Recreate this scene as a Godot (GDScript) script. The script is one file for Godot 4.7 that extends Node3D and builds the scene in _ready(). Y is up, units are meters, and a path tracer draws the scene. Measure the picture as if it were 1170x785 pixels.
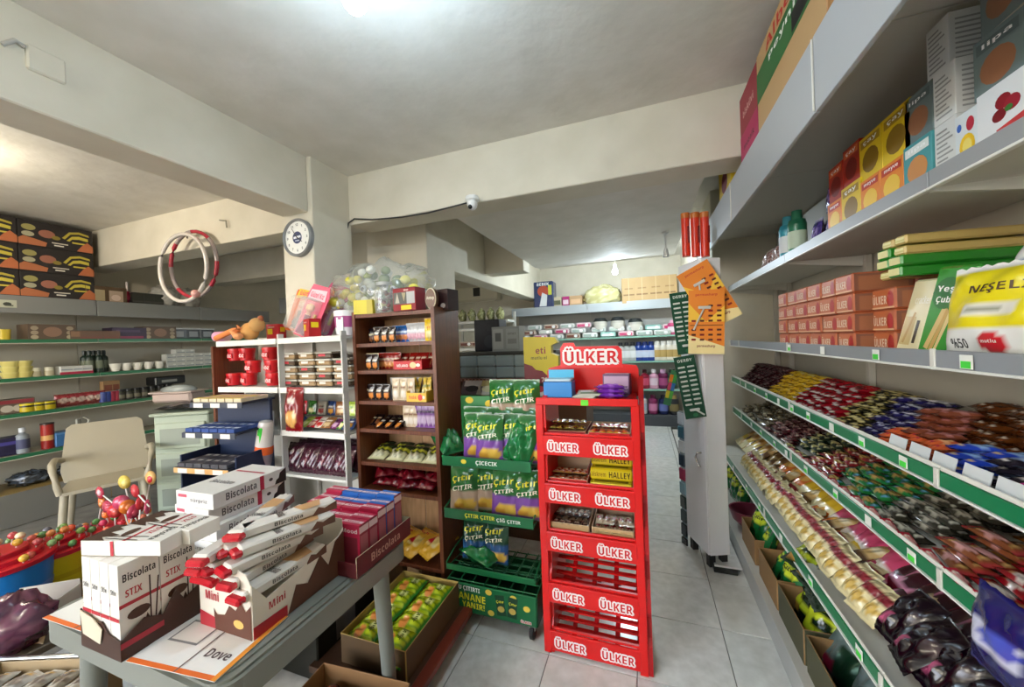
extends Node3D
# A small grocery: camera, light and shell first, then fixtures, then goods shelf by shelf.

const IW := 1170.0
const IH := 785.0
const FOCAL := 420.0
const EYE := Vector3(0, 1.5, 0)
var cam_basis := Basis()
var rng := RandomNumberGenerator.new()
var taken := {}
var mats := {}
var text_cache := {}
var kinds := {}

# ---------- pixel to place ----------
func ray(px: float, py: float) -> Vector3:
	return cam_basis * Vector3(px - IW / 2, IH / 2 - py, -FOCAL)
func pX(px: float, py: float, x: float) -> Vector3:
	var d := ray(px, py)
	return EYE + d * (x / d.x)
func pY(px: float, py: float, y: float) -> Vector3:
	var d := ray(px, py)
	return EYE + d * ((y - EYE.y) / d.y)
func pZ(px: float, py: float, z: float) -> Vector3:
	var d := ray(px, py)
	return EYE + d * (z / d.z)

# ---------- shape builder ----------
class Sh:
	var v := PackedVector3Array()
	var n := PackedVector3Array()
	var c := PackedColorArray()
	var tf := Transform3D.IDENTITY
	func tri(a: Vector3, b: Vector3, d: Vector3, col: Color, na := Vector3.ZERO, nb := Vector3.ZERO, nd := Vector3.ZERO, cb = null, cd = null) -> void:
		if na == Vector3.ZERO:
			na = (b - a).cross(d - a).normalized()
			nb = na
			nd = na
		v.append(tf * a); v.append(tf * d); v.append(tf * b)
		n.append((tf.basis * na).normalized()); n.append((tf.basis * nd).normalized()); n.append((tf.basis * nb).normalized())
		c.append(col); c.append(col if cd == null else cd); c.append(col if cb == null else cb)
	func quad(a: Vector3, b: Vector3, d: Vector3, e: Vector3, col: Color) -> void:
		tri(a, b, d, col)
		tri(a, d, e, col)
	# chamfered box; cols: one colour or a dictionary of colours by face letter (f b l r t d)
	func box(cen: Vector3, size: Vector3, col, ch := 0.0015) -> Sh:
		var h := size / 2
		ch = minf(ch, minf(h.x, minf(h.y, h.z)) * 0.6)
		var base: Color = col if col is Color else col.get("all", Color.WHITE)
		var ax := [Vector3.RIGHT, Vector3.LEFT, Vector3.UP, Vector3.DOWN, Vector3.BACK, Vector3.FORWARD]
		var nm := ["r", "l", "t", "d", "f", "b"]
		for i in 6:
			var nn: Vector3 = ax[i]
			var u: Vector3 = Vector3.UP if absf(nn.y) < 0.5 else Vector3.FORWARD
			var w: Vector3 = u.cross(nn)
			var fc: Color = base if col is Color else col.get(nm[i], base)
			var hn := absf((h * nn).x + (h * nn).y + (h * nn).z)
			var hu := absf((h * u).x + (h * u).y + (h * u).z) - ch
			var hw := absf((h * w).x + (h * w).y + (h * w).z) - ch
			var o := cen + nn * hn
			quad(o - w * hw - u * hu, o + w * hw - u * hu, o + w * hw + u * hu, o - w * hw + u * hu, fc)
		if ch > 0.0:
			for s1 in [-1, 1]:
				for s2 in [-1, 1]:
					for k in 3:
						var a1 := Vector3.ZERO; a1[(k + 1) % 3] = s1
						var a2 := Vector3.ZERO; a2[(k + 2) % 3] = s2
						var al := Vector3.ZERO; al[k] = h[k] - ch
						var p1: Vector3 = cen + a1 * h[(k + 1) % 3] + a2 * (h[(k + 2) % 3] - ch)
						var p2: Vector3 = cen + a1 * (h[(k + 1) % 3] - ch) + a2 * h[(k + 2) % 3]
						if s1 * s2 > 0:
							quad(p1 - al, p2 - al, p2 + al, p1 + al, base)
						else:
							quad(p1 + al, p2 + al, p2 - al, p1 - al, base)
					for s3 in [-1, 1]:
						var q := Vector3(s1, s2, s3)
						var c1 := cen + q * (h - Vector3(0, ch, ch))
						var c2 := cen + q * (h - Vector3(ch, 0, ch))
						var c3 := cen + q * (h - Vector3(ch, ch, 0))
						if s1 * s2 * s3 > 0: tri(c1, c2, c3, base)
						else: tri(c1, c3, c2, base)
		return self
	# flat polygon on the plane o + x*ux + y*uy
	func poly(o: Vector3, ux: Vector3, uy: Vector3, pts: PackedVector2Array, col: Color) -> Sh:
		var idx := Geometry2D.triangulate_polygon(pts)
		var nn := ux.cross(uy).normalized()
		for i in range(0, idx.size(), 3):
			var p := [pts[idx[i]], pts[idx[i + 1]], pts[idx[i + 2]]]
			if (p[1] - p[0]).cross(p[2] - p[0]) < 0: p = [p[0], p[2], p[1]]
			tri(o + ux * p[0].x + uy * p[0].y, o + ux * p[1].x + uy * p[1].y, o + ux * p[2].x + uy * p[2].y, col, nn, nn, nn)
		return self
	# prism: polygon in the plane (ux, uy) pushed along uz by depth
	func prism(o: Vector3, ux: Vector3, uy: Vector3, pts: PackedVector2Array, depth: float, col: Color) -> Sh:
		var uz := ux.cross(uy).normalized()
		if Geometry2D.is_polygon_clockwise(pts): pts.reverse()
		var fl := PackedVector2Array()
		for p in pts: fl.append(Vector2(-p.x, p.y))
		poly(o + uz * depth, ux, uy, pts, col)
		poly(o, -ux, uy, fl, col)
		for i in pts.size():
			var a := o + ux * pts[i].x + uy * pts[i].y
			var b := o + ux * pts[(i + 1) % pts.size()].x + uy * pts[(i + 1) % pts.size()].y
			quad(a, b, b + uz * depth, a + uz * depth, col)
		return self
	# lathe about the y axis; profile rows: [radius, y, colour]
	func lathe(cen: Vector3, prof: Array, seg := 16) -> Sh:
		for i in prof.size() - 1:
			var r0: float = prof[i][0]; var y0: float = prof[i][1]
			var r1: float = prof[i + 1][0]; var y1: float = prof[i + 1][1]
			var col: Color = prof[i][2]
			var sl := Vector2(y1 - y0, r0 - r1).normalized()
			for s in seg:
				var a0 := TAU * s / seg; var a1 := TAU * (s + 1) / seg
				var d0 := Vector3(cos(a0), 0, -sin(a0)); var d1 := Vector3(cos(a1), 0, -sin(a1))
				var n0 := (d0 * sl.x + Vector3.UP * sl.y); var n1 := (d1 * sl.x + Vector3.UP * sl.y)
				var A := cen + d0 * r0 + Vector3.UP * y0; var Bq := cen + d1 * r0 + Vector3.UP * y0
				var D := cen + d1 * r1 + Vector3.UP * y1; var E := cen + d0 * r1 + Vector3.UP * y1
				if r0 > 1e-5: tri(A, Bq, D, col, n0, n1, n1)
				if r1 > 1e-5: tri(A, D, E, col, n0, n1, n0)
		return self
	func tube(pts: Array, r: float, col: Color, seg := 8) -> Sh:
		var prev := []
		for i in pts.size():
			var p: Vector3 = pts[i]
			var d: Vector3 = (pts[mini(i + 1, pts.size() - 1)] - pts[maxi(i - 1, 0)]).normalized()
			var s := d.cross(Vector3.UP if absf(d.y) < 0.9 else Vector3.RIGHT).normalized()
			var t := s.cross(d).normalized()
			var ring := []
			for k in seg + 1:
				var a := TAU * k / seg
				ring.append(s * cos(a) + t * sin(a))
			if i > 0:
				var q: Vector3 = pts[i - 1]
				for k in seg:
					tri(q + prev[k] * r, p + ring[k] * r, p + ring[k + 1] * r, col, prev[k], ring[k], ring[k + 1])
					tri(q + prev[k] * r, p + ring[k + 1] * r, q + prev[k + 1] * r, col, prev[k], ring[k + 1], prev[k + 1])
			if i == 0 or i == pts.size() - 1:
				for k in seg:
					if i == 0: tri(p, p + ring[k] * r, p + ring[k + 1] * r, col)
					else: tri(p, p + ring[k + 1] * r, p + ring[k] * r, col)
			prev = ring
		return self
	func ball(cen: Vector3, r: Vector3, col: Color, seg := 12, rows := 8) -> Sh:
		for i in rows:
			for s in seg:
				var q := []
				for k in [[s, i], [s + 1, i], [s + 1, i + 1], [s, i + 1]]:
					var th: float = PI * k[1] / rows; var ph: float = TAU * k[0] / seg
					q.append(Vector3(sin(th) * cos(ph), -cos(th), -sin(th) * sin(ph)))
				if i > 0: tri(cen + q[0] * r, cen + q[1] * r, cen + q[2] * r, col, q[0], q[1], q[2])
				if i < rows - 1: tri(cen + q[0] * r, cen + q[2] * r, cen + q[3] * r, col, q[0], q[2], q[3])
		return self
	func mesh() -> ArrayMesh:
		var arr := []
		arr.resize(Mesh.ARRAY_MAX)
		arr[Mesh.ARRAY_VERTEX] = v
		arr[Mesh.ARRAY_NORMAL] = n
		arr[Mesh.ARRAY_COLOR] = c
		var m := ArrayMesh.new()
		m.add_surface_from_arrays(Mesh.PRIMITIVE_TRIANGLES, arr)
		return m

func hx(s: String) -> Color:
	return Color.html(s).srgb_to_linear()

# ---------- nodes ----------
func numbered(called: String) -> String:
	var k: int = taken.get(called, 0)
	taken[called] = k + 1
	return called if k == 0 else "%s_%03d" % [called, k]
func mi(called: String, sh, mat: Material, parent: Node = null) -> MeshInstance3D:
	var o := MeshInstance3D.new()
	o.mesh = sh.mesh() if sh is Sh else sh
	o.material_override = mat
	o.cast_shadow = GeometryInstance3D.SHADOW_CASTING_SETTING_ON
	if parent == null:
		o.name = numbered(called)
		add_child(o)
	else:
		o.name = called
		parent.add_child(o, true)
	return o
func tag(o: Node, label: String, category: String, group := "") -> Node:
	o.set_meta("label", label)
	o.set_meta("category", category)
	if group != "": o.set_meta("group", group)
	return o
func thing(called: String, label: String, category: String, xf: Transform3D, group := "") -> Node3D:
	var o := Node3D.new()
	o.name = numbered(called)
	add_child(o)
	o.transform = xf
	tag(o, label, category, group)
	return o
func struct(called: String, sh, mat: Material, parent: Node = null) -> MeshInstance3D:
	var o := mi(called, sh, mat, parent)
	if parent == null: o.set_meta("kind", "structure")
	return o
func at(p: Vector3, yaw := 0.0, tilt := 0.0, roll := 0.0) -> Transform3D:
	var b := Basis(Vector3.UP, deg_to_rad(yaw)) * Basis(Vector3.RIGHT, deg_to_rad(tilt)) * Basis(Vector3.BACK, deg_to_rad(roll))
	return Transform3D(b, p)
# a kind of goods: parts = [[part name, mesh, material], ...]; one part alone is the thing itself
func kind(key: String, called: String, category: String, parts: Array) -> void:
	for p in parts:
		if p[1] is Sh: p[1] = p[1].mesh()
	kinds[key] = [called, category, parts]
func put(key: String, xf: Transform3D, label: String, group := "") -> Node3D:
	var k: Array = kinds[key]
	if k[2].size() == 1:
		var o := mi(k[0], k[2][0][1], k[2][0][2])
		o.transform = xf
		tag(o, label, k[1], group)
		return o
	var t := thing(k[0], label, k[1], xf, group)
	for p in k[2]: mi(p[0], p[1], p[2], t)
	return t

# ---------- materials ----------
func vmat(key: String, rough: float, metal := 0.0, coat := 0.0) -> StandardMaterial3D:
	if mats.has(key): return mats[key]
	var m := StandardMaterial3D.new()
	m.resource_name = key
	m.vertex_color_use_as_albedo = true
	m.roughness = rough
	m.metallic = metal
	if coat > 0.0:
		m.clearcoat_enabled = true
		m.clearcoat = coat
		m.clearcoat_roughness = 0.15
	mats[key] = m
	return m
func noise_tex(seed_: int, freq: float, dark: Color, light: Color, size := 512, octaves := 4, stretch := Vector2.ONE) -> NoiseTexture2D:
	var f := FastNoiseLite.new()
	f.seed = seed_
	f.frequency = freq
	f.fractal_octaves = octaves
	var t := NoiseTexture2D.new()
	t.noise = f
	t.width = int(size * stretch.x)
	t.height = int(size * stretch.y)
	t.seamless = true
	t.generate_mipmaps = true
	var g := Gradient.new()
	g.set_color(0, dark)
	g.set_color(1, light)
	t.color_ramp = g
	return t
func plaster(key: String, a: Color, b: Color, rough: float, bump: float, sc := 0.35) -> StandardMaterial3D:
	var m := StandardMaterial3D.new()
	m.resource_name = key
	m.albedo_texture = noise_tex(hash(key) % 1000, 0.012, a, b, 512, 5)
	m.roughness = rough
	m.uv1_triplanar = true
	m.uv1_world_triplanar = true
	m.uv1_scale = Vector3.ONE * sc
	if bump > 0.0:
		m.heightmap_enabled = true
		m.heightmap_scale = bump
		m.heightmap_texture = noise_tex(77, 0.02, Color.BLACK, Color.WHITE, 512, 5)
	mats[key] = m
	return m

# ---------- lettering ----------
func glyphs(s: String, bold := true, serif := false) -> Array:
	var key := s + str(bold) + str(serif)
	if text_cache.has(key): return text_cache[key]
	var f := SystemFont.new()
	f.font_names = PackedStringArray(["Droid Serif" if serif else "Droid Sans"])
	f.font_weight = 700 if bold else 400
	var t := TextMesh.new()
	t.text = s
	t.font = f
	t.font_size = 48
	t.pixel_size = 0.01
	t.depth = 0.01
	t.curve_step = 3.0
	var ar := t.get_mesh_arrays()
	var vs: PackedVector3Array = ar[Mesh.ARRAY_VERTEX]
	var ns: PackedVector3Array = ar[Mesh.ARRAY_NORMAL]
	var ix = ar[Mesh.ARRAY_INDEX]
	var pts := PackedVector2Array()
	var order := []
	if ix == null or ix.size() == 0:
		for i in vs.size(): order.append(i)
	else: order = Array(ix)
	var lo := Vector2(1e9, 1e9); var hi := -lo
	for i in range(0, order.size() - 2, 3):
		if ns[order[i]].z > 0.5 and ns[order[i + 1]].z > 0.5:
			var p := []
			for k in 3: p.append(Vector2(vs[order[i + k]].x, vs[order[i + k]].y))
			if (p[1] - p[0]).cross(p[2] - p[0]) < 0: p = [p[0], p[2], p[1]]
			for q in p:
				pts.append(q)
				lo = lo.min(q); hi = hi.max(q)
	var sz := hi - lo
	if sz.y <= 0.0: sz = Vector2.ONE
	for i in pts.size(): pts[i] = (pts[i] - (lo + hi) / 2) / sz.y
	text_cache[key] = [pts, sz.x / sz.y]
	return text_cache[key]
# flat lettering centred at o in the plane (ux, uy unit vectors); width limits its length
func letter(sh: Sh, o: Vector3, ux: Vector3, uy: Vector3, s: String, height: float, col: Color, width := 0.0, bold := true) -> void:
	var g := glyphs(s, bold)
	var sx := height
	if width > 0.0: sx = width / g[1]
	var nn := ux.cross(uy).normalized()
	for i in range(0, g[0].size(), 3):
		var p := []
		for k in 3: p.append(o + ux * g[0][i + k].x * sx + uy * g[0][i + k].y * height)
		sh.tri(p[0], p[1], p[2], col, nn, nn, nn)
func outlined(sh: Sh, o: Vector3, ux: Vector3, uy: Vector3, s: String, height: float, inner: Color, outer: Color, width: float) -> void:
	var nn := ux.cross(uy).normalized()
	for k in 8:
		var a := TAU * k / 8
		letter(sh, o + nn * 0.00015 * k + (ux * cos(a) + uy * sin(a)) * height * 0.15, ux, uy, s, height, outer, width)
	letter(sh, o + nn * 0.0016, ux, uy, s, height, inner, width)

func ellipse(cx: float, cy: float, rx: float, ry: float, n := 14) -> PackedVector2Array:
	var p := PackedVector2Array()
	for i in n: p.append(Vector2(cx + rx * cos(TAU * i / n), cy + ry * sin(TAU * i / n)))
	return p
func pv(a: Array) -> PackedVector2Array:
	var p := PackedVector2Array()
	for i in range(0, a.size(), 2): p.append(Vector2(a[i], a[i + 1]))
	return p

# box of card, base at y = 0, front towards +z; ops print on faces: [face, what, ...] in face units 0..1
func carton(w: float, h: float, d: float, cols, ops := [], ch := 0.001) -> Sh:
	var sh := Sh.new()
	sh.box(Vector3(0, h / 2, 0), Vector3(w, h, d), cols, ch)
	print_on(sh, Vector3(0, h / 2, 0), Vector3(w, h, d), ops)
	return sh
func print_on(sh: Sh, cen: Vector3, size: Vector3, ops: Array) -> void:
	var k := 0
	for op in ops:
		k += 1
		var nn := Vector3.BACK; var ux := Vector3.RIGHT; var uy := Vector3.UP
		match op[0]:
			"b": nn = Vector3.FORWARD; ux = Vector3.LEFT
			"r": nn = Vector3.RIGHT; ux = Vector3.FORWARD
			"l": nn = Vector3.LEFT; ux = Vector3.BACK
			"t": nn = Vector3.UP; uy = Vector3.FORWARD
		var W := absf(ux.dot(size)); var H := absf(uy.dot(size)); var D := absf(nn.dot(size))
		var o := cen + nn * (D / 2 + 0.0004 + 0.00012 * k) - ux * W / 2 - uy * H / 2
		match op[1]:
			"r": sh.poly(o, ux * W, uy * H, pv([op[2], op[3], op[4], op[3], op[4], op[5], op[2], op[5]]), op[6])
			"e": sh.poly(o, ux * W, uy * H, ellipse(op[2], op[3], op[4], op[5]), op[6])
			"p": sh.poly(o, ux * W, uy * H, pv(op[2]), op[3])
			"t": letter(sh, o + ux * W * op[2] + uy * H * op[3], ux, uy, op[5], H * op[4], op[6], W * op[7] if op.size() > 7 else 0.0)

# pillow pack standing on its lower seam: width x, height y, thickness z; ops colour it in 0..1 units
func pouch(w: float, h: float, t: float, base: Color, ops := [], nx := 12, ny := 14, seed_ := 1, seam := 0.06, crumple := 1.0) -> Sh:
	var sh := Sh.new()
	var r := RandomNumberGenerator.new()
	r.seed = seed_
	var ph := [r.randf() * 6, r.randf() * 6, r.randf() * 6, r.randf_range(5, 9), r.randf_range(4, 8)]
	var zf := func(u: float, v: float) -> float:
		var vv := clampf((v - seam) / (1 - 2 * seam), 0, 1)
		var e := pow(maxf(0, 1 - pow(absf(2 * u - 1), 2.4)), 0.6) * pow(maxf(0, 1 - pow(absf(2 * vv - 1), 3.0)), 0.6)
		var wr := 0.10 * sin(ph[3] * u * 2.2 + ph[0]) * sin(ph[4] * v * 2 + ph[1]) + 0.06 * sin(17 * u + 9 * v + ph[2])
		return maxf(0.0012, t / 2 * e * (1 + wr * crumple * 1.6))
	var colf := func(u: float, v: float) -> Color:
		var col := base
		for op in ops:
			match op[0]:
				"r": if u >= op[1] and v >= op[2] and u <= op[3] and v <= op[4]: col = op[5]
				"e": if pow((u - op[1]) / op[3], 2) + pow((v - op[2]) / op[4], 2) < 1: col = op[5]
				"s": if fposmod(u * op[1] + v * op[2], 1.0) < op[3]: col = op[4]
		return col
	for side in [1, -1]:
		var P := []; var N := []; var C := []
		for j in ny + 1:
			for i in nx + 1:
				var u := float(i) / nx; var v := float(j) / ny
				var pinch := 1.0 - 0.05 * absf(2 * v - 1) * 0.0
				var edge := 0.012 * w * sin(i * 2.4) * (1.0 if j == 0 or j == ny else 0.0)
				P.append(Vector3((u - 0.5) * w * pinch, v * h + edge, zf.call(u, v) * side))
				var e := 0.02
				var dx: float = (zf.call(minf(u + e, 1), v) - zf.call(maxf(u - e, 0), v)) / (2 * e * w)
				var dy: float = (zf.call(u, minf(v + e, 1)) - zf.call(u, maxf(v - e, 0))) / (2 * e * h)
				N.append(Vector3(-dx, -dy, 1).normalized() if side > 0 else Vector3(-dx, -dy, -1).normalized())
				C.append(colf.call(u, v))
		for j in ny:
			for i in nx:
				var a := j * (nx + 1) + i
				var b := a + 1; var d := a + nx + 2; var f := a + nx + 1
				if side > 0:
					sh.tri(P[a], P[b], P[d], C[a], N[a], N[b], N[d], C[b], C[d])
					sh.tri(P[a], P[d], P[f], C[a], N[a], N[d], N[f], C[d], C[f])
				else:
					sh.tri(P[a], P[d], P[b], C[a], N[a], N[d], N[b], C[d], C[b])
					sh.tri(P[a], P[f], P[d], C[a], N[a], N[f], N[d], C[f], C[d])
	for op in ops:
		if op[0] == "t":   # ["t", cu, cv, height, string, colour, width, slope]
			var g := glyphs(op[4])
			var sl: float = op[7] if op.size() > 7 else 0.0
			for i in range(0, g[0].size(), 3):
				var q := []
				for k in 3:
					var lx: float = g[0][i + k].x * (op[6] / g[1]); var ly: float = g[0][i + k].y * op[3]
					var u: float = op[1] + lx; var v: float = op[2] + ly + lx * sl
					q.append(Vector3((u - 0.5) * w, v * h, zf.call(clampf(u, 0, 1), clampf(v, 0, 1)) + 0.0016))
				sh.tri(q[0], q[1], q[2], op[5])
	return sh
# crumpled lump of film or a stuffed bag, base at y = 0
func lumpy(r: Vector3, a: Color, b: Color, seed_: int, amp := 0.18) -> Sh:
	var f := FastNoiseLite.new()
	f.seed = seed_
	f.frequency = 1.6
	var g := FastNoiseLite.new()
	g.seed = seed_ + 5
	g.frequency = 3.5
	var s := Sh.new()
	var P := []; var nu := 30; var nv := 18
	for i in nv + 1:
		for j in nu:
			var th := PI * i / nv; var ph := TAU * j / nu
			var d := Vector3(sin(th) * cos(ph), -cos(th), -sin(th) * sin(ph))
			var k := 1.0 + amp * (f.get_noise_3dv(d) * 1.6 - absf(g.get_noise_3dv(d)) * 1.4)
			var pp := Vector3(d.x * r.x, d.y * r.y, d.z * r.z) * k
			P.append(Vector3(pp.x, maxf(pp.y, -r.y * 0.8), pp.z))
	var N := []
	N.resize(P.size()); N.fill(Vector3.ZERO)
	var quads := []
	for i in nv:
		for j in nu:
			var q := [i * nu + j, i * nu + (j + 1) % nu, (i + 1) * nu + (j + 1) % nu, (i + 1) * nu + j]
			var nn: Vector3 = (P[q[2]] - P[q[0]]).cross(P[q[3]] - P[q[1]])
			for k in q: N[k] += nn
			quads.append(q)
	var up := Vector3(0, r.y * 0.8, 0)
	for q in quads:
		var col := []
		for k in q: col.append(a if g.get_noise_3dv(P[k] / r * 1.3) < 0.05 else b)
		s.tri(P[q[0]] + up, P[q[1]] + up, P[q[2]] + up, col[0], N[q[0]], N[q[1]], N[q[2]], col[1], col[2])
		s.tri(P[q[0]] + up, P[q[2]] + up, P[q[3]] + up, col[0], N[q[0]], N[q[2]], N[q[3]], col[2], col[3])
	return s
# flow-wrapped bar lying flat: length x, width z, base y = 0
func bar(L: float, W: float, T: float, main: Color, blob: Color, tip: Color, accent: Color, seed_ := 1) -> Sh:
	var s := pouch(W, L, T, main, [["r", 0, 0, 1, 0.075, tip], ["r", 0, 0.925, 1, 1, tip], ["e", 0.5, 0.55, 0.36, 0.2, blob], ["r", 0.2, 0.18, 0.8, 0.27, accent], ["e", 0.5, 0.8, 0.3, 0.06, accent]], 6, 14, seed_, 0.07, 1.0)
	var b := Basis(Vector3(0, 0, 1), Vector3(1, 0, 0), Vector3(0, 1, 0))
	var tf := Transform3D(b, Vector3(-L / 2, T / 2, 0))
	for i in s.v.size():
		s.v[i] = tf * s.v[i]
		s.n[i] = tf.basis * s.n[i]
	return s
func bottle(r: float, h: float, body: Color, cap: Color, lab: Color, shape := 0) -> Array:
	var a := Sh.new(); var b := Sh.new(); var d := Sh.new()
	if shape == 0:
		a.lathe(Vector3.ZERO, [[0, 0, body], [r * 0.92, 0, body], [r, h * 0.04, body], [r, h * 0.62, body], [r * 0.9, h * 0.7, body], [r * 0.4, h * 0.78, body], [r * 0.4, h * 0.84, body], [0, h * 0.84, body]], 14)
		b.lathe(Vector3.ZERO, [[0, h * 0.82, cap], [r * 0.5, h * 0.82, cap], [r * 0.48, h * 0.98, cap], [r * 0.3, h, cap], [0, h, cap]], 12)
	else:
		a.lathe(Vector3.ZERO, [[0, 0, body], [r * 0.9, 0, body], [r, h * 0.05, body], [r * 0.94, h * 0.35, body], [r, h * 0.7, body], [r * 0.85, h * 0.8, body], [0, h * 0.83, body]], 14)
		b.lathe(Vector3.ZERO, [[0, h * 0.8, cap], [r * 0.6, h * 0.8, cap], [r * 0.55, h, cap], [0, h, cap]], 12)
	d.lathe(Vector3.ZERO, [[r * 1.012, h * 0.18, lab], [r * 1.012, h * 0.55, lab]], 14)
	var m := vmat("gloss_plastic", 0.3)
	return [["body", a, m], ["cap", b, m], ["label_band", d, vmat("paper", 0.6)]]

# ======================================================================
func _ready() -> void:
	rng.seed = 20240611
	# ---- camera ----
	var yaw := deg_to_rad(19.65)
	var pit := deg_to_rad(-0.4)
	var rol := deg_to_rad(2.2)
	var f0 := Vector3(-sin(yaw), 0, -cos(yaw))
	var r0 := Vector3(cos(yaw), 0, -sin(yaw))
	var fw := f0 * cos(pit) + Vector3.UP * sin(pit)
	var u1 := Vector3.UP * cos(pit) - f0 * sin(pit)
	cam_basis = Basis(r0 * cos(rol) - u1 * sin(rol), u1 * cos(rol) + r0 * sin(rol), -fw)
	var cam := Camera3D.new()
	cam.name = "camera"
	cam.fov = rad_to_deg(2 * atan(IH / 2 / FOCAL))
	cam.near = 0.05
	add_child(cam)
	cam.transform = Transform3D(cam_basis, EYE)
	cam.current = true
	# ---- sky and exposure ----
	var we := WorldEnvironment.new()
	we.name = "world_environment"
	var env := Environment.new()
	env.background_mode = Environment.BG_SKY
	var sm := ProceduralSkyMaterial.new()
	sm.sky_top_color = Color(0.75, 0.82, 0.92)
	sm.sky_horizon_color = Color(0.97, 0.94, 0.88)
	sm.ground_bottom_color = Color(0.5, 0.48, 0.45)
	sm.ground_horizon_color = Color(0.75, 0.72, 0.68)
	sm.energy_multiplier = 16.0
	var sky := Sky.new()
	sky.sky_material = sm
	env.sky = sky
	env.tonemap_mode = Environment.TONE_MAPPER_LINEAR
	env.tonemap_exposure = 1.15
	env.sdfgi_enabled = true
	env.ssao_enabled = true
	env.ssil_enabled = true
	we.environment = env
	add_child(we)
	# ---- lamps ----
	bulb(pY(405, -6, 2.56), 2.88, Color(0.80, 0.91, 1.0), 0.55, "glowing white bulb on the ceiling before the cross beam")
	bulb(Vector3(-0.335, 2.41, -5.3), 2.88, Color(0.88, 0.95, 1.0), 1.6, "glowing white bulb hanging before the toiletry shelves")
	bulb(Vector3(-1.85, 2.74, 1.6), 2.88, Color(1.0, 0.97, 0.9), 1.3, "glowing white bulb over the shop entrance")
	bulb(Vector3(-4.15, 2.74, -0.75), 2.88, Color(1.0, 0.95, 0.86), 1.1, "glowing white bulb in the side room over the chair")
	# ---- place ----
	shell()
	fixtures()
	right_goods()
	middle_goods()
	table_goods()
	left_goods()
	back_goods()

func bulb(p: Vector3, top: float, col: Color, energy: float, label: String) -> void:
	var t := thing("light_bulb", label, "bulb", at(p), "bare bulbs")
	var g := StandardMaterial3D.new()
	g.albedo_color = Color.WHITE
	g.emission_enabled = true
	g.emission = col
	g.emission_energy_multiplier = 14.0
	mi("glowing_globe", Sh.new().lathe(Vector3.ZERO, [[0, -0.05, Color.WHITE], [0.022, -0.046, Color.WHITE], [0.035, -0.03, Color.WHITE], [0.04, -0.008, Color.WHITE], [0.036, 0.014, Color.WHITE], [0.022, 0.035, Color.WHITE], [0.016, 0.05, Color.WHITE], [0, 0.05, Color.WHITE]], 20), g, t)
	mi("socket", Sh.new().lathe(Vector3.ZERO, [[0, 0.05, hx("e8e6de")], [0.022, 0.05, hx("e8e6de")], [0.022, 0.1, hx("e8e6de")], [0.035, 0.115, hx("e8e6de")], [0.035, top - p.y, hx("e8e6de")], [0, top - p.y, hx("e8e6de")]] if top - p.y < 0.2 else [[0, 0.05, hx("e8e6de")], [0.022, 0.05, hx("e8e6de")], [0.02, 0.1, hx("e8e6de")], [0.004, 0.11, hx("e8e6de")], [0.004, top - p.y, hx("e8e6de")], [0, top - p.y, hx("e8e6de")]], 14), vmat("gloss_plastic", 0.3), t)
	var l := OmniLight3D.new()
	l.name = "bulb_light"
	l.light_color = col
	l.light_energy = energy
	l.light_size = 0.04
	l.omni_range = 14.0
	l.omni_attenuation = 2.0
	l.shadow_enabled = true
	t.add_child(l)
	l.position = Vector3(0, -0.01, 0)

func block(called: String, a: Vector3, b: Vector3, mat: Material, parent: Node = null) -> MeshInstance3D:
	return struct(called, Sh.new().box((a + b) / 2, (b - a).abs(), Color.WHITE, 0.006), mat, parent)

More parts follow.
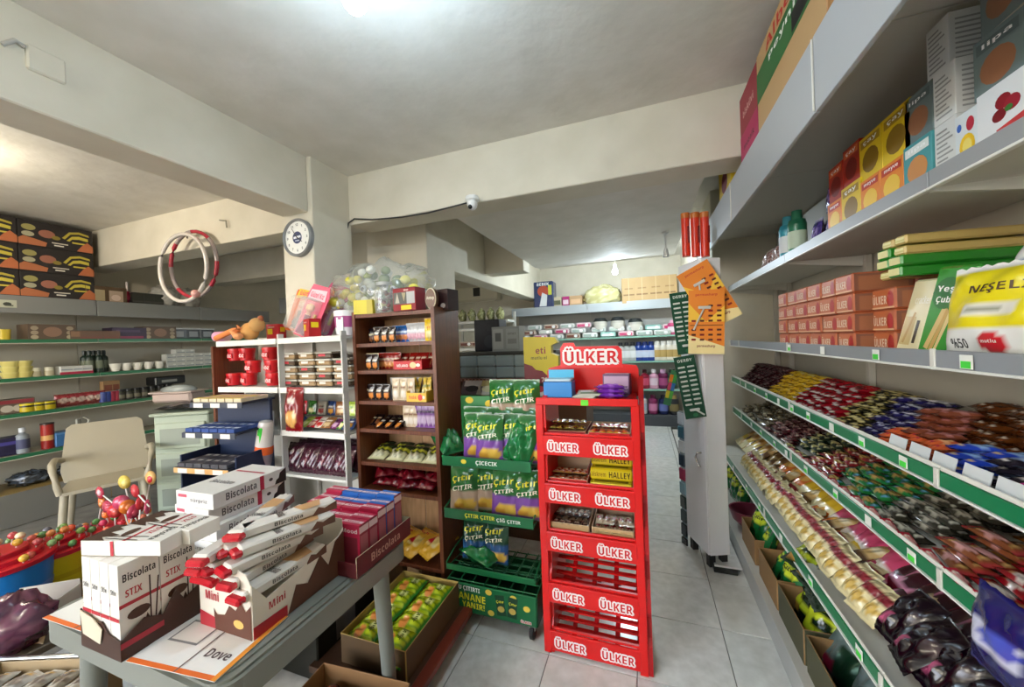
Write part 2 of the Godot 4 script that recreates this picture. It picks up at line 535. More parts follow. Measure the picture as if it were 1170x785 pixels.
func shell() -> void:
	var wallm := plaster("wall_paint", Color(0.84, 0.81, 0.73), Color(0.90, 0.87, 0.80), 0.7, 0.08)
	var ceilm := plaster("ceiling_paint", Color(0.86, 0.84, 0.79), Color(0.91, 0.89, 0.85), 0.8, 0.25, 0.5)
	var grout := plaster("grout", Color(0.42, 0.41, 0.39), Color(0.52, 0.51, 0.48), 0.85, 0.0, 1.0)
	# floor: grout bed with each tile laid on it
	var fl := block("floor", Vector3(-6.2, -0.15, -7.2), Vector3(1.4, -0.006, 2.8), grout)
	var tile_mats := []
	for k in 4:
		var m := StandardMaterial3D.new()
		m.resource_name = "floor_tile"
		m.albedo_color = [Color(0.91, 0.91, 0.89), Color(0.90, 0.905, 0.89), Color(0.92, 0.915, 0.90), Color(0.905, 0.91, 0.905)][k]
		m.albedo_texture = noise_tex(40 + k, 0.03, Color(0.90, 0.90, 0.89), Color(1, 1, 1), 256, 4)
		m.uv1_triplanar = true
		m.uv1_world_triplanar = true
		m.uv1_scale = Vector3.ONE * (1.3 + 0.2 * k)
		m.roughness = 0.16
		tile_mats.append(m)
	mats["step_tile"] = tile_mats[2]
	var tile := Sh.new().box(Vector3(0, -0.005, 0), Vector3(0.396, 0.01, 0.396), Color.WHITE, 0.0015).mesh()
	for i in range(-6, 4):
		for j in range(-3, 14):
			var o := mi("tile", tile, tile_mats[rng.randi() % 4], fl)
			o.position = Vector3(-0.075 + 0.4 * i - 0.2, 0, -1.68 - 0.4 * j + 0.2)
	# ceiling and walls
	block("ceiling", Vector3(-6.2, 2.88, -7.2), Vector3(1.4, 3.05, 2.8), ceilm)
	block("wall_left", Vector3(-6.2, -0.01, -7.2), Vector3(-6.0, 2.89, 2.8), wallm)
	block("wall_right", Vector3(1.2, -0.01, -7.2), Vector3(1.4, 2.89, 2.8), wallm)
	block("wall_back", Vector3(-6.1, -0.01, -7.2), Vector3(1.3, 2.89, -7.0), wallm)
	block("wall_end", Vector3(0.655, -0.01, -7.05), Vector3(1.25, 2.89, -4.02), wallm)
	# shop front behind the camera: wide glazed opening
	var wf := block("wall_front", Vector3(-6.1, -0.01, 2.6), Vector3(-5.4, 2.89, 2.8), wallm)
	block("pier", Vector3(-1.2, -0.01, 2.6), Vector3(1.3, 2.89, 2.8), wallm, wf)
	block("lintel", Vector3(-5.5, 2.5, 2.6), Vector3(-1.1, 2.89, 2.8), wallm, wf)
	block("sill_wall", Vector3(-5.5, -0.01, 2.6), Vector3(-1.2, 0.4, 2.8), wallm, wf)
	var frame := vmat("frame_metal", 0.4)
	var win := struct("window_1", Sh.new().box(Vector3(-3.3, 2.47, 2.7), Vector3(4.2, 0.05, 0.06), hx("b8b8b4")), frame)
	for x in [-5.37, -4.3, -3.25, -2.2, -1.2]:
		mi("mullion", Sh.new().box(Vector3(x, 1.45, 2.7), Vector3(0.05, 2.0, 0.06), hx("b8b8b4")), frame, win)
	var glass := StandardMaterial3D.new()
	glass.albedo_color = Color(0.9, 0.95, 0.94, 0.06)
	glass.transparency = BaseMaterial3D.TRANSPARENCY_ALPHA
	glass.roughness = 0.02
	mats["pane"] = glass
	for k in 4:
		mi("pane", Sh.new().box(Vector3(-4.83 + 1.05 * k, 1.45, 2.7), Vector3(1.0, 2.0, 0.008), Color.WHITE), glass, win)
	block("pavement", Vector3(-9, -0.3, 2.8), Vector3(5, -0.12, 9), grout)
	# beams and columns
	block("beam_left", Vector3(-2.49, 2.485, -2.02), Vector3(-2.24, 2.885, 2.65), wallm)
	block("beam_cross", Vector3(-2.21, 2.485, -2.62), Vector3(1.22, 2.885, -2.38), wallm)
	block("beam_cross_left", Vector3(-6.02, 2.485, -2.52), Vector3(-2.48, 2.885, -2.28), wallm)
	block("beam_rear_left", Vector3(-6.02, 2.5, -3.85), Vector3(-2.48, 2.885, -3.6), wallm)
	block("column_clock", Vector3(-2.50, -0.005, -2.40), Vector3(-2.205, 2.886, -2.02), wallm)
	block("column_inner", Vector3(-2.52, -0.005, -3.45), Vector3(-1.84, 2.886, -2.93), wallm)
	block("beam_long", Vector3(-2.1, 2.26, -7.02), Vector3(-1.86, 2.885, -3.44), wallm)
	block("beam_short", Vector3(-1.87, 2.36, -4.55), Vector3(-1.35, 2.885, -4.3), wallm)
	block("slab_low", Vector3(-1.365, 2.488, -4.9), Vector3(0.40, 2.886, -2.61), ceilm)

func sheet_shelf(called: String, label: String, parts: Array, group := "") -> Node3D:
	var t := thing(called, label, "shelf", at(Vector3.ZERO), group)
	for p in parts: mi(p[0], p[1], p[2], t)
	return t

func fixtures() -> void:
	var pm := vmat("painted_metal", 0.42)
	var gl := vmat("gloss_plastic", 0.3)
	# ---- wall shelving on the right: three bays sharing boards ----
	var g := thing("wall_shelving", "grey metal wall shelving with green price strips full of chocolate", "shelving", at(Vector3.ZERO))
	var back := hx("a9a396")
	for zz in [[-0.27, -1.39], [-1.39, -2.515], [-2.515, -3.64], [-3.64, -3.98]]:
		var z0: float = zz[0] - 0.002; var z1: float = zz[1] + 0.002
		var zc := (z0 + z1) / 2; var zl := z0 - z1
		mi("back_panel", Sh.new().box(Vector3(1.175, 1.19, zc), Vector3(0.01, 2.36, zl), hx("b9b2a2")), pm, g)
		mi("canopy_front", Sh.new().box(Vector3(0.527, 2.28, zc), Vector3(0.014, 0.23, zl), hx("b4b7ba")), pm, g)
		mi("canopy_lid", Sh.new().box(Vector3(0.86, 2.39, zc), Vector3(0.65, 0.012, zl), hx("c9c5ba")), pm, g)
		for s in [[0.78, 1.88, "9a9da0"], [0.78, 1.372, "8f949a"]]:
			var b := mi("shelf_board", Sh.new().box(Vector3(0.975, s[1] + 0.02, zc), Vector3(0.38, 0.02, zl), hx("c8c4b8")), pm, g)
			mi("shelf_front", Sh.new().box(Vector3(0.783, s[1] + 0.03, zc), Vector3(0.012, 0.052, zl), hx(s[2])), pm, b)
			mi("shelf_lip", Sh.new().box(Vector3(0.779, s[1] + 0.005, zc), Vector3(0.018, 0.007, zl), hx("e9e9e4")), pm, b)
		for s in [[0.78, 1.033], [0.78, 0.742], [0.64, 0.4]]:
			var dep: float = 1.165 - s[0]
			var b := mi("shelf_board", Sh.new().box(Vector3(s[0] + dep / 2, s[1] + 0.02, zc), Vector3(dep, 0.02, zl), hx("d9d7cf")), pm, g)
			mi("price_strip", Sh.new().box(Vector3(s[0] + 0.004, s[1] + 0.029, zc), Vector3(0.01, 0.042, zl), hx("0f7a4c")), gl, b)
			mi("strip_edge", Sh.new().box(Vector3(s[0] + 0.001, s[1] + 0.004, zc), Vector3(0.016, 0.006, zl), hx("f0f0ec")), gl, b)
			mi("shelf_fence", Sh.new().box(Vector3(s[0] + 0.006, s[1] + 0.058, zc), Vector3(0.006, 0.014, zl), hx("eceae2")), gl, b)
		mi("base_board", Sh.new().box(Vector3(0.85, 0.06, zc), Vector3(0.62, 0.12, zl), {"all": hx("c4c2ba"), "l": hx("a8a9a6")}), pm, g)
	for z in [-0.27, -1.39, -2.515, -3.64, -3.98]:
		mi("upright", Sh.new().box(Vector3(1.15, 1.05, z), Vector3(0.03, 2.1, 0.03), hx("c3bfb3")), pm, g)
		for s in [1.88, 1.372, 1.033, 0.742]:
			mi("bracket", Sh.new().prism(Vector3(1.16, s + 0.0, z - 0.006), Vector3.LEFT, Vector3.UP, pv([0, -0.05, 0.37, 0.0, 0.37, 0.03, 0, 0.03]), 0.012, hx("d6d3c9")), pm, g)
		for s in [[0.779, 1.402], [0.779, 1.062], [0.779, 0.771], [0.639, 0.429], [0.5205, 2.28]]:
			var hh := 0.06 if s[1] < 2 else 0.22
			mi("joint_cap", Sh.new().box(Vector3(s[0] - 0.003, s[1], z), Vector3(0.006, hh, 0.018 if s[1] < 2 else 0.004), hx("dcdad2")), pm, g)
	# little price tickets on the strips
	for s in [[0.7815, 1.062, -1.5, -3.4, 9], [0.7815, 0.771, -1.2, -3.3, 9], [0.6415, 0.429, -1.5, -3.2, 6], [0.777, 1.402, -1.25, -2.4, 4]]:
		for k in s[4]:
			var z: float = lerpf(s[2], s[3], (k + 0.3 * rng.randf()) / (s[4] - 1.0))
			var tk := mi("price_ticket", Sh.new().box(Vector3(s[0] - 0.006, s[1], z), Vector3(0.002, 0.036, 0.04), hx("eef0ea")), vmat("paper", 0.6), g)
			if k % 3 != 2: mi("ticket_sticker", Sh.new().box(Vector3(s[0] - 0.0075, s[1] - 0.007, z), Vector3(0.001, 0.018, 0.03), hx("4fe04a")), vmat("paper", 0.6), tk)
	# ---- tall mirror panel leaning on the shelving end, white cabinet, tube bundle comes later ----
	var step := struct("trim_1", Sh.new().prism(Vector3(0, 0.001, 0), Vector3.RIGHT, Vector3.FORWARD, pv([0.37, 2.57, 0.50, 2.57, 0.515, 2.61, 0.535, 2.64, 0.535, 4.0, 0.645, 4.01, 0.645, 6.4, 0.37, 6.4]), 0.018, hx("1f1d1b")), pm)
	for k in 9:
		var st := mi("tile", Sh.new().box(Vector3(0, 0, 0), Vector3(0.155, 0.012, 0.396), Color.WHITE, 0.0015), mats["step_tile"], step)
		st.position = Vector3(0.455, 0.0255, -2.80 - 0.4 * k)
	var A := Vector3(0.348, 0, -2.60); var Bq := Vector3(0.25, 0, -2.845)
	var along := (Bq - A).normalized()
	var ang := rad_to_deg(atan2(-along.cross(Vector3.UP).x, -along.cross(Vector3.UP).z))
	var cab := thing("tall_cabinet", "narrow white metal cabinet hung with razor cards", "cabinet", Transform3D(Basis(-along, Vector3.UP, (-along).cross(Vector3.UP)), (A + Bq) / 2))
	mi("body", Sh.new().box(Vector3(0, 1.03, -0.075), Vector3(0.264, 1.9, 0.13), hx("f2f2f4"), 0.004), vmat("white_lacquer", 0.25), cab)
	var dr := mi("door", Sh.new().box(Vector3(0, 1.03, -0.004), Vector3(0.26, 1.89, 0.012), hx("f4f4f8"), 0.003), vmat("white_lacquer", 0.25), cab)
	mi("latch", Sh.new().tube([Vector3(0.09, 0.73, 0.004), Vector3(0.085, 0.73, 0.03), Vector3(0.075, 0.70, 0.035), Vector3(0.09, 0.66, 0.03), Vector3(0.1, 0.64, 0.02)], 0.007, hx("c9cacc")), vmat("chrome", 0.15, 1.0), dr)
	for x in [-0.1, 0.1]:
		for z in [-0.03, -0.11]:
			mi("foot", Sh.new().box(Vector3(x, 0.04, z), Vector3(0.04, 0.08, 0.04), hx("222222")), pm, cab)
	# ---- brown bookcase ----
	var wood := StandardMaterial3D.new()
	wood.resource_name = "walnut_laminate"
	wood.albedo_texture = noise_tex(5, 0.02, Color(0.33, 0.155, 0.075), Color(0.47, 0.25, 0.13), 512, 4, Vector2(1, 0.25))
	wood.roughness = 0.4
	wood.uv1_triplanar = true
	wood.uv1_scale = Vector3(7, 1.2, 7)
	mats["wood"] = wood
	var zb := -1.78
	var x0: float = pZ(404, 420, zb).x; var x1: float = pZ(498.5, 420, zb).x
	var bc := thing("bookcase", "brown laminate bookcase filled with snack pouches", "bookcase", at(Vector3((x0 + x1) / 2, 0, zb)))
	var bw := x1 - x0
	for s in [-1, 1]:
		mi("side_panel", Sh.new().box(Vector3(s * (bw / 2 - 0.012), 0.855, -0.14), Vector3(0.024, 1.71, 0.28), Color.WHITE, 0.001), wood, bc)
	var lite := StandardMaterial3D.new()
	lite.resource_name = "beech_board"
	lite.albedo_texture = noise_tex(9, 0.02, Color(0.62, 0.47, 0.31), Color(0.74, 0.58, 0.41), 256, 3, Vector2(1, 0.5))
	lite.roughness = 0.6
	lite.uv1_triplanar = true
	lite.uv1_scale = Vector3(5, 1, 5)
	mats["beech"] = lite
	for k in 2:
		mi("back_panel", Sh.new().box(Vector3(-bw / 4 + k * bw / 2, 0.855, -0.276), Vector3(bw / 2 - 0.004, 1.7, 0.006), Color.WHITE, 0.001), lite, bc)
	for py in [356, 391, 423, 459, 492, 531, 563, 642, 690]:
		var y: float = pZ(455, py, zb).y
		mi("shelf_board", Sh.new().box(Vector3(0, y - 0.011, -0.138), Vector3(bw - 0.05, 0.022, 0.27), Color.WHITE, 0.001), wood, bc)
	# ---- white gondola beside it ----
	var zw := -1.70
	var wl: float = pZ(250, 440, zw).x
	var wm: float = pZ(319, 440, zw).x
	var wr: float = x0 - 0.006
	var wg := thing("gondola_shelf", "white metal shelf unit with toys on top beside the brown bookcase", "shelving", at(Vector3.ZERO))
	for s in [[wl, wm - 0.01, 1], [wm + 0.01, wr, 0]]:
		var xc: float = (s[0] + s[1]) / 2; var w: float = s[1] - s[0]
		for py in [384.0, 443.0, 494.0]:
			var y: float = pZ(370, py, zw).y
			var dep := 0.28
			var b := mi("shelf_board", Sh.new().box(Vector3(xc, y - 0.012, zw - dep / 2), Vector3(w, 0.014, dep), hx("dddbd4")), pm, wg)
			mi("shelf_front", Sh.new().box(Vector3(xc, y - 0.018, zw + 0.003), Vector3(w, 0.036, 0.008), hx("e6e4dc")), pm, b)
		mi("back_panel", Sh.new().box(Vector3(xc, 0.82, zw - 0.288), Vector3(w, 1.55, 0.008), hx("c9c5ba")), pm, wg)
		mi("low_board", Sh.new().box(Vector3(xc, pZ(370, 548, zw).y, zw - 0.14), Vector3(w, 0.016, 0.28), hx("dddbd4")), pm, wg)
	for x in [wm, wr - 0.006]:
		mi("upright", Sh.new().box(Vector3(x, 0.8, zw - 0.02), Vector3(0.012, 1.6, 0.04), hx("cfcdc6")), pm, wg)
		mi("upright", Sh.new().box(Vector3(x, 0.8, zw - 0.27), Vector3(0.012, 1.6, 0.03), hx("cfcdc6")), pm, wg)
	# rounded brown end board
	var eb := Sh.new()
	var pts := PackedVector2Array()
	pts.append_array(pv([0, 0, 0.3, 0, 0.3, 1.54]))
	for k in 9:
		var a := PI / 2 + PI / 2 * k / 8
		pts.append(Vector2(0.14 + 0.14 * cos(a), 1.40 + 0.14 * sin(a)))
	eb.prism(Vector3(wl - 0.03, 0, zw - 0.29), Vector3.BACK, Vector3.UP, pts, 0.02, Color.WHITE)
	var ebn := mi("end_panel", eb, wood, wg)
	# ---- back shelves with toiletries ----
	var zk := -6.5
	var bs := thing("back_shelving", "grey wall shelving with glass shelves of toiletries", "shelving", at(Vector3.ZERO))
	for s in [[-2.3, -0.9], [-0.9, 0.55]]:
		var xc: float = (s[0] + s[1]) / 2; var w: float = s[1] - s[0] - 0.006
		mi("back_panel", Sh.new().box(Vector3(xc, 1.0, zk - 0.4), Vector3(w, 2.0, 0.01), hx("b4b2ac")), pm, bs)
		mi("canopy_front", Sh.new().box(Vector3(xc, 2.02, zk), Vector3(w, 0.15, 0.015), hx("a9afb3")), pm, bs)
		mi("canopy_top", Sh.new().box(Vector3(xc, 2.05, zk - 0.2), Vector3(w, 0.012, 0.38), hx("b9b9b5")), pm, bs)
		for y in [1.5, 1.08, 0.61]:
			var b := mi("shelf_board", Sh.new().box(Vector3(xc, y - 0.01, zk - 0.2), Vector3(w, 0.012, 0.38), hx("c9d6cf")), gl, bs)
			mi("shelf_edge", Sh.new().box(Vector3(xc, y - 0.012, zk), Vector3(w, 0.025, 0.008), hx("8fc0ad")), gl, b)
		mi("base_board", Sh.new().box(Vector3(xc, 0.09, zk - 0.19), Vector3(w, 0.18, 0.4), hx("4c4f54")), pm, bs)
	# ---- long wall unit of the left room ----
	var xl := -5.5
	var lu := thing("long_shelving", "long grey wall shelving with green shelf edges behind the plastic chair", "shelving", at(Vector3.ZERO))
	for zz in [[-1.2, -2.22], [-2.22, -3.2], [-3.2, -4.15]]:
		var zc: float = (zz[0] + zz[1]) / 2; var zl: float = zz[0] - zz[1] - 0.006
		mi("back_panel", Sh.new().box(Vector3(xl - 0.41, 1.0, zc), Vector3(0.01, 2.0, zl), hx("b2ab98")), pm, lu)
		mi("canopy_front", Sh.new().box(Vector3(xl, 2.02, zc), Vector3(0.015, 0.165, zl), hx("7f807e")), pm, lu)
		mi("canopy_top", Sh.new().box(Vector3(xl - 0.21, 2.09, zc), Vector3(0.4, 0.012, zl), hx("9a9992")), pm, lu)
		for y in [1.69, 1.33, 1.0, 0.615]:
			var b := mi("shelf_board", Sh.new().box(Vector3(xl - 0.2, y - 0.012, zc), Vector3(0.4, 0.016, zl), hx("a9a490")), pm, lu)
			mi("price_strip", Sh.new().box(Vector3(xl + 0.003, y - 0.016, zc), Vector3(0.008, 0.034, zl), hx("2e6b48")), gl, b)
			mi("strip_edge", Sh.new().box(Vector3(xl + 0.004, y - 0.036, zc), Vector3(0.01, 0.006, zl), hx("d5d2c2")), gl, b)
		mi("base_board", Sh.new().box(Vector3(xl - 0.14, 0.15, zc), Vector3(0.52, 0.3, zl), {"all": hx("8a7340"), "r": hx("77756e")}), pm, lu)
	# canopy board along the rear of the left room
	var rc := thing("rear_canopy", "grey canopy panel of shelving along the rear of the dim room", "shelving", at(Vector3.ZERO))
	mi("canopy_front", Sh.new().box(Vector3(-4.6, 2.2, -4.3), Vector3(1.7, 0.24, 0.02), hx("8d8d8a")), pm, rc)
	mi("back_panel", Sh.new().box(Vector3(-4.4, 1.1, -4.72), Vector3(2.2, 2.2, 0.02), hx("8f8b80")), pm, rc)
	mi("canopy_top", Sh.new().box(Vector3(-4.6, 2.1, -4.5), Vector3(1.7, 0.015, 0.4), hx("8d8d8a")), pm, rc)
	# ---- wall clock, camera, cable, lamp holder, air conditioner, bracket plate ----
	var ck := thing("wall_clock", "round wall clock with grey rim and navy centre on the column", "clock", Transform3D(Basis(Vector3.RIGHT, deg_to_rad(90)), Vector3(-2.325, 2.305, -2.018)))
	var rim := hx("8b8c8c")
	mi("rim", Sh.new().lathe(Vector3.ZERO, [[0.135, 0.0, rim], [0.137, 0.03, rim], [0.128, 0.04, rim], [0.116, 0.026, rim]], 36), vmat("painted_metal", 0.4), ck)
	mi("dial", Sh.new().lathe(Vector3.ZERO, [[0.118, 0.024, hx("efefea")], [0, 0.0245, hx("efefea")]], 36), vmat("paper", 0.6), ck)
	var em := Sh.new().poly(Vector3(0, 0.026, 0), Vector3.RIGHT, Vector3.FORWARD, ellipse(0, 0, 0.044, 0.044, 24), hx("27365f"))
	em.poly(Vector3(0, 0.0265, 0), Vector3.RIGHT, Vector3.FORWARD, pv([-0.034, -0.008, 0.034, -0.002, 0.034, 0.014, -0.034, 0.008]), hx("d8dde6"))
	em.poly(Vector3(0, 0.0265, 0), Vector3.RIGHT, Vector3.FORWARD, pv([-0.02, -0.026, 0.02, -0.026, 0.02, -0.018, -0.02, -0.018]), hx("aab4cc"))
	mi("emblem", em, vmat("paper", 0.6), ck)
	for k in 12:
		var a := TAU * k / 12
		var d := Sh.new()
		letter(d, Vector3(sin(a) * 0.092, 0.0262, -cos(a) * 0.092), Vector3.RIGHT, Vector3.FORWARD, str(12 if k == 0 else k), 0.018, hx("55575a"))
		mi("numeral", d, vmat("paper", 0.6), ck)
	for hnd in [[0.06, 2.2, 0.005], [0.085, -0.6, 0.004]]:
		var dirv := Vector3(sin(hnd[1]), 0, -cos(hnd[1])); var sd: Vector3 = Vector3(dirv.z, 0, -dirv.x) * hnd[2]
		var hs := Sh.new()
		var o := Vector3(0, 0.029, 0)
		hs.quad(o - sd, o + dirv * hnd[0] - sd * 0.5, o + dirv * hnd[0] + sd * 0.5, o + sd, hx("2a2a2c"))
		mi("hand", hs, pm, ck)
	var sc := thing("security_camera", "small white dome camera with dark lens on the beam edge", "camera", at(pZ(540, 234, -2.33)))
	mi("mount", Sh.new().lathe(Vector3.ZERO, [[0, 0.06, hx("efefec")], [0.045, 0.055, hx("efefec")], [0.05, 0.03, hx("efefec")], [0.038, 0.02, hx("efefec")]], 20), gl, sc)
	mi("dome", Sh.new().ball(Vector3(0, 0.005, 0.005), Vector3(0.036, 0.045, 0.036), hx("f0f0ee"), 18, 12), gl, sc)
	mi("lens", Sh.new().ball(Vector3(-0.005, -0.022, 0.03), Vector3(0.016, 0.016, 0.014), hx("15161a"), 14, 10), vmat("lens_gloss", 0.08), sc)
	mi("cable", Sh.new().tube([pZ(533, 232, -2.37), pZ(490, 243, -2.372), pZ(460, 248, -2.372), pZ(425, 251, -2.372), pZ(405, 250, -2.36), pZ(398, 255, -2.36), pZ(396, 275, -2.36), pZ(397, 305, -2.36)].map(func(p): return p - pZ(540, 234, -2.33)), 0.006, hx("2c2c2c")), pm, sc)
	var lh := thing("lamp_holder", "empty white lamp holder hanging from the low ceiling by a short stem", "lamp holder", at(pY(759.5, 265, 2.488)))
	mi("rose", Sh.new().lathe(Vector3.ZERO, [[0.035, 0, hx("d9d8d2")], [0.035, -0.02, hx("d9d8d2")], [0.008, -0.03, hx("d9d8d2")]], 14), gl, lh)
	mi("stem", Sh.new().tube([Vector3(0, -0.02, 0), Vector3(0.003, -0.16, 0)], 0.009, hx("dfded8")), gl, lh)
	mi("socket", Sh.new().lathe(Vector3(0.003, -0.16, 0), [[0, 0, hx("e5e4de")], [0.016, 0, hx("e5e4de")], [0.026, -0.03, hx("e5e4de")], [0.028, -0.08, hx("e5e4de")], [0, -0.08, hx("777777")]], 14), gl, lh)
	var ac := thing("air_conditioner", "cream wall air conditioner with a dark badge high on the back wall", "air conditioner", at(Vector3(-3.2, 2.32, -6.9)))
	mi("casing", Sh.new().box(Vector3(0, 0.16, 0), Vector3(1.02, 0.3, 0.19), hx("e6ddc4"), 0.02), gl, ac)
	mi("flap", Sh.new().box(Vector3(0, 0.03, 0.085), Vector3(0.94, 0.05, 0.03), hx("d9d0b8"), 0.004), gl, ac)
	mi("badge", Sh.new().box(Vector3(0.05, 0.2, 0.098), Vector3(0.15, 0.17, 0.004), hx("3a352c")), gl, ac)
	var bp := thing("junction_plate", "painted square junction plate on the long beam", "plate", at(Vector3(-2.237, 2.69, -0.79)))
	mi("cover", Sh.new().box(Vector3.ZERO, Vector3(0.02, 0.1, 0.105), Color.WHITE, 0.006), mats["wall_paint"], bp)
	mi("stub", Sh.new().tube([Vector3(0.004, 0.03, 0.055), Vector3(0.008, 0.035, 0.08), Vector3(0.002, 0.0, 0.11)], 0.008, hx("b9b6ae")), pm, bp)
	var hk := mi("beam_hook", Sh.new().tube([pZ(251, 251.5, -2.275), pZ(258, 252, -2.26), pZ(259, 260, -2.258)], 0.006, hx("8f8a7a")), pm)
	tag(hk, "small bent hook on the cream beam above the hoops", "hook")
	stand_red()
	stand_green()
	table()
	chair_and_drawers()
	counter()

func ulker(sh: Sh, o: Vector3, ux: Vector3, uy: Vector3, h: float, w: float) -> void:
	outlined(sh, o, ux, uy, "ÜLKER", h, hx("d2131c"), hx("f4ece8"), w)

func stand_red() -> void:
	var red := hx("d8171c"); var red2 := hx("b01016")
	var m := vmat("red_plastic", 0.32)
	var zf := -1.70
	var t := thing("display_stand", "red plastic snack display stand with five labelled shelves", "display stand", at(Vector3(-0.262, 0, zf)))
	var hw := 0.222
	# side panels with a stepped front edge
	for s in [-1, 1]:
		var p := pv([0, 0, 0.035, 0, 0.05, 0.06, 0.29, 0.06, 0.3, 0, 0.335, 0, 0.33, 0.12, 0.315, 0.6, 0.27, 1.28, 0.235, 1.30, 0.02, 1.215, 0, 1.19, 0.0, 1.08, 0.02, 1.04, 0.02, 0.96, 0.0, 0.93, 0.0, 0.80, 0.02, 0.76, 0.02, 0.68, 0.0, 0.65, 0.0, 0.54, 0.02, 0.50, 0.02, 0.42, 0.0, 0.38, 0.0, 0.28, 0.018, 0.25, 0.018, 0.16, 0, 0.13])
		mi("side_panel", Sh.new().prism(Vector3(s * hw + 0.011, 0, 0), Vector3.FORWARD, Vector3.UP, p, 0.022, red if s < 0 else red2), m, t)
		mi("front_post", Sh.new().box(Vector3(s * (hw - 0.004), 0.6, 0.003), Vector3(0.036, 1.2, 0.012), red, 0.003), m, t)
	var rows := [511.0, 567.5, 624.0, 684.0, 740.0]
	for k in 5:
		var y: float = pZ(672, rows[k], zf).y
		var strip := mi("front_strip", Sh.new().box(Vector3(0, y, 0.004), Vector3(hw * 2 - 0.03, 0.092, 0.014), red, 0.003), m, t)
		for s in [-1, 1]:
			var l := Sh.new()
			ulker(l, Vector3(s * 0.108, y, 0.0125), Vector3.RIGHT, Vector3.UP, 0.046, 0.14)
			mi("lettering", l, vmat("paper", 0.6), strip)
		# sloping slatted tray
		var tray := mi("tray_rim", Sh.new().box(Vector3(0, y + 0.052, -0.008), Vector3(hw * 2 - 0.03, 0.012, 0.016), red, 0.003), m, t)
		var dep := 0.25
		for j in 8:
			var q := (j + 0.5) / 8.0
			mi("slat", Sh.new().box(Vector3(0, y - 0.02 + q * (0.17 if k > 2 else 0.03), -0.03 - q * dep), Vector3(hw * 2 - 0.03, 0.008, 0.028), red, 0.002), m, tray)
		for j in 5:
			var sh := Sh.new()
			sh.tf = Transform3D(Basis(Vector3.RIGHT, atan2(0.17 if k > 2 else 0.03, dep)), Vector3(lerpf(-hw + 0.02, hw - 0.02, j / 4.0), y - 0.02 + (0.085 if k > 2 else 0.015), -0.03 - dep / 2))
			sh.box(Vector3.ZERO, Vector3(0.022, 0.008, dep * (1.16 if k > 2 else 1.0)), red2, 0.002)
			mi("slat", sh, m, tray)
		if k < 3:
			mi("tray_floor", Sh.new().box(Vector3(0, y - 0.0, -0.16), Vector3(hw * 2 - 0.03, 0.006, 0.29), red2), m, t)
	mi("top_tray", Sh.new().box(Vector3(0, 1.205, -0.13), Vector3(hw * 2, 0.022, 0.27), red, 0.004), m, t)
	mi("top_edge", Sh.new().box(Vector3(0, 1.207, 0.006), Vector3(hw * 2 + 0.02, 0.034, 0.012), red, 0.003), m, t)
	# header: shoulders board and lettered crest
	var zh := -0.255
	var hb := pv([-0.235, 1.2, 0.235, 1.2, 0.235, 1.335, 0.225, 1.355, 0.15, 1.362, -0.15, 1.362, -0.225, 1.345, -0.235, 1.325])
	mi("header_board", Sh.new().prism(Vector3(0, 0, zh), Vector3.RIGHT, Vector3.UP, hb, 0.012, red), m, t)
	var ch := pv([-0.158, 1.345, 0.158, 1.345, 0.158, 1.435, 0.14, 1.455, -0.075, 1.457, -0.085, 1.478, -0.14, 1.478, -0.158, 1.45])
	var cr := mi("crest", Sh.new().prism(Vector3(0, 0, zh + 0.006), Vector3.RIGHT, Vector3.UP, ch, 0.012, hx("e8262c")), m, t)
	var cl := Sh.new()
	outlined(cl, Vector3(0, 1.41, zh + 0.021), Vector3.RIGHT, Vector3.UP, "ÜLKER", 0.078, hx("d2131c"), hx("f6f0ee"), 0.27)
	mi("lettering", cl, vmat("paper", 0.6), cr)
	mi("green_ticket", Sh.new().box(Vector3(-0.0, 1.205, 0.0145), Vector3(0.034, 0.026, 0.002), hx("6fe03c")), vmat("paper", 0.6), t)

func crisp_bag(key: String, w: float, h: float, body: String, low: String, word: String, seed_: int) -> void:
	var ops := [["r", 0, 0, 1, 0.48, hx(low)], ["e", 0.62, 0.2, 0.34, 0.13, hx("d9b04a")], ["e", 0.35, 0.14, 0.2, 0.08, hx("c99436")], ["e", 0.5, 0.66, 0.46, 0.16, hx(body)], ["r", 0, 0.93, 1, 1, hx("3c6b3d")], ["r", 0, 0, 1, 0.05, hx("3c6b3d")],
		["t", 0.48, 0.72, 0.15, "Çıtır", hx("e6e23a"), 0.72, 0.12], ["t", 0.5, 0.54, 0.10, word, hx("f2f0d8"), 0.7, 0.12]]
	kind(key, "crisp_bag", "crisp bag", [["bag", pouch(w, h, 0.075, hx(body), ops, 14, 18, seed_), vmat("film", 0.26, 0.0, 0.4)]])

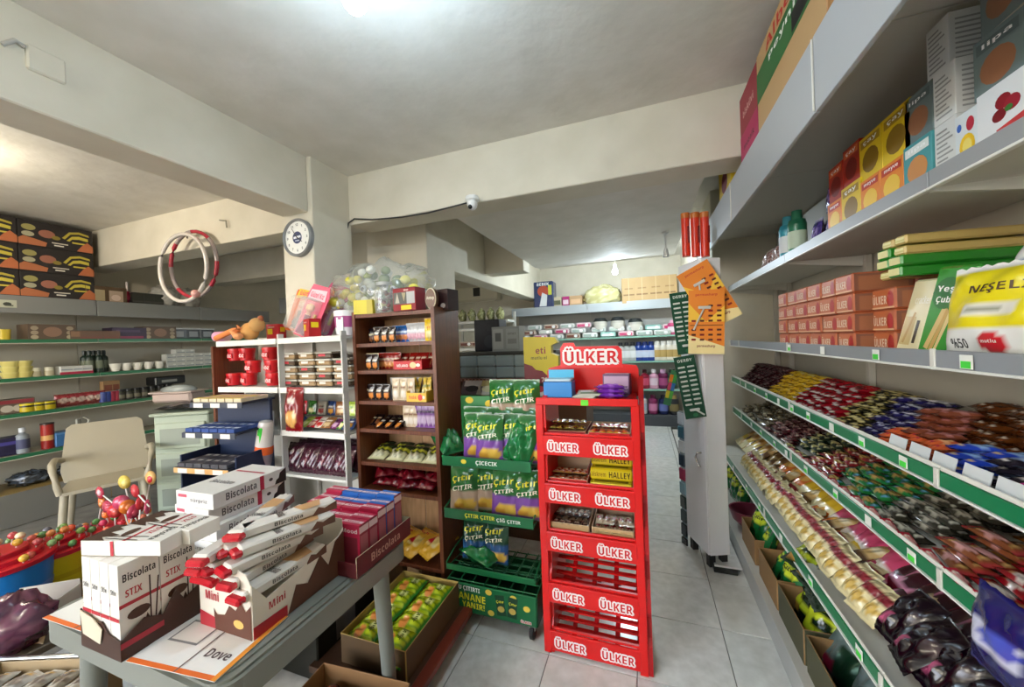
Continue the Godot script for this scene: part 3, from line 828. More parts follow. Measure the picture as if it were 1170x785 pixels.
func stand_green() -> void:
	var gr := hx("15653a"); var gd := hx("0f4f2e"); var m := vmat("green_metal", 0.38)
	var zf := -1.73
	var t := thing("crisp_rack", "green wire crisp rack on castors with printed header panel", "display stand", at(Vector3(-0.792, 0, zf)))
	var hw := 0.25
	# header
	var hz := -0.24
	var hl: float = pZ(527, 470, zf + hz).x + 0.792
	var ht: float = pZ(527, 452, zf + hz).y
	var hd := mi("header_panel", Sh.new().box(Vector3((hl + 0.28) / 2, ht - 0.17, hz), Vector3(0.28 - hl, 0.34, 0.01), hx("1f7a3a"), 0.004), m, t)
	var lt := Sh.new()
	var lx := hl + 0.13
	letter(lt, Vector3(lx - 0.03, ht - 0.085, hz + 0.0065), Vector3(1, 0.06, 0), Vector3.UP, "BU ÇITIRTI", 0.038, hx("f4f6f0"), 0.15)
	letter(lt, Vector3(lx, ht - 0.132, hz + 0.0065), Vector3.RIGHT, Vector3.UP, "BANANE", 0.046, hx("f0e835"), 0.21)
	letter(lt, Vector3(lx + 0.02, ht - 0.178, hz + 0.0065), Vector3.RIGHT, Vector3.UP, "YANIR!", 0.036, hx("f0e835"), 0.15)
	for e in [[hl + 0.06, ht - 0.025, 0.026], [hl + 0.19, ht - 0.045, 0.03], [hl + 0.45, ht - 0.03, 0.04]]:
		lt.poly(Vector3(0, 0, hz + 0.0062), Vector3.RIGHT, Vector3.UP, ellipse(minf(e[0], 0.24), e[1], e[2], e[2] * 0.75), hx("e2c437"))
	mi("lettering", lt, vmat("paper", 0.6), hd)
	for s in [-1, 1]:
		mi("rear_post", Sh.new().tube([Vector3(s * (hw - 0.02), 0.06, -0.3), Vector3(s * (hw - 0.02), 1.1, -0.26)], 0.011, gd), m, t)
	# three wire trays with fronts
	var trays := [[530.0, "ÇITIRTI ÇEREZ CICIK", "e8e8e0"], [592.0, "ÇITIR ÇITIR  CİNSİ CITIR", "d7e24a"], [655.0, "", ""]]
	for k in 3:
		var y: float = pZ(556, trays[k][0], zf).y
		var fr := mi("tray_front", Sh.new().box(Vector3(0, y, 0), Vector3(hw * 2, 0.052 if k < 2 else 0.03, 0.008), gr, 0.002), m, t)
		if trays[k][1] != "":
			var l := Sh.new()
			if k == 0:
				letter(l, Vector3(0.01, y, 0.0055), Vector3.RIGHT, Vector3.UP, "ÇICECIK", 0.026, hx("eef0ea"), 0.12)
				l.poly(Vector3(0, 0, 0.0055), Vector3.RIGHT, Vector3.UP, ellipse(-0.12, y + 0.004, 0.016, 0.012), hx("e2c437"))
			else:
				letter(l, Vector3(-0.04, y, 0.0055), Vector3.RIGHT, Vector3.UP, "ÇITIR ÇITIR", 0.026, hx("e3e23c"), 0.17)
				letter(l, Vector3(0.12, y, 0.0055), Vector3.RIGHT, Vector3.UP, "ÇİĞ ÇITIR", 0.026, hx("eef0ea"), 0.13)
			mi("lettering", l, vmat("paper", 0.6), fr)
		for j in 9:
			mi("wire", Sh.new().tube([Vector3(lerpf(-hw, hw, j / 8.0), y - 0.015, 0), Vector3(lerpf(-hw, hw, j / 8.0), y - 0.03, -0.28)], 0.0035, gr, 5), m, fr)
		for j in 5:
			mi("wire", Sh.new().tube([Vector3(-hw, y - 0.018 - 0.003 * j, -0.06 * j - 0.03), Vector3(hw, y - 0.018 - 0.003 * j, -0.06 * j - 0.03)], 0.0035, gr, 5), m, fr)
		for s in [-1, 1]:
			mi("rail", Sh.new().tube([Vector3(s * hw, y + 0.02, 0), Vector3(s * hw, y + 0.05, -0.1), Vector3(s * hw, y + 0.06, -0.29)], 0.005, gr, 6), m, fr)
	# base crate
	var b0 := 0.075; var b1: float = pZ(560, 672, zf).y
	var bx := mi("base_crate", Sh.new().box(Vector3(0, (b0 + b1) / 2, 0), Vector3(hw * 2, b1 - b0, 0.01), gr, 0.003), m, t)
	for s in [-1, 1]:
		mi("crate_side", Sh.new().box(Vector3(s * hw, (b0 + b1) / 2, -0.15), Vector3(0.01, b1 - b0, 0.3), gd, 0.002), m, bx)
	mi("crate_floor", Sh.new().box(Vector3(0, b0, -0.15), Vector3(hw * 2, 0.01, 0.3), gd, 0.002), m, bx)
	mi("crate_back", Sh.new().box(Vector3(0, (b0 + b1) / 2, -0.3), Vector3(hw * 2, b1 - b0, 0.01), gd, 0.002), m, bx)
	for j in 8:
		mi("wire", Sh.new().tube([Vector3(lerpf(-hw, hw, j / 7.0), b1 - 0.002, 0), Vector3(lerpf(-hw, hw, j / 7.0), b1 + 0.02, -0.3)], 0.004, gr, 5), m, bx)
	for j in 5:
		mi("wire", Sh.new().tube([Vector3(-hw, b1 + 0.004 * j, -0.06 * j - 0.02), Vector3(hw, b1 + 0.004 * j, -0.06 * j - 0.02)], 0.004, gr, 5), m, bx)
	var pr := Sh.new()
	var yc := (b0 + b1) / 2
	letter(pr, Vector3(-0.125, yc + 0.05, 0.0066), Vector3(1, -0.03, 0), Vector3.UP, "BU ÇITIRTI", 0.03, hx("f2f4ee"), 0.14)
	letter(pr, Vector3(-0.115, yc + 0.01, 0.0066), Vector3(1, -0.03, 0), Vector3.UP, "BANANE", 0.036, hx("f0e835"), 0.18)
	letter(pr, Vector3(-0.095, yc - 0.032, 0.0066), Vector3(1, -0.03, 0), Vector3.UP, "YANIR!", 0.03, hx("f0e835"), 0.13)
	for e in [[-0.005, yc + 0.055], [0.005, yc - 0.05], [0.13, yc + 0.05], [0.2, yc + 0.01]]:
		pr.poly(Vector3(0, 0, 0.0066), Vector3.RIGHT, Vector3.UP, ellipse(e[0], e[1], 0.018, 0.015), hx("e0c34a"))
	for e in [[0.06, 0.12], [0.125, -0.1]]:
		var o := Vector3(e[0], yc, 0.0068)
		var ux := Vector3(cos(e[1]), sin(e[1]), 0); var uy := Vector3(-sin(e[1]), cos(e[1]), 0)
		pr.poly(o, ux, uy, pv([-0.026, -0.052, 0.026, -0.052, 0.023, 0, 0.026, 0.052, -0.026, 0.052, -0.023, 0]), hx("0d3f22"))
		pr.poly(o + Vector3(0, 0, 0.0004), ux, uy, ellipse(0, -0.018, 0.019, 0.016), hx("b9a04a"))
		letter(pr, o + Vector3(0, 0, 0.0008) + uy * 0.018, ux, uy, "Çıtır", 0.016, hx("e6e23a"), 0.042)
	outlined(pr, Vector3(0.195, yc - 0.055, 0.0068), Vector3.RIGHT, Vector3.UP, "ÜLKER", 0.014, hx("d2131c"), hx("e8e4de"), 0.055)
	mi("printed_panel", pr, vmat("paper", 0.6), bx)
	for x in [-0.2, 0.22]:
		for z in [-0.02, -0.27]:
			var w := Sh.new()
			w.tf = Transform3D(Basis(Vector3.BACK, PI / 2), Vector3(x + 0.012, 0.035, z))
			w.lathe(Vector3.ZERO, [[0, 0, hx("1c1c1c")], [0.03, 0, hx("1c1c1c")], [0.035, 0.004, hx("1c1c1c")], [0.035, 0.02, hx("1c1c1c")], [0.03, 0.024, hx("1c1c1c")], [0, 0.024, hx("77787a")]], 16)
			mi("castor", w, vmat("rubber", 0.6), t)
			mi("castor_fork", Sh.new().box(Vector3(x, 0.06, z), Vector3(0.034, 0.03, 0.03), hx("8b8d8e"), 0.004), vmat("painted_metal", 0.42), t)

func table() -> void:
	var m := StandardMaterial3D.new()
	m.resource_name = "grey_table_plastic"
	m.albedo_color = Color(0.49, 0.50, 0.47)
	m.roughness = 0.42
	var t := thing("plastic_table", "grey plastic table with round legs covered with biscuit boxes", "table", at(Vector3(-1.355, 0, -0.915), -1.0))
	var w := 0.83; var d := 0.72
	var rr := func(hx_: float, hz_: float, r: float) -> PackedVector2Array:
		var p := PackedVector2Array()
		for c in [[1, 1], [-1, 1], [-1, -1], [1, -1]]:
			for k in 6:
				var a: float = {[1, 1]: 0.0, [-1, 1]: PI / 2, [-1, -1]: PI, [1, -1]: 1.5 * PI}[c] + PI / 2 * k / 5
				p.append(Vector2(c[0] * (hx_ - r) + r * cos(a), c[1] * (hz_ - r) + r * sin(a)))
		return p
	mi("table_top", Sh.new().prism(Vector3(0, 0.68, 0), Vector3.RIGHT, Vector3.FORWARD, rr.call(w / 2 - 0.012, d / 2 - 0.012, 0.05), 0.035, Color.WHITE), m, t)
	mi("rim", Sh.new().prism(Vector3(0, 0.642, 0), Vector3.RIGHT, Vector3.FORWARD, rr.call(w / 2, d / 2, 0.06), 0.066, Color.WHITE), m, t)
	mi("inset", Sh.new().prism(Vector3(0, 0.705, 0), Vector3.RIGHT, Vector3.FORWARD, rr.call(w / 2 - 0.03, d / 2 - 0.03, 0.04), 0.015, Color.WHITE), m, t)
	for sx in [-1, 1]:
		for sz in [-1, 1]:
			var tp := Vector3(sx * (w / 2 - 0.065), 0.65, sz * (d / 2 - 0.065))
			var l := Sh.new()
			l.tf = Transform3D(Basis(Vector3(0.985, 0, 0), Vector3(-sx * 0.03, 1, -sz * 0.03), Vector3(0, 0, 0.985)), Vector3(tp.x, 0, tp.z))
			l.lathe(Vector3.ZERO, [[0, 0, Color.WHITE], [0.022, 0, Color.WHITE], [0.025, 0.02, Color.WHITE], [0.033, 0.645, Color.WHITE], [0, 0.645, Color.WHITE]], 20)
			mi("leg", l, m, t)
	mi("green_sticker", Sh.new().box(Vector3(0.37, 0.675, d / 2 + 0.0005), Vector3(0.03, 0.02, 0.001), hx("bcd42c"), 0.0), vmat("paper", 0.6), t)

func chair_and_drawers() -> void:
	var m := StandardMaterial3D.new()
	m.resource_name = "beige_chair_plastic"
	m.albedo_color = Color(0.66, 0.62, 0.53)
	m.roughness = 0.45
	var W := Color.WHITE
	var c := thing("plastic_chair", "beige plastic armchair before the long shelving", "chair", at(Vector3(-4.42, 0, -1.80), 66))
	mi("seat", Sh.new().prism(Vector3(0, 0.42, 0), Vector3.RIGHT, Vector3.FORWARD, pv([-0.23, -0.23, 0.23, -0.23, 0.25, -0.16, 0.22, 0.22, -0.22, 0.22, -0.25, -0.16]), 0.025, W), m, c)
	var bk := Sh.new()
	bk.tf = Transform3D(Basis(Vector3.RIGHT, deg_to_rad(-12)), Vector3(0, 0.43, -0.2))
	bk.prism(Vector3(0, 0, -0.01), Vector3.RIGHT, Vector3.UP, pv([-0.25, 0, 0.25, 0, 0.27, 0.1, 0.235, 0.46, 0.2, 0.49, -0.2, 0.49, -0.235, 0.46, -0.27, 0.1]), 0.022, W)
	mi("backrest", bk, m, c)
	for s in [-1, 1]:
		mi("armrest", Sh.new().tube([Vector3(s * 0.26, 0.62, -0.24), Vector3(s * 0.285, 0.655, -0.1), Vector3(s * 0.285, 0.655, 0.1), Vector3(s * 0.275, 0.62, 0.19), Vector3(s * 0.255, 0.5, 0.21), Vector3(s * 0.24, 0.43, 0.21)], 0.022, W, 10), m, c)
		mi("leg", Sh.new().tube([Vector3(s * 0.22, 0.43, 0.19), Vector3(s * 0.25, 0, 0.24)], 0.025, W, 10), m, c)
		mi("leg", Sh.new().tube([Vector3(s * 0.2, 0.43, -0.2), Vector3(s * 0.24, 0, -0.28)], 0.025, W, 10), m, c)
	# drawer tower
	var dm := StandardMaterial3D.new()
	dm.resource_name = "pale_green_plastic"
	dm.albedo_color = Color(0.66, 0.70, 0.62)
	dm.roughness = 0.4
	var d := thing("drawer_tower", "pale green plastic drawer tower behind the chair", "drawers", at(Vector3(-4.28, 0, -2.38), 30))
	mi("frame", Sh.new().box(Vector3(0, 0.455, -0.01), Vector3(0.46, 0.91, 0.34), W, 0.01), dm, d)
	mi("top", Sh.new().box(Vector3(0, 0.925, 0), Vector3(0.5, 0.03, 0.38), W, 0.01), dm, d)
	for k in 3:
		var dr := mi("drawer", Sh.new().box(Vector3(0, 0.15 + 0.285 * k, 0.17), Vector3(0.42, 0.25, 0.03), W, 0.012), dm, d)
		mi("drawer_window", Sh.new().box(Vector3(0, 0.14 + 0.285 * k, 0.186), Vector3(0.33, 0.16, 0.006), hx("8f978a"), 0.002), vmat("gloss_plastic", 0.3), dr)

func counter() -> void:
	var pm := vmat("painted_metal", 0.42)
	var zc := -2.6
	var a: Vector3 = pZ(522, 455, zc); var b: Vector3 = pZ(645, 455, zc)
	var t := thing("sales_counter", "low counter with a magazine ledge behind the green crisp rack", "counter", at(Vector3((a.x + b.x) / 2, 0, zc)))
	var w := b.x - a.x + 0.3
	mi("front_panel", Sh.new().box(Vector3(0, a.y / 2, -0.2), Vector3(w, a.y, 0.36), hx("6d4a34")), pm, t)
	mi("worktop", Sh.new().box(Vector3(0, a.y + 0.01, -0.22), Vector3(w + 0.04, 0.02, 0.44), hx("8a8477")), pm, t)

# heap of bars on a shelf of the right wall: steps back and up layer by layer; turned = bars lie along the wall
func heap(key: String, z0: float, z1: float, x0: float, y: float, layers: int, label: String, group: String, L: float, W: float, T: float, turned := false, dx := 0.024, jit := 3.0) -> void:
	var pitch := (L if turned else W) * 1.04
	var n := maxi(1, int(absf(z1 - z0) / pitch + (0.75 if turned else 0.0)))
	for l in layers:
		for i in n:
			var z := lerpf(z0, z1, (i + 0.5) / n) + rng.randf_range(-0.004, 0.004) * jit
			var x := x0 + l * dx + (W / 2 if turned else L / 2) + rng.randf_range(-0.006, 0.006) * jit
			var p := Vector3(x, y + l * T * 0.9 + 0.001, z)
			put(key, at(p, (90.0 if turned else 0.0) + rng.randf_range(-5, 5) * jit, 0, rng.randf_range(-2, 2)), label, group)

func bars_kind(key: String, called: String, cat: String, L: float, W: float, T: float, a: String, b: String, tip: String, acc: String, sd: int) -> void:
	kind(key, called, cat, [["wrapper", bar(L, W, T, hx(a), hx(b), hx(tip), hx(acc), sd), vmat("film", 0.26, 0.0, 0.4)]])

func right_goods() -> void:
	var film := vmat("film", 0.26, 0.0, 0.4)
	var paper := vmat("paper", 0.6)
	var card := vmat("gloss_card", 0.42)
	# ---------------- first green shelf (y 1.063): bars heaped ----------------
	var L := 0.125; var W := 0.042; var T := 0.027
	bars_kind("bar_brown", "chocolate_bar", "chocolate bar", L, W, T, "6b3a1c", "7d4a25", "5a2e15", "d8cbb8", 1)
	bars_kind("bar_pinkbrown", "chocolate_bar", "chocolate bar", L, W, T, "8a4a33", "c98a86", "7a3c28", "c47d7c", 2)
	bars_kind("bar_blue", "chocolate_bar", "chocolate bar", L, W, T, "2244b8", "8fb2dc", "1c37a0", "e3c88e", 3)
	bars_kind("bar_black", "chocolate_bar", "chocolate bar", L, W, T, "2c2a35", "9fb6d8", "1d1c26", "d9d4cc", 4)
	bars_kind("bar_magenta", "chocolate_bar", "chocolate bar", L * 1.1, W * 1.15, T, "d42a9c", "b78ad0", "c01f8c", "e89bb0", 5)
	bars_kind("bar_orange", "wafer_bar", "wafer bar", L * 0.8, W * 0.8, T, "e2683a", "f0b07c", "d05a30", "c4354a", 6)
	bars_kind("bar_navy", "chocolate_bar", "chocolate bar", L, W, T, "251f55", "e6e6ea", "1d184a", "cfd0e0", 7)
	bars_kind("bar_gold", "chocolate_bar", "chocolate bar", L, W, T, "1f1d1a", "d8c684", "e2d492", "c9b55e", 8)
	bars_kind("bar_red", "wafer_bar", "wafer bar", L, W, T, "8c1220", "c8242e", "e8ded6", "701019", 9)
	bars_kind("bar_yellow", "candy_bar", "candy bar", L * 0.9, W * 0.9, T, "d8b02c", "ecd873", "c79b20", "8a5a28", 10)
	bars_kind("bar_maroon", "chocolate_bar", "chocolate bar", L, W, T, "4a2124", "73444a", "3c1a1d", "927a78", 11)
	bars_kind("bar_wafer_red", "wafer_bar", "wafer bar", 0.09, 0.03, 0.016, "c4384a", "e6a6a2", "b02a3c", "f0dcd0", 12)
	var y := 1.064
	heap("bar_magenta", -1.08, -1.25, 0.815, y, 6, "magenta chocolate bar with lilac panel in a heap on the green-striped shelf", "magenta bars", L, W, T)
	heap("bar_black", -1.25, -1.37, 0.815, y, 3, "black and pale blue bar beside the magenta heap", "black bars", L, W, T, false, 0.03)
	heap("bar_blue", -1.37, -1.50, 0.815, y, 3, "royal blue chocolate bar in the low front heap", "blue bars", L, W, T, false, 0.03)
	heap("bar_brown", -1.16, -1.66, 0.94, y, 7, "plain brown chocolate bar in the tall heap against the shelf back", "brown bars", L, W, T, false, 0.01)
	heap("bar_pinkbrown", -1.60, -1.70, 0.845, y, 6, "brown bar with dusty pink end beside the tall brown heap", "pink-ended bars", L, W, T, false, 0.012)
	heap("bar_orange", -1.52, -1.76, 0.80, y, 3, "small orange wafer at the shelf edge before pink-ended bars", "orange wafers", L * 0.8, W * 0.8, T * 0.7)
	heap("bar_navy", -1.76, -1.93, 0.825, y, 6, "navy chocolate bar with white splash on the green-striped shelf", "navy bars", L, W, T)
	heap("bar_gold", -1.93, -2.14, 0.83, y, 6, "black bar with pale gold panel beside the navy bars", "black and gold bars", L, W, T)
	heap("bar_red", -2.14, -2.62, 0.82, y, 6, "dark red wafer bar with white end in a heap", "dark red wafers", L, W, T)
	heap("bar_yellow", -2.62, -3.1, 0.82, y, 6, "yellow candy bar in the heap past the red wafers", "yellow candy bars", L * 0.9, W, T)
	heap("bar_maroon", -3.1, -3.9, 0.82, y, 6, "maroon chocolate bar in the heap at the far shelf end", "maroon bars", L, W * 1.25, T)
	heap("bar_wafer_red", -1.9, -2.62, 0.792, y, 1, "short red wafer lined up along the shelf edge", "red edge wafers", 0.03, 0.05, 0.016, true)
	kind("tab", "label_tab", "label tab", [["tab", Sh.new().box(Vector3(0, 0.03, 0), Vector3(0.002, 0.06, 0.085), hx("d5dadd"), 0.0), paper]])
	for z in [-1.30, -1.41, -1.51, -1.615, -1.20]:
		put("tab", at(Vector3(0.797, 1.066, z), 0, 0, -12), "blank pale tab leaning on the upper green strip", "blank shelf tabs")
	# ---------------- second green shelf (y 0.772): bars along the shelf ----------------
	L = 0.16; W = 0.05; T = 0.026
	bars_kind("b2_red", "chocolate_bar", "chocolate bar", L, W, T, "a01420", "e8dcd4", "8a101a", "c9905c", 21)
	bars_kind("b2_pink", "chocolate_bar", "chocolate bar", L, W, T, "8a4c2c", "dba2a0", "b23a3c", "d9b06a", 22)
	bars_kind("b2_gold", "chocolate_bar", "chocolate bar", L, W, T, "a5692c", "c08a45", "8a5220", "e0d8c8", 23)
	bars_kind("b2_black", "wafer_bar", "wafer bar", L, W, T, "3a352c", "b9b3a2", "2c2820", "e0dccb", 24)
	bars_kind("b2_green", "wafer_bar", "wafer bar", L, W, T, "1f7a38", "c8a25a", "165c2a", "6fa8d8", 25)
	bars_kind("b2_redgold", "wafer_bar", "wafer bar", L, W, T, "8e2028", "d8b46a", "7a1820", "f0e4d0", 26)
	bars_kind("b2_blackgold", "wafer_bar", "wafer bar", L, W, T, "1f3322", "dcd08a", "20301f", "e6dca4", 27)
	bars_kind("b2_maroon", "wafer_bar", "wafer bar", L, W, T, "5c1c22", "a8807a", "4a151b", "c8b8a8", 28)
	bars_kind("b2_silver", "wafer_bar", "wafer bar", L, W, T, "7a6a52", "c2b698", "5c4e3c", "d8ceb4", 29)
	y = 0.773
	var secs := [["b2_red", -1.0, -1.38, "dark red bar with white lettering band on the middle shelf", "red bars"], ["b2_pink", -1.38, -1.56, "brown bar with pink lettering band on the middle shelf", "pink-banded bars"], ["b2_gold", -1.40, -1.60, "golden brown bar behind the pink-banded bars", "golden bars"], ["b2_black", -1.60, -1.82, "black wafer with grey swirl on the middle shelf", "black wafers"], ["b2_green", -1.82, -2.2, "green wafer bar with tan picture on the middle shelf", "green wafers"], ["b2_redgold", -2.2, -2.45, "red and gold wafer beside the green wafers", "red and gold wafers"], ["b2_blackgold", -2.45, -2.75, "dark green and cream wafer on the middle shelf", "cream-banded wafers"], ["b2_maroon", -2.75, -3.2, "maroon wafer with pale label on the middle shelf", "maroon wafers"], ["b2_silver", -3.2, -3.9, "silver brown wafer at the far end of the middle shelf", "silver brown wafers"]]
	for s in secs:
		var xs := 0.95 if s[0] == "b2_gold" else 0.815
		var rows := 3 if s[0] == "b2_gold" else (3 if s[0] == "b2_pink" else 6)
		for r in rows:
			heap(s[0], s[1], s[2], xs + r * 0.05, y + (0.014 * r), 3 if r == rows - 1 else (2 if r > 0 else 1), s[3], s[4], L, W, T, true, 0.008)
	for k in 16:
		put("bar_wafer_red", at(Vector3(0.798, y + 0.012, -1.05 - 0.1 * k), 90, 0, 20), "short red wafer tucked behind the middle green strip", "tucked red wafers")
	kind("navy_bag", "candy_bag", "candy bag", [["bag", pouch(0.17, 0.2, 0.06, hx("1a1a5e"), [["r", 0.1, 0.35, 0.9, 0.6, hx("c9cbe0")], ["e", 0.6, 0.5, 0.3, 0.1, hx("4a58c0")]], 12, 14, 31), film]])
	put("navy_bag", at(Vector3(0.757, 0.66, -1.17), -90, -6), "shiny navy bag hanging over the middle green strip", "")
	put("navy_bag", at(Vector3(0.775, 0.70, -1.02), -84, -6), "shiny navy bag beside the hanging one", "")
	# ---------------- third green shelf (y 0.43): big flat packs leaning back ----------------
	y = 0.432
	kind("cake_dark", "cake_pack", "cake pack", [["pack", pouch(0.16, 0.32, 0.05, hx("1f1517"), [["r", 0.0, 0.2, 0.55, 0.85, hx("b8405a")], ["e", 0.35, 0.5, 0.3, 0.2, hx("3c2018")], ["e", 0.35, 0.56, 0.18, 0.1, hx("d9c6a4")], ["r", 0.7, 0, 1, 1, hx("140d0f")]], 12, 18, 41, 0.05, 1.6), film]])
	kind("cake_pink", "cake_pack", "cake pack", [["pack", pouch(0.17, 0.32, 0.05, hx("6c1426"), [["r", 0.08, 0.12, 0.92, 0.62, hx("d88cb0")], ["e", 0.3, 0.36, 0.2, 0.2, hx("3a1020")], ["e", 0.72, 0.36, 0.2, 0.2, hx("3a1020")], ["t", 0.5, 0.78, 0.09, "Dans", hx("f4efe6"), 0.7]], 14, 20, 42), film]])
	kind("cake_green", "cake_pack", "cake pack", [["pack", pouch(0.16, 0.32, 0.05, hx("22301c"), [["e", 0.4, 0.25, 0.4, 0.22, hx("3f8a32")], ["e", 0.5, 0.6, 0.4, 0.14, hx("4a3418")], ["r", 0, 0.85, 1, 1, hx("1c2616")]], 12, 18, 43, 0.05, 1.6), film]])
	kind("cake_yellow", "cake_pack", "cake pack", [["pack", pouch(0.16, 0.26, 0.045, hx("e0b92c"), [["e", 0.5, 0.62, 0.38, 0.16, hx("d8a25a")], ["e", 0.5, 0.62, 0.2, 0.08, hx("b87a34")], ["r", 0, 0, 1, 0.25, hx("efe2b0")]], 12, 16, 44), film]])
	kind("cake_rose", "cake_pack", "cake pack", [["pack", pouch(0.16, 0.28, 0.045, hx("c8466e"), [["e", 0.5, 0.6, 0.42, 0.16, hx("e6c48e")], ["e", 0.5, 0.6, 0.26, 0.09, hx("8a4a28")], ["r", 0, 0, 1, 0.2, hx("f2e6da")], ["r", 0.0, 0.85, 1, 1, hx("7aa8d0")]], 12, 16, 45), film]])
	kind("cake_orange", "cake_pack", "cake pack", [["pack", pouch(0.14, 0.26, 0.045, hx("d8702c"), [["e", 0.5, 0.5, 0.36, 0.2, hx("e8b45a")], ["r", 0, 0.7, 1, 0.9, hx("a82c22")], ["r", 0, 0, 1, 0.15, hx("f0d8a8")]], 12, 16, 46), film]])
	kind("stick_pack", "biscuit_pack", "biscuit pack", [["pack", pouch(0.07, 0.24, 0.04, hx("c9a86c"), [["r", 0, 0.3, 1, 0.5, hx("6a4a2c")], ["e", 0.5, 0.75, 0.4, 0.1, hx("e8dcb8")]], 6, 14, 47), film]])
	kind("cream_pack", "biscuit_pack", "biscuit pack", [["pack", pouch(0.07, 0.15, 0.06, hx("e6d8a8"), [["r", 0, 0.55, 1, 0.75, hx("8a2a34")], ["e", 0.5, 0.3, 0.4, 0.14, hx("d0ac58")]], 8, 12, 48), film]])
	var g3 := [["cake_orange", -1.02, 34.0, "orange pack of cakes with red band on the low shelf"], ["cake_dark", -1.16, 30.0, "black cake pack with raspberry window on the low shelf"], ["cake_dark", -1.29, 36.0, "black cake pack with raspberry window on the low shelf"], ["cake_dark", -1.42, 32.0, "black cake pack with raspberry window on the low shelf"], ["cake_green", -1.55, 34.0, "dark green cake pack with leaf picture"], ["cake_pink", -1.70, 33.0, "maroon cake pack with pink panel and white lettering"], ["cake_rose", -1.9, 32.0, "rose pink cake pack with biscuit picture"], ["cake_yellow", -2.08, 34.0, "yellow cake pack with round biscuit picture"], ["cake_orange", -2.28, 33.0, "orange cake pack beside tan stick packs"], ["cake_orange", -2.43, 33.0, "second orange cake pack beside tan stick packs"]]
	for e in g3:
		put(e[0], Transform3D(Basis(Vector3.UP, deg_to_rad(-90)) * Basis(Vector3.RIGHT, deg_to_rad(-90 + e[2] * 0.62)), Vector3(0.80, y + 0.045, e[1])), e[3], "cake packs on the low shelf" if "black cake" in e[3] else "")
	var mix := [["cake_dark", "black cake pack leaning against the back of the low shelf"], ["cake_pink", "maroon and pink cake pack leaning against the back of the low shelf"], ["cake_rose", "rose cake pack leaning against the back of the low shelf"], ["cake_yellow", "yellow cake pack leaning against the back of the low shelf"], ["cake_orange", "orange cake pack leaning against the back of the low shelf"], ["stick_pack", "tan stick pack leaning against the back of the low shelf"]]
	for k in 20:
		var q: Array = mix[clampi(int(k / 3.4), 0, 5)]
		put(q[0], Transform3D(Basis(Vector3.UP, deg_to_rad(-90 + rng.randf_range(-10, 10))) * Basis(Vector3.RIGHT, deg_to_rad(-58)), Vector3(0.855 + rng.randf_range(-0.01, 0.01), y + 0.06, -1.05 - 0.125 * k)), q[1], "packs at the back of the low shelf")
	for k in 14:
		put("cake_dark" if k < 3 else ("cream_pack" if k % 2 else "stick_pack"), Transform3D(Basis(Vector3.UP, deg_to_rad(-90 + rng.randf_range(-25, 25))) * Basis(Vector3.RIGHT, deg_to_rad(-66)), Vector3(0.745 + rng.randf_range(-0.01, 0.01), y + 0.04, -1.1 - 0.145 * k)), "black cake pack loosely laid behind the glossy packs" if k < 3 else ("cream pack loosely laid behind the edge row" if k % 2 else "tan pack loosely laid behind the edge row"), "loose packs on the low shelf")
	for k in 9:
		put("stick_pack", Transform3D(Basis(Vector3.UP, deg_to_rad(-90 + rng.randf_range(-5, 5))) * Basis(Vector3.RIGHT, deg_to_rad(-68)), Vector3(0.80, y + 0.04, -2.56 - 0.085 * k)), "tan and brown stick biscuit pack on the low shelf", "tan stick packs")
	for k in 8:
		put("cake_yellow" if k % 2 else "stick_pack", Transform3D(Basis(Vector3.UP, deg_to_rad(-90 + rng.randf_range(-8, 8))) * Basis(Vector3.RIGHT, deg_to_rad(-60)), Vector3(0.78, y + 0.05, -3.33 - 0.08 * k)), "tan pack at the far end of the low shelf" if k % 2 == 0 else "yellow pack at the far end of the low shelf", "packs at the far end of the low shelf")
	for k in 26:
		var z := -1.62 - 0.07 * k
		put("cream_pack", Transform3D(Basis(Vector3.UP, deg_to_rad(-90 + rng.randf_range(-14, 14))) * Basis(Vector3.RIGHT, deg_to_rad(-52)), Vector3(0.685 + rng.randf_range(0, 0.02), y + 0.03, z)), "small cream and red biscuit pack along the lowest green strip", "cream biscuit packs")
	kind("black_pack", "cake_pack", "cake pack", [["pack", pouch(0.12, 0.2, 0.06, hx("120c10"), [["e", 0.3, 0.3, 0.2, 0.12, hx("d0608c")], ["r", 0.7, 0.5, 1, 0.7, hx("2c1a22")]], 12, 14, 49, 0.05, 2.2), film]])
	for k in 6:
		put("black_pack", Transform3D(Basis(Vector3.UP, deg_to_rad(-90 + rng.randf_range(-20, 20))) * Basis(Vector3.RIGHT, deg_to_rad(-45)), Vector3(0.70 + 0.02 * (k % 2), y + 0.035, -1.05 - 0.1 * k)), "crumpled glossy black pack along the lowest green strip", "glossy black packs")
	# ---------------- base: cartons with crisp bags ----------------
	kind("open_carton", "cardboard_carton", "carton", open_carton(0.3, 0.15, 0.24, "9c7548", "8a6a42"))
	kind("dark_carton", "cardboard_carton", "carton", open_carton(0.3, 0.15, 0.24, "8a6a44", "4a4a34"))
	kind("green_bag", "crisp_bag", "crisp bag", [["bag", pouch(0.17, 0.24, 0.07, hx("1c6b35"), [["e", 0.5, 0.6, 0.36, 0.16, hx("d6e23c")], ["t", 0.5, 0.62, 0.12, "Çıtır", hx("16401f"), 0.6, 0.1], ["r", 0, 0.92, 1, 1, hx("2c8a48")]], 12, 16, 51, 0.05, 1.6), film]])
	kind("lime_bag", "crisp_bag", "crisp bag", [["bag", pouch(0.17, 0.24, 0.07, hx("16301e"), [["r", 0, 0.25, 1, 0.6, hx("c8d82c")], ["e", 0.6, 0.42, 0.3, 0.1, hx("16301e")], ["e", 0.3, 0.15, 0.2, 0.08, hx("a87a34")]], 12, 16, 52, 0.05, 1.6), film]])
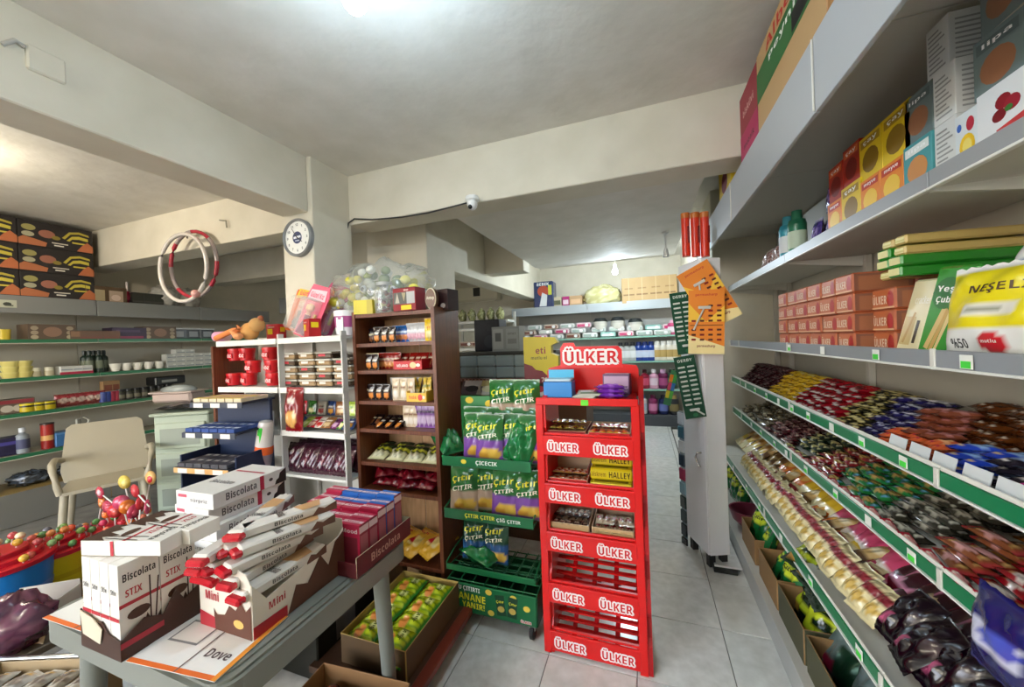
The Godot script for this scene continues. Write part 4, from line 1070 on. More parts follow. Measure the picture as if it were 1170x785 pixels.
	kind("silver_bag", "crisp_bag", "crisp bag", [["bag", pouch(0.17, 0.24, 0.07, hx("7a8f90"), [["r", 0.5, 0, 1, 0.6, hx("16382a")], ["e", 0.3, 0.2, 0.2, 0.1, hx("c22c5a")]], 12, 16, 53, 0.05, 1.8), vmat("foil", 0.28, 0.5)]])
	var bz := [[-1.62, "dark_carton", "silver_bag"], [-1.95, "dark_carton", "lime_bag"], [-2.27, "open_carton", "green_bag"], [-2.65, "open_carton", "green_bag"]]
	var desc := {"silver_bag": "silver grey crisp bag in the base carton", "lime_bag": "dark crisp bag with lime band in the base carton", "green_bag": "glossy green crisp bag in a base carton"}
	for e in bz:
		put(e[1], at(Vector3(0.70, 0.122, e[0]), -90), {"silver_bag": "open carton of silver bags under the lowest green strip", "lime_bag": "open carton of lime-banded bags under the lowest green strip", "green_bag": "brown open carton of green bags on the shelving base"}[e[2]], "base cartons" if e[2] == "green_bag" else "")
		for k in 4:
			put(e[2], Transform3D(Basis(Vector3.UP, deg_to_rad(-90 + rng.randf_range(-30, 30))) * Basis(Vector3.RIGHT, deg_to_rad(rng.randf_range(-35, -10))), Vector3(0.64 + 0.06 * (k % 3), 0.15, e[0] - 0.09 + 0.06 * k)), desc[e[2]], "bags in the base cartons")
	for k in 3:
		put("lime_bag", Transform3D(Basis(Vector3.UP, deg_to_rad(-95 + 15 * k)) * Basis(Vector3.RIGHT, deg_to_rad(-70)), Vector3(0.63, 0.34 + 0.025 * k, -1.90 - 0.07 * k)), "dark crisp bag with lime band lying on a carton", "bags lying on cartons")
	kind("pink_bowl", "plastic_bowl", "bowl", [["bowl", Sh.new().lathe(Vector3.ZERO, [[0.05, 0, hx("8e3048")], [0.1, 0.05, hx("8e3048")], [0.12, 0.12, hx("8e3048")], [0.11, 0.118, hx("702438")], [0, 0.03, hx("702438")]], 20), vmat("gloss_plastic", 0.3)]])
	put("pink_bowl", at(Vector3(0.66, 0.122, -3.0)), "dark pink plastic bowl on the shelving base", "")
	for k in 3:
		put("green_bag", at(Vector3(0.66, 0.122, -3.25 - 0.2 * k), -90 + 8 * k, -14), "green crisp bag standing on the far shelving base", "bags on the far base")
	# ---------------- grey shelf at eye height (y 1.425) ----------------
	y = 1.4035
	var bis := [["f", "t", 0.36, 0.52, 0.5, "ÜLKER", hx("f0d8c0"), 0.6], ["f", "e", 0.82, 0.45, 0.13, 0.4, hx("b02020")], ["f", "r", 0.02, 0.06, 0.98, 0.14, hx("e6b48a")], ["r", "r", 0.1, 0.1, 0.9, 0.8, hx("a86a4a")], ["l", "r", 0.1, 0.2, 0.9, 0.8, hx("a86a4a")]]
	kind("biscuit_box", "biscuit_pack", "biscuit pack", [["pack", carton(0.138, 0.078, 0.19, {"all": hx("b4603c"), "f": hx("c4683c"), "l": hx("8e5a48"), "r": hx("8e5a48")}, bis, 0.006), card]])
	for c in 6:
		for l in 4:
			put("biscuit_box", at(Vector3(0.885 + rng.randf_range(-0.006, 0.006), y + l * 0.079, -1.90 - c * 0.142), -90 + rng.randf_range(-2, 2)), "terracotta biscuit pack in the four-high stack on the grey shelf", "stacked biscuit packs")
	for l in 4: put("biscuit_box", at(Vector3(1.075, y + l * 0.079, -1.90), -90 + rng.randf_range(-3, 3)), "terracotta biscuit pack against the shelf back behind the stack", "rear biscuit packs")
	for l in 3: put("biscuit_box", at(Vector3(0.93, y + l * 0.079, -1.735), -90 + rng.randf_range(-3, 3)), "terracotta biscuit pack in the single pile before the cracker packs", "single pile of biscuit packs")
	kind("cracker_cream", "cracker_pack", "cracker pack", [["pack", carton(0.11, 0.25, 0.035, hx("e4d9ae"), [["f", "r", 0.1, 0.12, 0.55, 0.5, hx("cdb57c")], ["f", "r", 0.62, 0.15, 0.74, 0.45, hx("2c2822")], ["f", "t", 0.62, 0.72, 0.1, "cracker", hx("f8f4e4"), 0.6], ["f", "p", [0.2, 0.15, 0.3, 0.14, 0.5, 0.55, 0.42, 0.56], hx("b89455")]], 0.008), film]])
	kind("cracker_green", "cracker_pack", "cracker pack", [["pack", carton(0.14, 0.27, 0.035, hx("2f8f2c"), [["f", "p", [0.18, 0.08, 0.3, 0.06, 0.52, 0.52, 0.42, 0.56], hx("d8b878")], ["f", "p", [0.32, 0.06, 0.42, 0.05, 0.6, 0.5, 0.52, 0.54], hx("c9a25c")], ["f", "p", [0.45, 0.06, 0.52, 0.06, 0.68, 0.45, 0.6, 0.5], hx("e2c88c")], ["f", "e", 0.4, 0.7, 0.34, 0.18, hx("1f6e22")], ["f", "t", 0.45, 0.74, 0.09, "Yeşil", hx("f4f6ec"), 0.6], ["f", "t", 0.5, 0.62, 0.09, "Çubuk", hx("f4f6ec"), 0.62]], 0.008), film]])
	put("cracker_cream", Transform3D(Basis(Vector3.UP, deg_to_rad(-88)) * Basis(Vector3.RIGHT, deg_to_rad(-12)) * Basis(Vector3.BACK, deg_to_rad(-4)), Vector3(0.84, y, -1.60)), "cream cracker pack standing against the green one", "")
	put("cracker_green", Transform3D(Basis(Vector3.UP, deg_to_rad(-86)) * Basis(Vector3.RIGHT, deg_to_rad(-10)) * Basis(Vector3.BACK, deg_to_rad(-6)), Vector3(0.84, y, -1.475)), "green cracker stick pack standing beside the yellow sack", "")
	kind("long_cream", "cracker_pack", "cracker pack", [["pack", carton(0.05, 0.03, 0.34, {"all": hx("cdb06a"), "f": hx("ece2a4"), "t": hx("b89a58")}, [["f", "r", 0.1, 0.3, 0.9, 0.5, hx("d8cc84")]], 0.006), film]])
	kind("long_green", "cracker_pack", "cracker pack", [["pack", carton(0.06, 0.036, 0.36, {"all": hx("2a8a2a"), "f": hx("e8e0a0")}, [["t", "r", 0.1, 0.3, 0.9, 0.8, hx("3aa238")], ["l", "t", 0.5, 0.5, 0.5, "yeşil çubuk", hx("e8f0d8"), 0.45]], 0.006), film]])
	for l in 4:
		put("long_cream" if l != 1 and l != 2 else "long_green", at(Vector3(1.0, 1.668 + l * 0.036, -1.73 + 0.006 * l), -84), "long cream cracker pack lying crosswise on the standing packs" if l != 1 and l != 2 else "long green cracker pack lying crosswise on the standing packs", "long packs lying on top")
		put("long_cream" if l > 1 else "long_green", at(Vector3(1.0, 1.668 + l * 0.036, -1.66 + 0.006 * l), -84), "long cream cracker pack on the sack side of the pile" if l > 1 else "long green cracker pack on the sack side of the pile", "long packs on the sack side")
	for z in [-1.48, -1.38]:
		put("cracker_green", at(Vector3(1.06, y, z), -90), "green cracker pack hidden behind the standing packs", "rear green packs")
	kind("yellow_sack", "snack_sack", "snack sack", [["sack", pouch(0.32, 0.25, 0.11, hx("efefec"), [["r", 0.0, 0.33, 1, 0.92, hx("ead91c")], ["r", 0.26, 0.45, 0.62, 0.57, hx("e8e4d8")], ["r", 0.3, 0.48, 0.5, 0.54, hx("9a9c8c")], ["e", 0.46, 0.17, 0.1, 0.12, hx("c82430")], ["t", 0.47, 0.72, 0.13, "NEŞELİ", hx("54402a"), 0.4], ["t", 0.2, 0.16, 0.1, "%50", hx("555555"), 0.12], ["t", 0.46, 0.18, 0.035, "mutlu", hx("f2dcd8"), 0.11]], 26, 24, 61, 0.04, 1.3), film]])
	put("yellow_sack", Transform3D(Basis(Vector3.UP, deg_to_rad(-78)) * Basis(Vector3.RIGHT, deg_to_rad(-8)), Vector3(0.85, y, -1.255)), "large yellow and white snack sack with a red heart", "")
	kind("white_sack", "snack_sack", "snack sack", [["sack", pouch(0.34, 0.16, 0.1, hx("e6e8ea"), [["e", 0.35, 0.62, 0.12, 0.14, hx("d4707c")], ["r", 0.2, 0.1, 0.9, 0.32, hx("8a7a4c")], ["e", 0.75, 0.3, 0.2, 0.2, hx("c98a52")], ["r", 0.0, 0.1, 0.2, 0.3, hx("3c5aa0")]], 20, 14, 62, 0.06, 1.5), film]])
	put("white_sack", Transform3D(Basis(Vector3.UP, deg_to_rad(-72)) * Basis(Vector3.RIGHT, deg_to_rad(-30)), Vector3(0.97, 1.60, -1.22)), "white snack sack with brown picture lying over the yellow sack", "")
	# ---------------- upper grey shelf (y 1.94) ----------------
	y = 1.9115
	var tea := func(key: String, w: float, h: float, d: float, base: String, pic: String, win: String, txt: String) -> void:
		kind(key, "tea_box", "tea box", [["box", carton(w, h, d, {"all": hx(base), "d": hx("b8b0a0")}, [["f", "e", 0.5, 0.4, 0.36, 0.28, hx(pic)], ["f", "r", 0.08, 0.74, 0.92, 0.92, hx(win)], ["f", "t", 0.5, 0.83, 0.1, txt, hx("ffffff"), 0.6], ["l", "r", 0.1, 0.1, 0.9, 0.6, hx(pic)], ["r", "r", 0.15, 0.12, 0.85, 0.88, hx(win)]]), card]])
	tea.call("tea_yellow", 0.14, 0.16, 0.1, "e4c31e", "8a6a1c", "b08a18", "çay")
	tea.call("tea_orange", 0.12, 0.135, 0.1, "e8881e", "f2c63c", "c43a20", "meyve")
	tea.call("tea_red", 0.12, 0.15, 0.1, "b02c1c", "7a1a14", "d86a30", "çay")
	tea.call("tea_teal", 0.12, 0.145, 0.1, "4a9aa0", "c98a4a", "e6ece8", "lipa")
	tea.call("tea_grey", 0.12, 0.145, 0.1, "6f7f80", "9a6a4c", "5a6a6c", "lipa")
	kind("tea_white", "tea_box", "tea box", [["box", carton(0.078, 0.145, 0.1, {"all": hx("dfe0de")}, range(9).map(func(k): return ["f", "r", 0.12, 0.1 + 0.09 * k, 0.85 - 0.12 * (k % 3), 0.135 + 0.09 * k, hx("9a9c9a")]) + range(9).map(func(k): return ["r", "r", 0.12, 0.1 + 0.09 * k, 0.8 - 0.1 * (k % 2), 0.135 + 0.09 * k, hx("a4a6a4")])), card]])
	kind("tea_cherry", "tea_box", "tea box", [["box", carton(0.2, 0.14, 0.11, {"all": hx("e6e9ec")}, [["f", "e", 0.35, 0.66, 0.1, 0.12, hx("8e1024")], ["f", "e", 0.46, 0.56, 0.1, 0.12, hx("a01830")], ["f", "e", 0.3, 0.46, 0.09, 0.1, hx("7a1020")], ["f", "e", 0.42, 0.5, 0.05, 0.05, hx("3c7a34")], ["f", "p", [0.3, 0.12, 0.62, 0.2, 0.6, 0.32, 0.26, 0.24], hx("c83a3c")], ["f", "e", 0.85, 0.25, 0.12, 0.1, hx("3c7ac0")]]), card]])
	kind("tea_lemon", "tea_box", "tea box", [["box", carton(0.075, 0.13, 0.1, {"all": hx("dfe6ea")}, [["f", "e", 0.5, 0.32, 0.32, 0.24, hx("ecc22a")], ["f", "e", 0.5, 0.32, 0.2, 0.15, hx("f6e27a")], ["f", "e", 0.65, 0.72, 0.16, 0.14, hx("b82c40")], ["f", "e", 0.2, 0.74, 0.1, 0.08, hx("3c6ac0")]]), card]])
	put("tea_cherry", at(Vector3(0.845, y, -1.145), -90), "wide white tea box with cherries at the shelf front", "")
	put("tea_lemon", at(Vector3(0.845, y, -1.283), -90), "white tea box with a lemon slice beside the cherry box", "")
	for l in 2: put("tea_white", at(Vector3(0.85, y + 0.146 * l, -1.362), -90), ["slim white tea box with ingredient panel beside the teal box", "slim white tea box standing on its twin by the teal box"][l], "")
	put("tea_teal", at(Vector3(0.845, y, -1.464), -90), "teal tea box with fruit picture beside the orange boxes", "")
	put("tea_grey", at(Vector3(0.85, y + 0.146, -1.464), -90), "grey-green tea box on top of the teal box", "")
	for k in 2:
		put("tea_orange", at(Vector3(0.845, y, -1.586 - 0.122 * k), -90), ["orange fruit tea box beside the teal box", "orange fruit tea box behind the first orange one"][k], "")
		put("tea_yellow", at(Vector3(0.85, y + 0.136, -1.568 - 0.142 * k), -90), ["yellow tea box on the orange boxes by the teal one", "yellow tea box on the orange boxes by the red one"][k], "")
		put("tea_yellow" if k == 0 else "tea_orange", at(Vector3(0.845, y, -1.84 - 0.131 * k), -90), ["yellow tea box under the red ones", "orange tea box beside the purple packets"][k], "")
		put("tea_red", at(Vector3(0.85, y + (0.161 if k == 0 else 0.136), -1.84 - 0.125 * k), -90), ["red tea box on the yellow one", "red tea box on the orange one beside the purple packets"][k], "")
	put("tea_grey", at(Vector3(0.86, y + 0.141, -1.22), -86), "grey-green tea box on the cherry and lemon boxes", "")
	put("tea_grey", at(Vector3(0.86, y + 0.287, -1.20), -92), "topmost grey-green tea box under the canopy", "")
	put("tea_grey", at(Vector3(0.86, y + 0.141, -1.08), -92), "grey-green tea box on the cherry box near the shelf joint", "")
	put("tea_white", at(Vector3(0.86, y + 0.293, -1.40), -88), "slim white tea box lying third high beside the grey one", "")
	kind("purple_packet", "sweet_packet", "sweet packet", [["packet", pouch(0.09, 0.14, 0.035, hx("4a3a86"), [["e", 0.5, 0.5, 0.4, 0.18, hx("9a8ac8")], ["s", 3.0, 5.0, 0.3, hx("382c70")], ["r", 0, 0.85, 1, 1, hx("c8c4dc")]], 10, 12, 71), film]])
	for k in 6:
		put("purple_packet", at(Vector3(0.83 + 0.05 * (k % 2), y + (0.13 if k > 3 else 0.0), -2.09 - 0.085 * (k % 4)), -90 + rng.randf_range(-8, 8), -8), "purple patterned sweet packet on the upper shelf", "purple packets")
	for p in [["bottle_blue", "3c9ab0", "5ab8c8", "e4e8ea", "turquoise bottle at the upper shelf end"], ["bottle_teal", "2c7a5a", "3c8a6a", "c8d8c0", "green-capped bottle beside the purple packets"]]:
		kind(p[0], "plastic_bottle", "bottle", bottle(0.045, 0.26, hx(p[1]), hx(p[2]), hx(p[3]), 1))
	put("bottle_blue", at(Vector3(0.83, y, -2.62)), "turquoise bottle near the upper shelf end", "")
	put("bottle_teal", at(Vector3(0.84, y, -2.51)), "green bottle beside the purple packets", "")
	kind("brown_packet", "sweet_packet", "sweet packet", [["packet", pouch(0.16, 0.15, 0.06, hx("a07a74"), [["s", 6.0, 4.0, 0.35, hx("6a3c3a")], ["s", -5.0, 7.0, 0.2, hx("d8c4bc")]], 16, 14, 72), film]])
	put("brown_packet", at(Vector3(0.84, y, -2.85), -90, -6), "dotted pink-brown packet at the far end of the upper shelf", "sweet packets at the far end")
	put("brown_packet", at(Vector3(0.84, y, -3.05), -90, -6), "dotted pink-brown packet behind its twin at the far end", "sweet packets at the far end")
	# ---------------- cartons on the canopy ----------------
	kind("carton_green", "shipping_carton", "carton", [["box", carton(0.68, 0.38, 0.3, {"all": hx("b98a5a"), "f": hx("c09a6a"), "l": hx("b58c5e")}, [["f", "r", 0, 0.42, 1, 0.78, hx("2f6b34")], ["f", "t", 0.5, 0.88, 0.13, "Albeni", hx("c02a1c"), 0.6], ["f", "t", 0.5, 0.68, 0.1, "Peynir", hx("f0efe4"), 0.5], ["f", "r", 0.62, 0.46, 0.85, 0.64, hx("111410")], ["l", "r", 0, 0.36, 1, 0.78, hx("2f6b34")], ["r", "r", 0, 0.36, 1, 0.78, hx("2f6b34")], ["r", "t", 0.5, 0.88, 0.1, "Albeni", hx("c02a1c"), 0.6], ["r", "t", 0.5, 0.56, 0.1, "Peynir", hx("dfe8cc"), 0.6]], 0.003), paper]])
	kind("carton_pink", "shipping_carton", "carton", [["box", carton(0.32, 0.38, 0.28, {"all": hx("9a2c3a")}, [["f", "r", 0, 0, 1, 0.45, hx("b8285a")], ["f", "t", 0.5, 0.7, 0.1, "bisküvi", hx("e0b0a8"), 0.6], ["r", "r", 0, 0, 1, 0.45, hx("b8285a")], ["f", "t", 0.5, 0.25, 0.08, "mozaik", hx("5a1020"), 0.6]], 0.003), paper]])
	kind("carton_yellow", "shipping_carton", "carton", [["box", carton(0.36, 0.36, 0.28, {"all": hx("dcb81e")}, [["f", "e", 0.5, 0.3, 0.25, 0.2, hx("7a1c28")], ["f", "t", 0.5, 0.72, 0.12, "kek", hx("6a4a18"), 0.6], ["r", "e", 0.5, 0.4, 0.3, 0.2, hx("8a2c24")]], 0.003), paper]])
	put("carton_green", at(Vector3(0.692, 2.3965, -1.69), -90), "brown carton with a green band on top of the canopy", "")
	put("carton_pink", at(Vector3(0.686, 2.3965, -2.205), -90), "tall maroon and pink carton on top of the canopy", "")
	put("carton_yellow", at(Vector3(0.686, 2.3965, -2.81), -90), "yellow carton at the far end of the canopy", "")
	# ---------------- razor cards and tubes at the white cabinet ----------------
	kind("tube_red", "confetti_tube", "tube", [["tube_body", Sh.new().lathe(Vector3.ZERO, [[0, 0, hx("d8321c")], [0.026, 0, hx("d8321c")], [0.026, 0.27, hx("e03a20")], [0.02, 0.275, hx("b8501c")], [0.0, 0.275, hx("b8501c")]], 18), vmat("gloss_plastic", 0.3)], ["tube_cap", Sh.new().lathe(Vector3.ZERO, [[0.0275, 0.25, hx("c8702c")], [0.0275, 0.285, hx("c8702c")], [0, 0.288, hx("a8581c")]], 18), vmat("gloss_plastic", 0.3)], ["tube_print", Sh.new().box(Vector3(0.012, 0.14, 0.0235), Vector3(0.018, 0.11, 0.002), hx("7a1410"), 0), paper]])
	for k in 3:
		put("tube_red", at(pZ(785 + 11.0 * k, 293, -2.66 + 0.01 * k) + Vector3(0, 0.004, -0.03), 10 * k), ["bright red tube at the aisle edge of the white cabinet top", "bright red tube between two others on the white cabinet", "bright red tube at the wall side of the white cabinet top"][k], "red tubes")
	var oc := func(a: float) -> Array:
		var sh := Sh.new().box(Vector3(0, -0.2, 0), Vector3(0.2, 0.4, 0.003), hx("e8861e"), 0.0)
		print_on(sh, Vector3(0, -0.2, 0), Vector3(0.2, 0.4, 0.003), [["f", "p", [0, 0.5, 0, 0.8, 0.5, 0.5, 1, 0.75, 1, 0.5], hx("f2c23c")], ["f", "p", [0, 0, 1, 0, 1, 0.12, 0, 0.3], hx("f4e0a0")], ["f", "t", 0.5, 0.92, 0.05, "permasharp", hx("c83020"), 0.6], ["f", "r", 0.05, 0.44, 0.95, 0.455, hx("8a4a10")], ["f", "t", 0.5, 0.12, 0.05, "permasharp", hx("8a1c18"), 0.5]])
		var parts := [["card", sh, paper]]
		for r in 7:
			for c in 4:
				if r < 3 and c < 2: continue
				parts.append(["blister", Sh.new().box(Vector3(-0.07 + 0.047 * c, -0.1 - 0.031 * r - (0.025 if r > 3 else 0.0), 0.003), Vector3(0.024, 0.012, 0.006), hx("5a2418") if (r + c) % 3 else hx("8a1c18"), 0.001), vmat("gloss_plastic", 0.3)])
		parts.append(["razor", Sh.new().tube([Vector3(-0.07, -0.25, 0.008), Vector3(-0.015, -0.12, 0.008)], 0.006, hx("c8c4b8"), 6), vmat("gloss_plastic", 0.3)])
		parts.append(["razor_head", Sh.new().box(Vector3(-0.01, -0.11, 0.008), Vector3(0.07, 0.018, 0.012), hx("d0ccc0"), 0.002), vmat("gloss_plastic", 0.3)])
		return parts
	kind("card_orange", "razor_card", "razor card", oc.call(0.0))
	put("card_orange", at(pZ(790, 306, -2.60), -4, 0, 27), "orange razor card tilted behind the other cards on the white cabinet", "orange razor cards")
	put("card_orange", at(pZ(807, 331, -2.565), -4, 0, -2), "orange razor card hanging straight over the cabinet edge", "orange razor cards")
	var gc := Sh.new().box(Vector3(0, -0.2, 0), Vector3(0.125, 0.4, 0.003), hx("16523a"), 0.0)
	print_on(gc, Vector3(0, -0.2, 0), Vector3(0.125, 0.4, 0.003), [["f", "t", 0.5, 0.93, 0.045, "DERBY", hx("e8f0e8"), 0.7], ["f", "e", 0.5, 0.05, 0.12, 0.03, hx("2c7a52")]])
	var gparts := [["card", gc, paper]]
	for r in 9:
		for c in 2:
			gparts.append(["blister", Sh.new().box(Vector3(-0.028 + 0.056 * c, -0.07 - 0.03 * r, 0.004), Vector3(0.042, 0.011, 0.008), hx("dfe4de"), 0.002), vmat("gloss_plastic", 0.3)])
	gparts.append(["razor", Sh.new().tube([Vector3(0.01, -0.35, 0.008), Vector3(0.05, -0.385, 0.008)], 0.006, hx("e0e4de"), 6), vmat("gloss_plastic", 0.3)])
	gparts.append(["razor_head", Sh.new().box(Vector3(0.0, -0.345, 0.008), Vector3(0.06, 0.015, 0.012), hx("e6e8e2"), 0.003), vmat("gloss_plastic", 0.3)])
	kind("card_green", "razor_card", "razor card", gparts)
	put("card_green", at(pZ(776, 334, -2.60), 12, 0, 6), "dark green razor card hanging at the upper aisle side of the white cabinet", "")
	put("card_green", at(pZ(781, 407, -2.58), 8, 0, 9), "dark green razor card hanging below the first on the white cabinet", "")
	kind("sachet_strip", "sachet_strip", "sachet strip", [["strip", Sh.new().box(Vector3(0, -0.5, 0), Vector3(0.05, 1.0, 0.006), hx("8fa0a8"), 0.0), film]] + range(10).map(func(k): return ["sachet", Sh.new().box(Vector3(0, -0.05 - 0.1 * k, 0.006), Vector3(0.06, 0.085, 0.014), [hx("c8d4dc"), hx("4a7a8c"), hx("e0e4e6"), hx("2c3c4c"), hx("b03c5a"), hx("8ab0c0"), hx("28403a"), hx("3c4a4a"), hx("1c2a2c"), hx("2c2c30")][k], 0.004), film]))
	put("sachet_strip", at(pZ(778, 470, -2.87), -60, 0, 0), "strip of small sachets hanging at the rear edge of the white cabinet", "")
	kind("color_fan", "sachet_strip", "sachet strip", [["strip", Sh.new().box(Vector3(0, -0.1, 0), Vector3(0.05, 0.26, 0.004), hx("4a8a5a"), 0.0), film]] + range(6).map(func(k): return ["sachet", Sh.new().box(Vector3(-0.012 + 0.024 * (k % 2), -0.03 - 0.06 * int(k / 2.0), 0.005), Vector3(0.024, 0.055, 0.008), [hx("e8842c"), hx("4aa04c"), hx("d8486a"), hx("3c7ab8"), hx("e8d03c"), hx("5ab04a")][k], 0.003), film]))
	put("color_fan", at(pZ(770, 428, -2.9), 0, 0, -14), "colourful strip of sweets hanging beside the green razor cards", "")

func open_carton(w: float, h: float, d: float, inner: String, outer: String) -> Array:
	var paper := vmat("paper", 0.6)
	var t := 0.005
	var cols := {"all": hx(inner), "f": hx(outer)}
	return [["floor_board", Sh.new().box(Vector3(0, 0.004, 0), Vector3(w, 0.008, d), hx(inner)), paper],
		["front_wall", Sh.new().box(Vector3(0, h / 2, d / 2), Vector3(w, h, t), cols), paper],
		["back_wall", Sh.new().box(Vector3(0, h / 2, -d / 2), Vector3(w, h, t), {"all": hx(inner), "b": hx(outer)}), paper],
		["side_wall", Sh.new().box(Vector3(-w / 2, h / 2, 0), Vector3(t, h, d), {"all": hx(inner), "l": hx(outer)}), paper],
		["side_wall", Sh.new().box(Vector3(w / 2, h / 2, 0), Vector3(t, h, d), {"all": hx(inner), "r": hx(outer)}), paper]]

# a row of things on a shelf that faces the camera, between two pixel columns
func row_px(key: String, px0: float, px1: float, n: int, py: float, z: float, zb: float, label: String, group: String, yaw := 0.0, tilt := 0.0, jit := 4.0) -> void:
	var y: float = pZ(455 if zb < -1.74 else 360, py, zb).y + 0.0015
	for i in n:
		var q := 0.5 if n == 1 else (i + 0.5) / n
		var x: float = pZ(lerpf(px0, px1, q), py - 20, z).x
		put(key, at(Vector3(x, y, z), yaw + rng.randf_range(-jit, jit), tilt), label, group)

func middle_goods() -> void:
	var film := vmat("film", 0.26, 0.0, 0.4)
	var foil := vmat("foil", 0.28, 0.5)
	var paper := vmat("paper", 0.6)
	var card := vmat("gloss_card", 0.42)
	var gp := vmat("gloss_plastic", 0.3)
	var sach := func(key: String, w: float, h: float, base: String, blob: String, acc: String, sd: int) -> void:
		kind(key, "coffee_sachet", "sachet", [["sachet", pouch(w, h, 0.02, hx(base), [["e", 0.5, 0.3, 0.36, 0.2, hx(blob)], ["r", 0.2, 0.55, 0.8, 0.68, hx(acc)]], 8, 10, sd), film]])
	sach.call("s_orange", 0.05, 0.095, "231c18", "e08a3c", "e8e0d0", 101)
	sach.call("s_black", 0.045, 0.09, "17151a", "7a4a2c", "d8c8a0", 102)
	sach.call("s_blue", 0.055, 0.1, "1c5aa8", "e08a4c", "d8e8f4", 103)
	sach.call("s_white", 0.05, 0.11, "c8cace", "d8a0b0", "f4f4f4", 104)
	sach.call("s_yellow", 0.055, 0.13, "e8c21e", "f0e0a0", "d8901c", 105)
	sach.call("s_cream", 0.05, 0.1, "d8cc9c", "c07a3c", "2c2420", 106)
	sach.call("s_red", 0.05, 0.1, "8e2018", "d89050", "e8d8c0", 107)
	sach.call("s_silver", 0.055, 0.13, "a8a6a4", "e6e2dc", "55504c", 108)
	sach.call("s_tan", 0.05, 0.13, "d8c4a4", "f0e8dc", "7a4a2c", 109)
	sach.call("s_purple", 0.06, 0.16, "7a4a94", "c8b4d4", "281c30", 110)
	var zb := -1.78; var zi := -1.87
	# bookcase shelf by shelf
	row_px("s_black", 422, 440, 4, 391, zi, zb, "black coffee sachet on the top bookcase shelf", "coffee sachets, top shelf")
	row_px("s_orange", 426, 452, 3, 391, zi + 0.05, zb, "black sachet with orange cup in front on the top bookcase shelf", "orange-cup sachets, top shelf")
	row_px("s_blue", 450, 466, 3, 391, zi, zb, "blue coffee sachet on the top bookcase shelf", "blue sachets")
	row_px("s_white", 466, 486, 5, 391, zi, zb, "white and pink sachet on the top bookcase shelf", "white sachets")
	row_px("s_yellow", 486, 494, 1, 391, zi + 0.02, zb, "tall yellow pouch at the bookcase side panel", "")
	row_px("s_cream", 416, 432, 4, 423, zi, zb, "cream and brown sachet on the second bookcase shelf", "cream sachets")
	row_px("s_orange", 418, 432, 2, 423, zi + 0.05, zb, "black sachet with orange cup before the cream ones", "orange-cup sachets, second shelf")
	row_px("s_red", 434, 456, 5, 423, zi, zb, "brown-red coffee sachet on the second bookcase shelf", "red sachets")
	row_px("s_black", 414, 440, 5, 459, zi, zb, "black coffee sachet on the third bookcase shelf", "coffee sachets, third shelf")
	row_px("s_orange", 420, 446, 3, 459, zi + 0.05, zb, "black sachet with orange cup on the third bookcase shelf", "orange-cup sachets, third shelf")
	row_px("s_silver", 448, 478, 6, 459, zi, zb, "silver foil sachet standing tall on the third bookcase shelf", "silver sachets")
	row_px("s_tan", 448, 474, 3, 459, zi + 0.05, zb, "pale tan sachet before the silver foil ones", "tan sachets")
	row_px("s_black", 418, 462, 6, 492, zi, zb, "black coffee sachet on the fourth bookcase shelf", "coffee sachets, fourth shelf", 0, -55, 20)
	row_px("s_orange", 424, 456, 3, 492, zi + 0.06, zb, "black sachet with orange cup lying on the fourth bookcase shelf", "orange-cup sachets, fourth shelf", 0, -62, 20)
	row_px("s_tan", 462, 478, 3, 492, zi, zb, "pale tan sachet beside the purple pouches", "tan sachets, fourth shelf")
	row_px("s_purple", 477, 497, 4, 492, zi, zb, "purple pouch standing on the fourth bookcase shelf", "purple pouches")
	var trayk := func(key: String, w: float, h: float, d: float, col: String, txt: String, tc: String, spot: String) -> void:
		var sh := Sh.new()
		sh.box(Vector3(0, h / 2, d / 2), Vector3(w, h, 0.004), hx(col), 0.0)
		print_on(sh, Vector3(0, h / 2, d / 2), Vector3(w, h, 0.004), [["f", "t", 0.32, 0.5, 0.4, txt, hx(tc), 0.4], ["f", "e", 0.7, 0.5, 0.12, 0.36, hx(spot)], ["f", "e", 0.88, 0.5, 0.07, 0.2, hx("f0e0d0")]])
		kind(key, "display_tray", "display tray", [["tray_front", sh, card], ["tray_floor", Sh.new().box(Vector3(0, 0.003, 0), Vector3(w, 0.005, d), hx(col)), card], ["tray_side", Sh.new().box(Vector3(-w / 2, h * 0.6, 0), Vector3(0.004, h * 1.2, d), hx(col)), card], ["tray_side", Sh.new().box(Vector3(w / 2, h * 0.6, 0), Vector3(0.004, h * 1.2, d), hx(col)), card]])
	trayk.call("tray_red", 0.19, 0.05, 0.12, "c01a20", "MİLANO", "f4e8e0", "e8c890")
	trayk.call("tray_yellow", 0.13, 0.05, 0.12, "e8b83c", "fındık", "c83020", "d83a2c")
	put("tray_red", at(Vector3(pZ(475, 420, zi).x, pZ(455, 423, zb).y + 0.002, zi + 0.02)), "red card display tray on the second bookcase shelf", "")
	for k in 5:
		put("s_red", at(Vector3(pZ(461 + 7.0 * k, 420, zi).x, pZ(455, 423, zb).y + 0.008, zi), rng.randf_range(-20, 20), -30), "brown-red sachet tossed in the red display tray", "sachets in the red tray")
	put("tray_yellow", at(Vector3(pZ(486, 455, zi).x, pZ(455, 459, zb).y + 0.002, zi + 0.03)), "yellow card display tray of stick sachets", "")
	sach.call("s_stick", 0.022, 0.13, "e0c04c", "f0e8b0", "5a7a3c", 111)
	for k in 6:
		put("s_stick", at(Vector3(pZ(478 + 3.2 * k, 455, zi).x, pZ(455, 459, zb).y + 0.006, zi + 0.02), rng.randf_range(-20, 20), -8, rng.randf_range(-14, 14)), "thin yellow stick sachet in the yellow tray", "stick sachets")
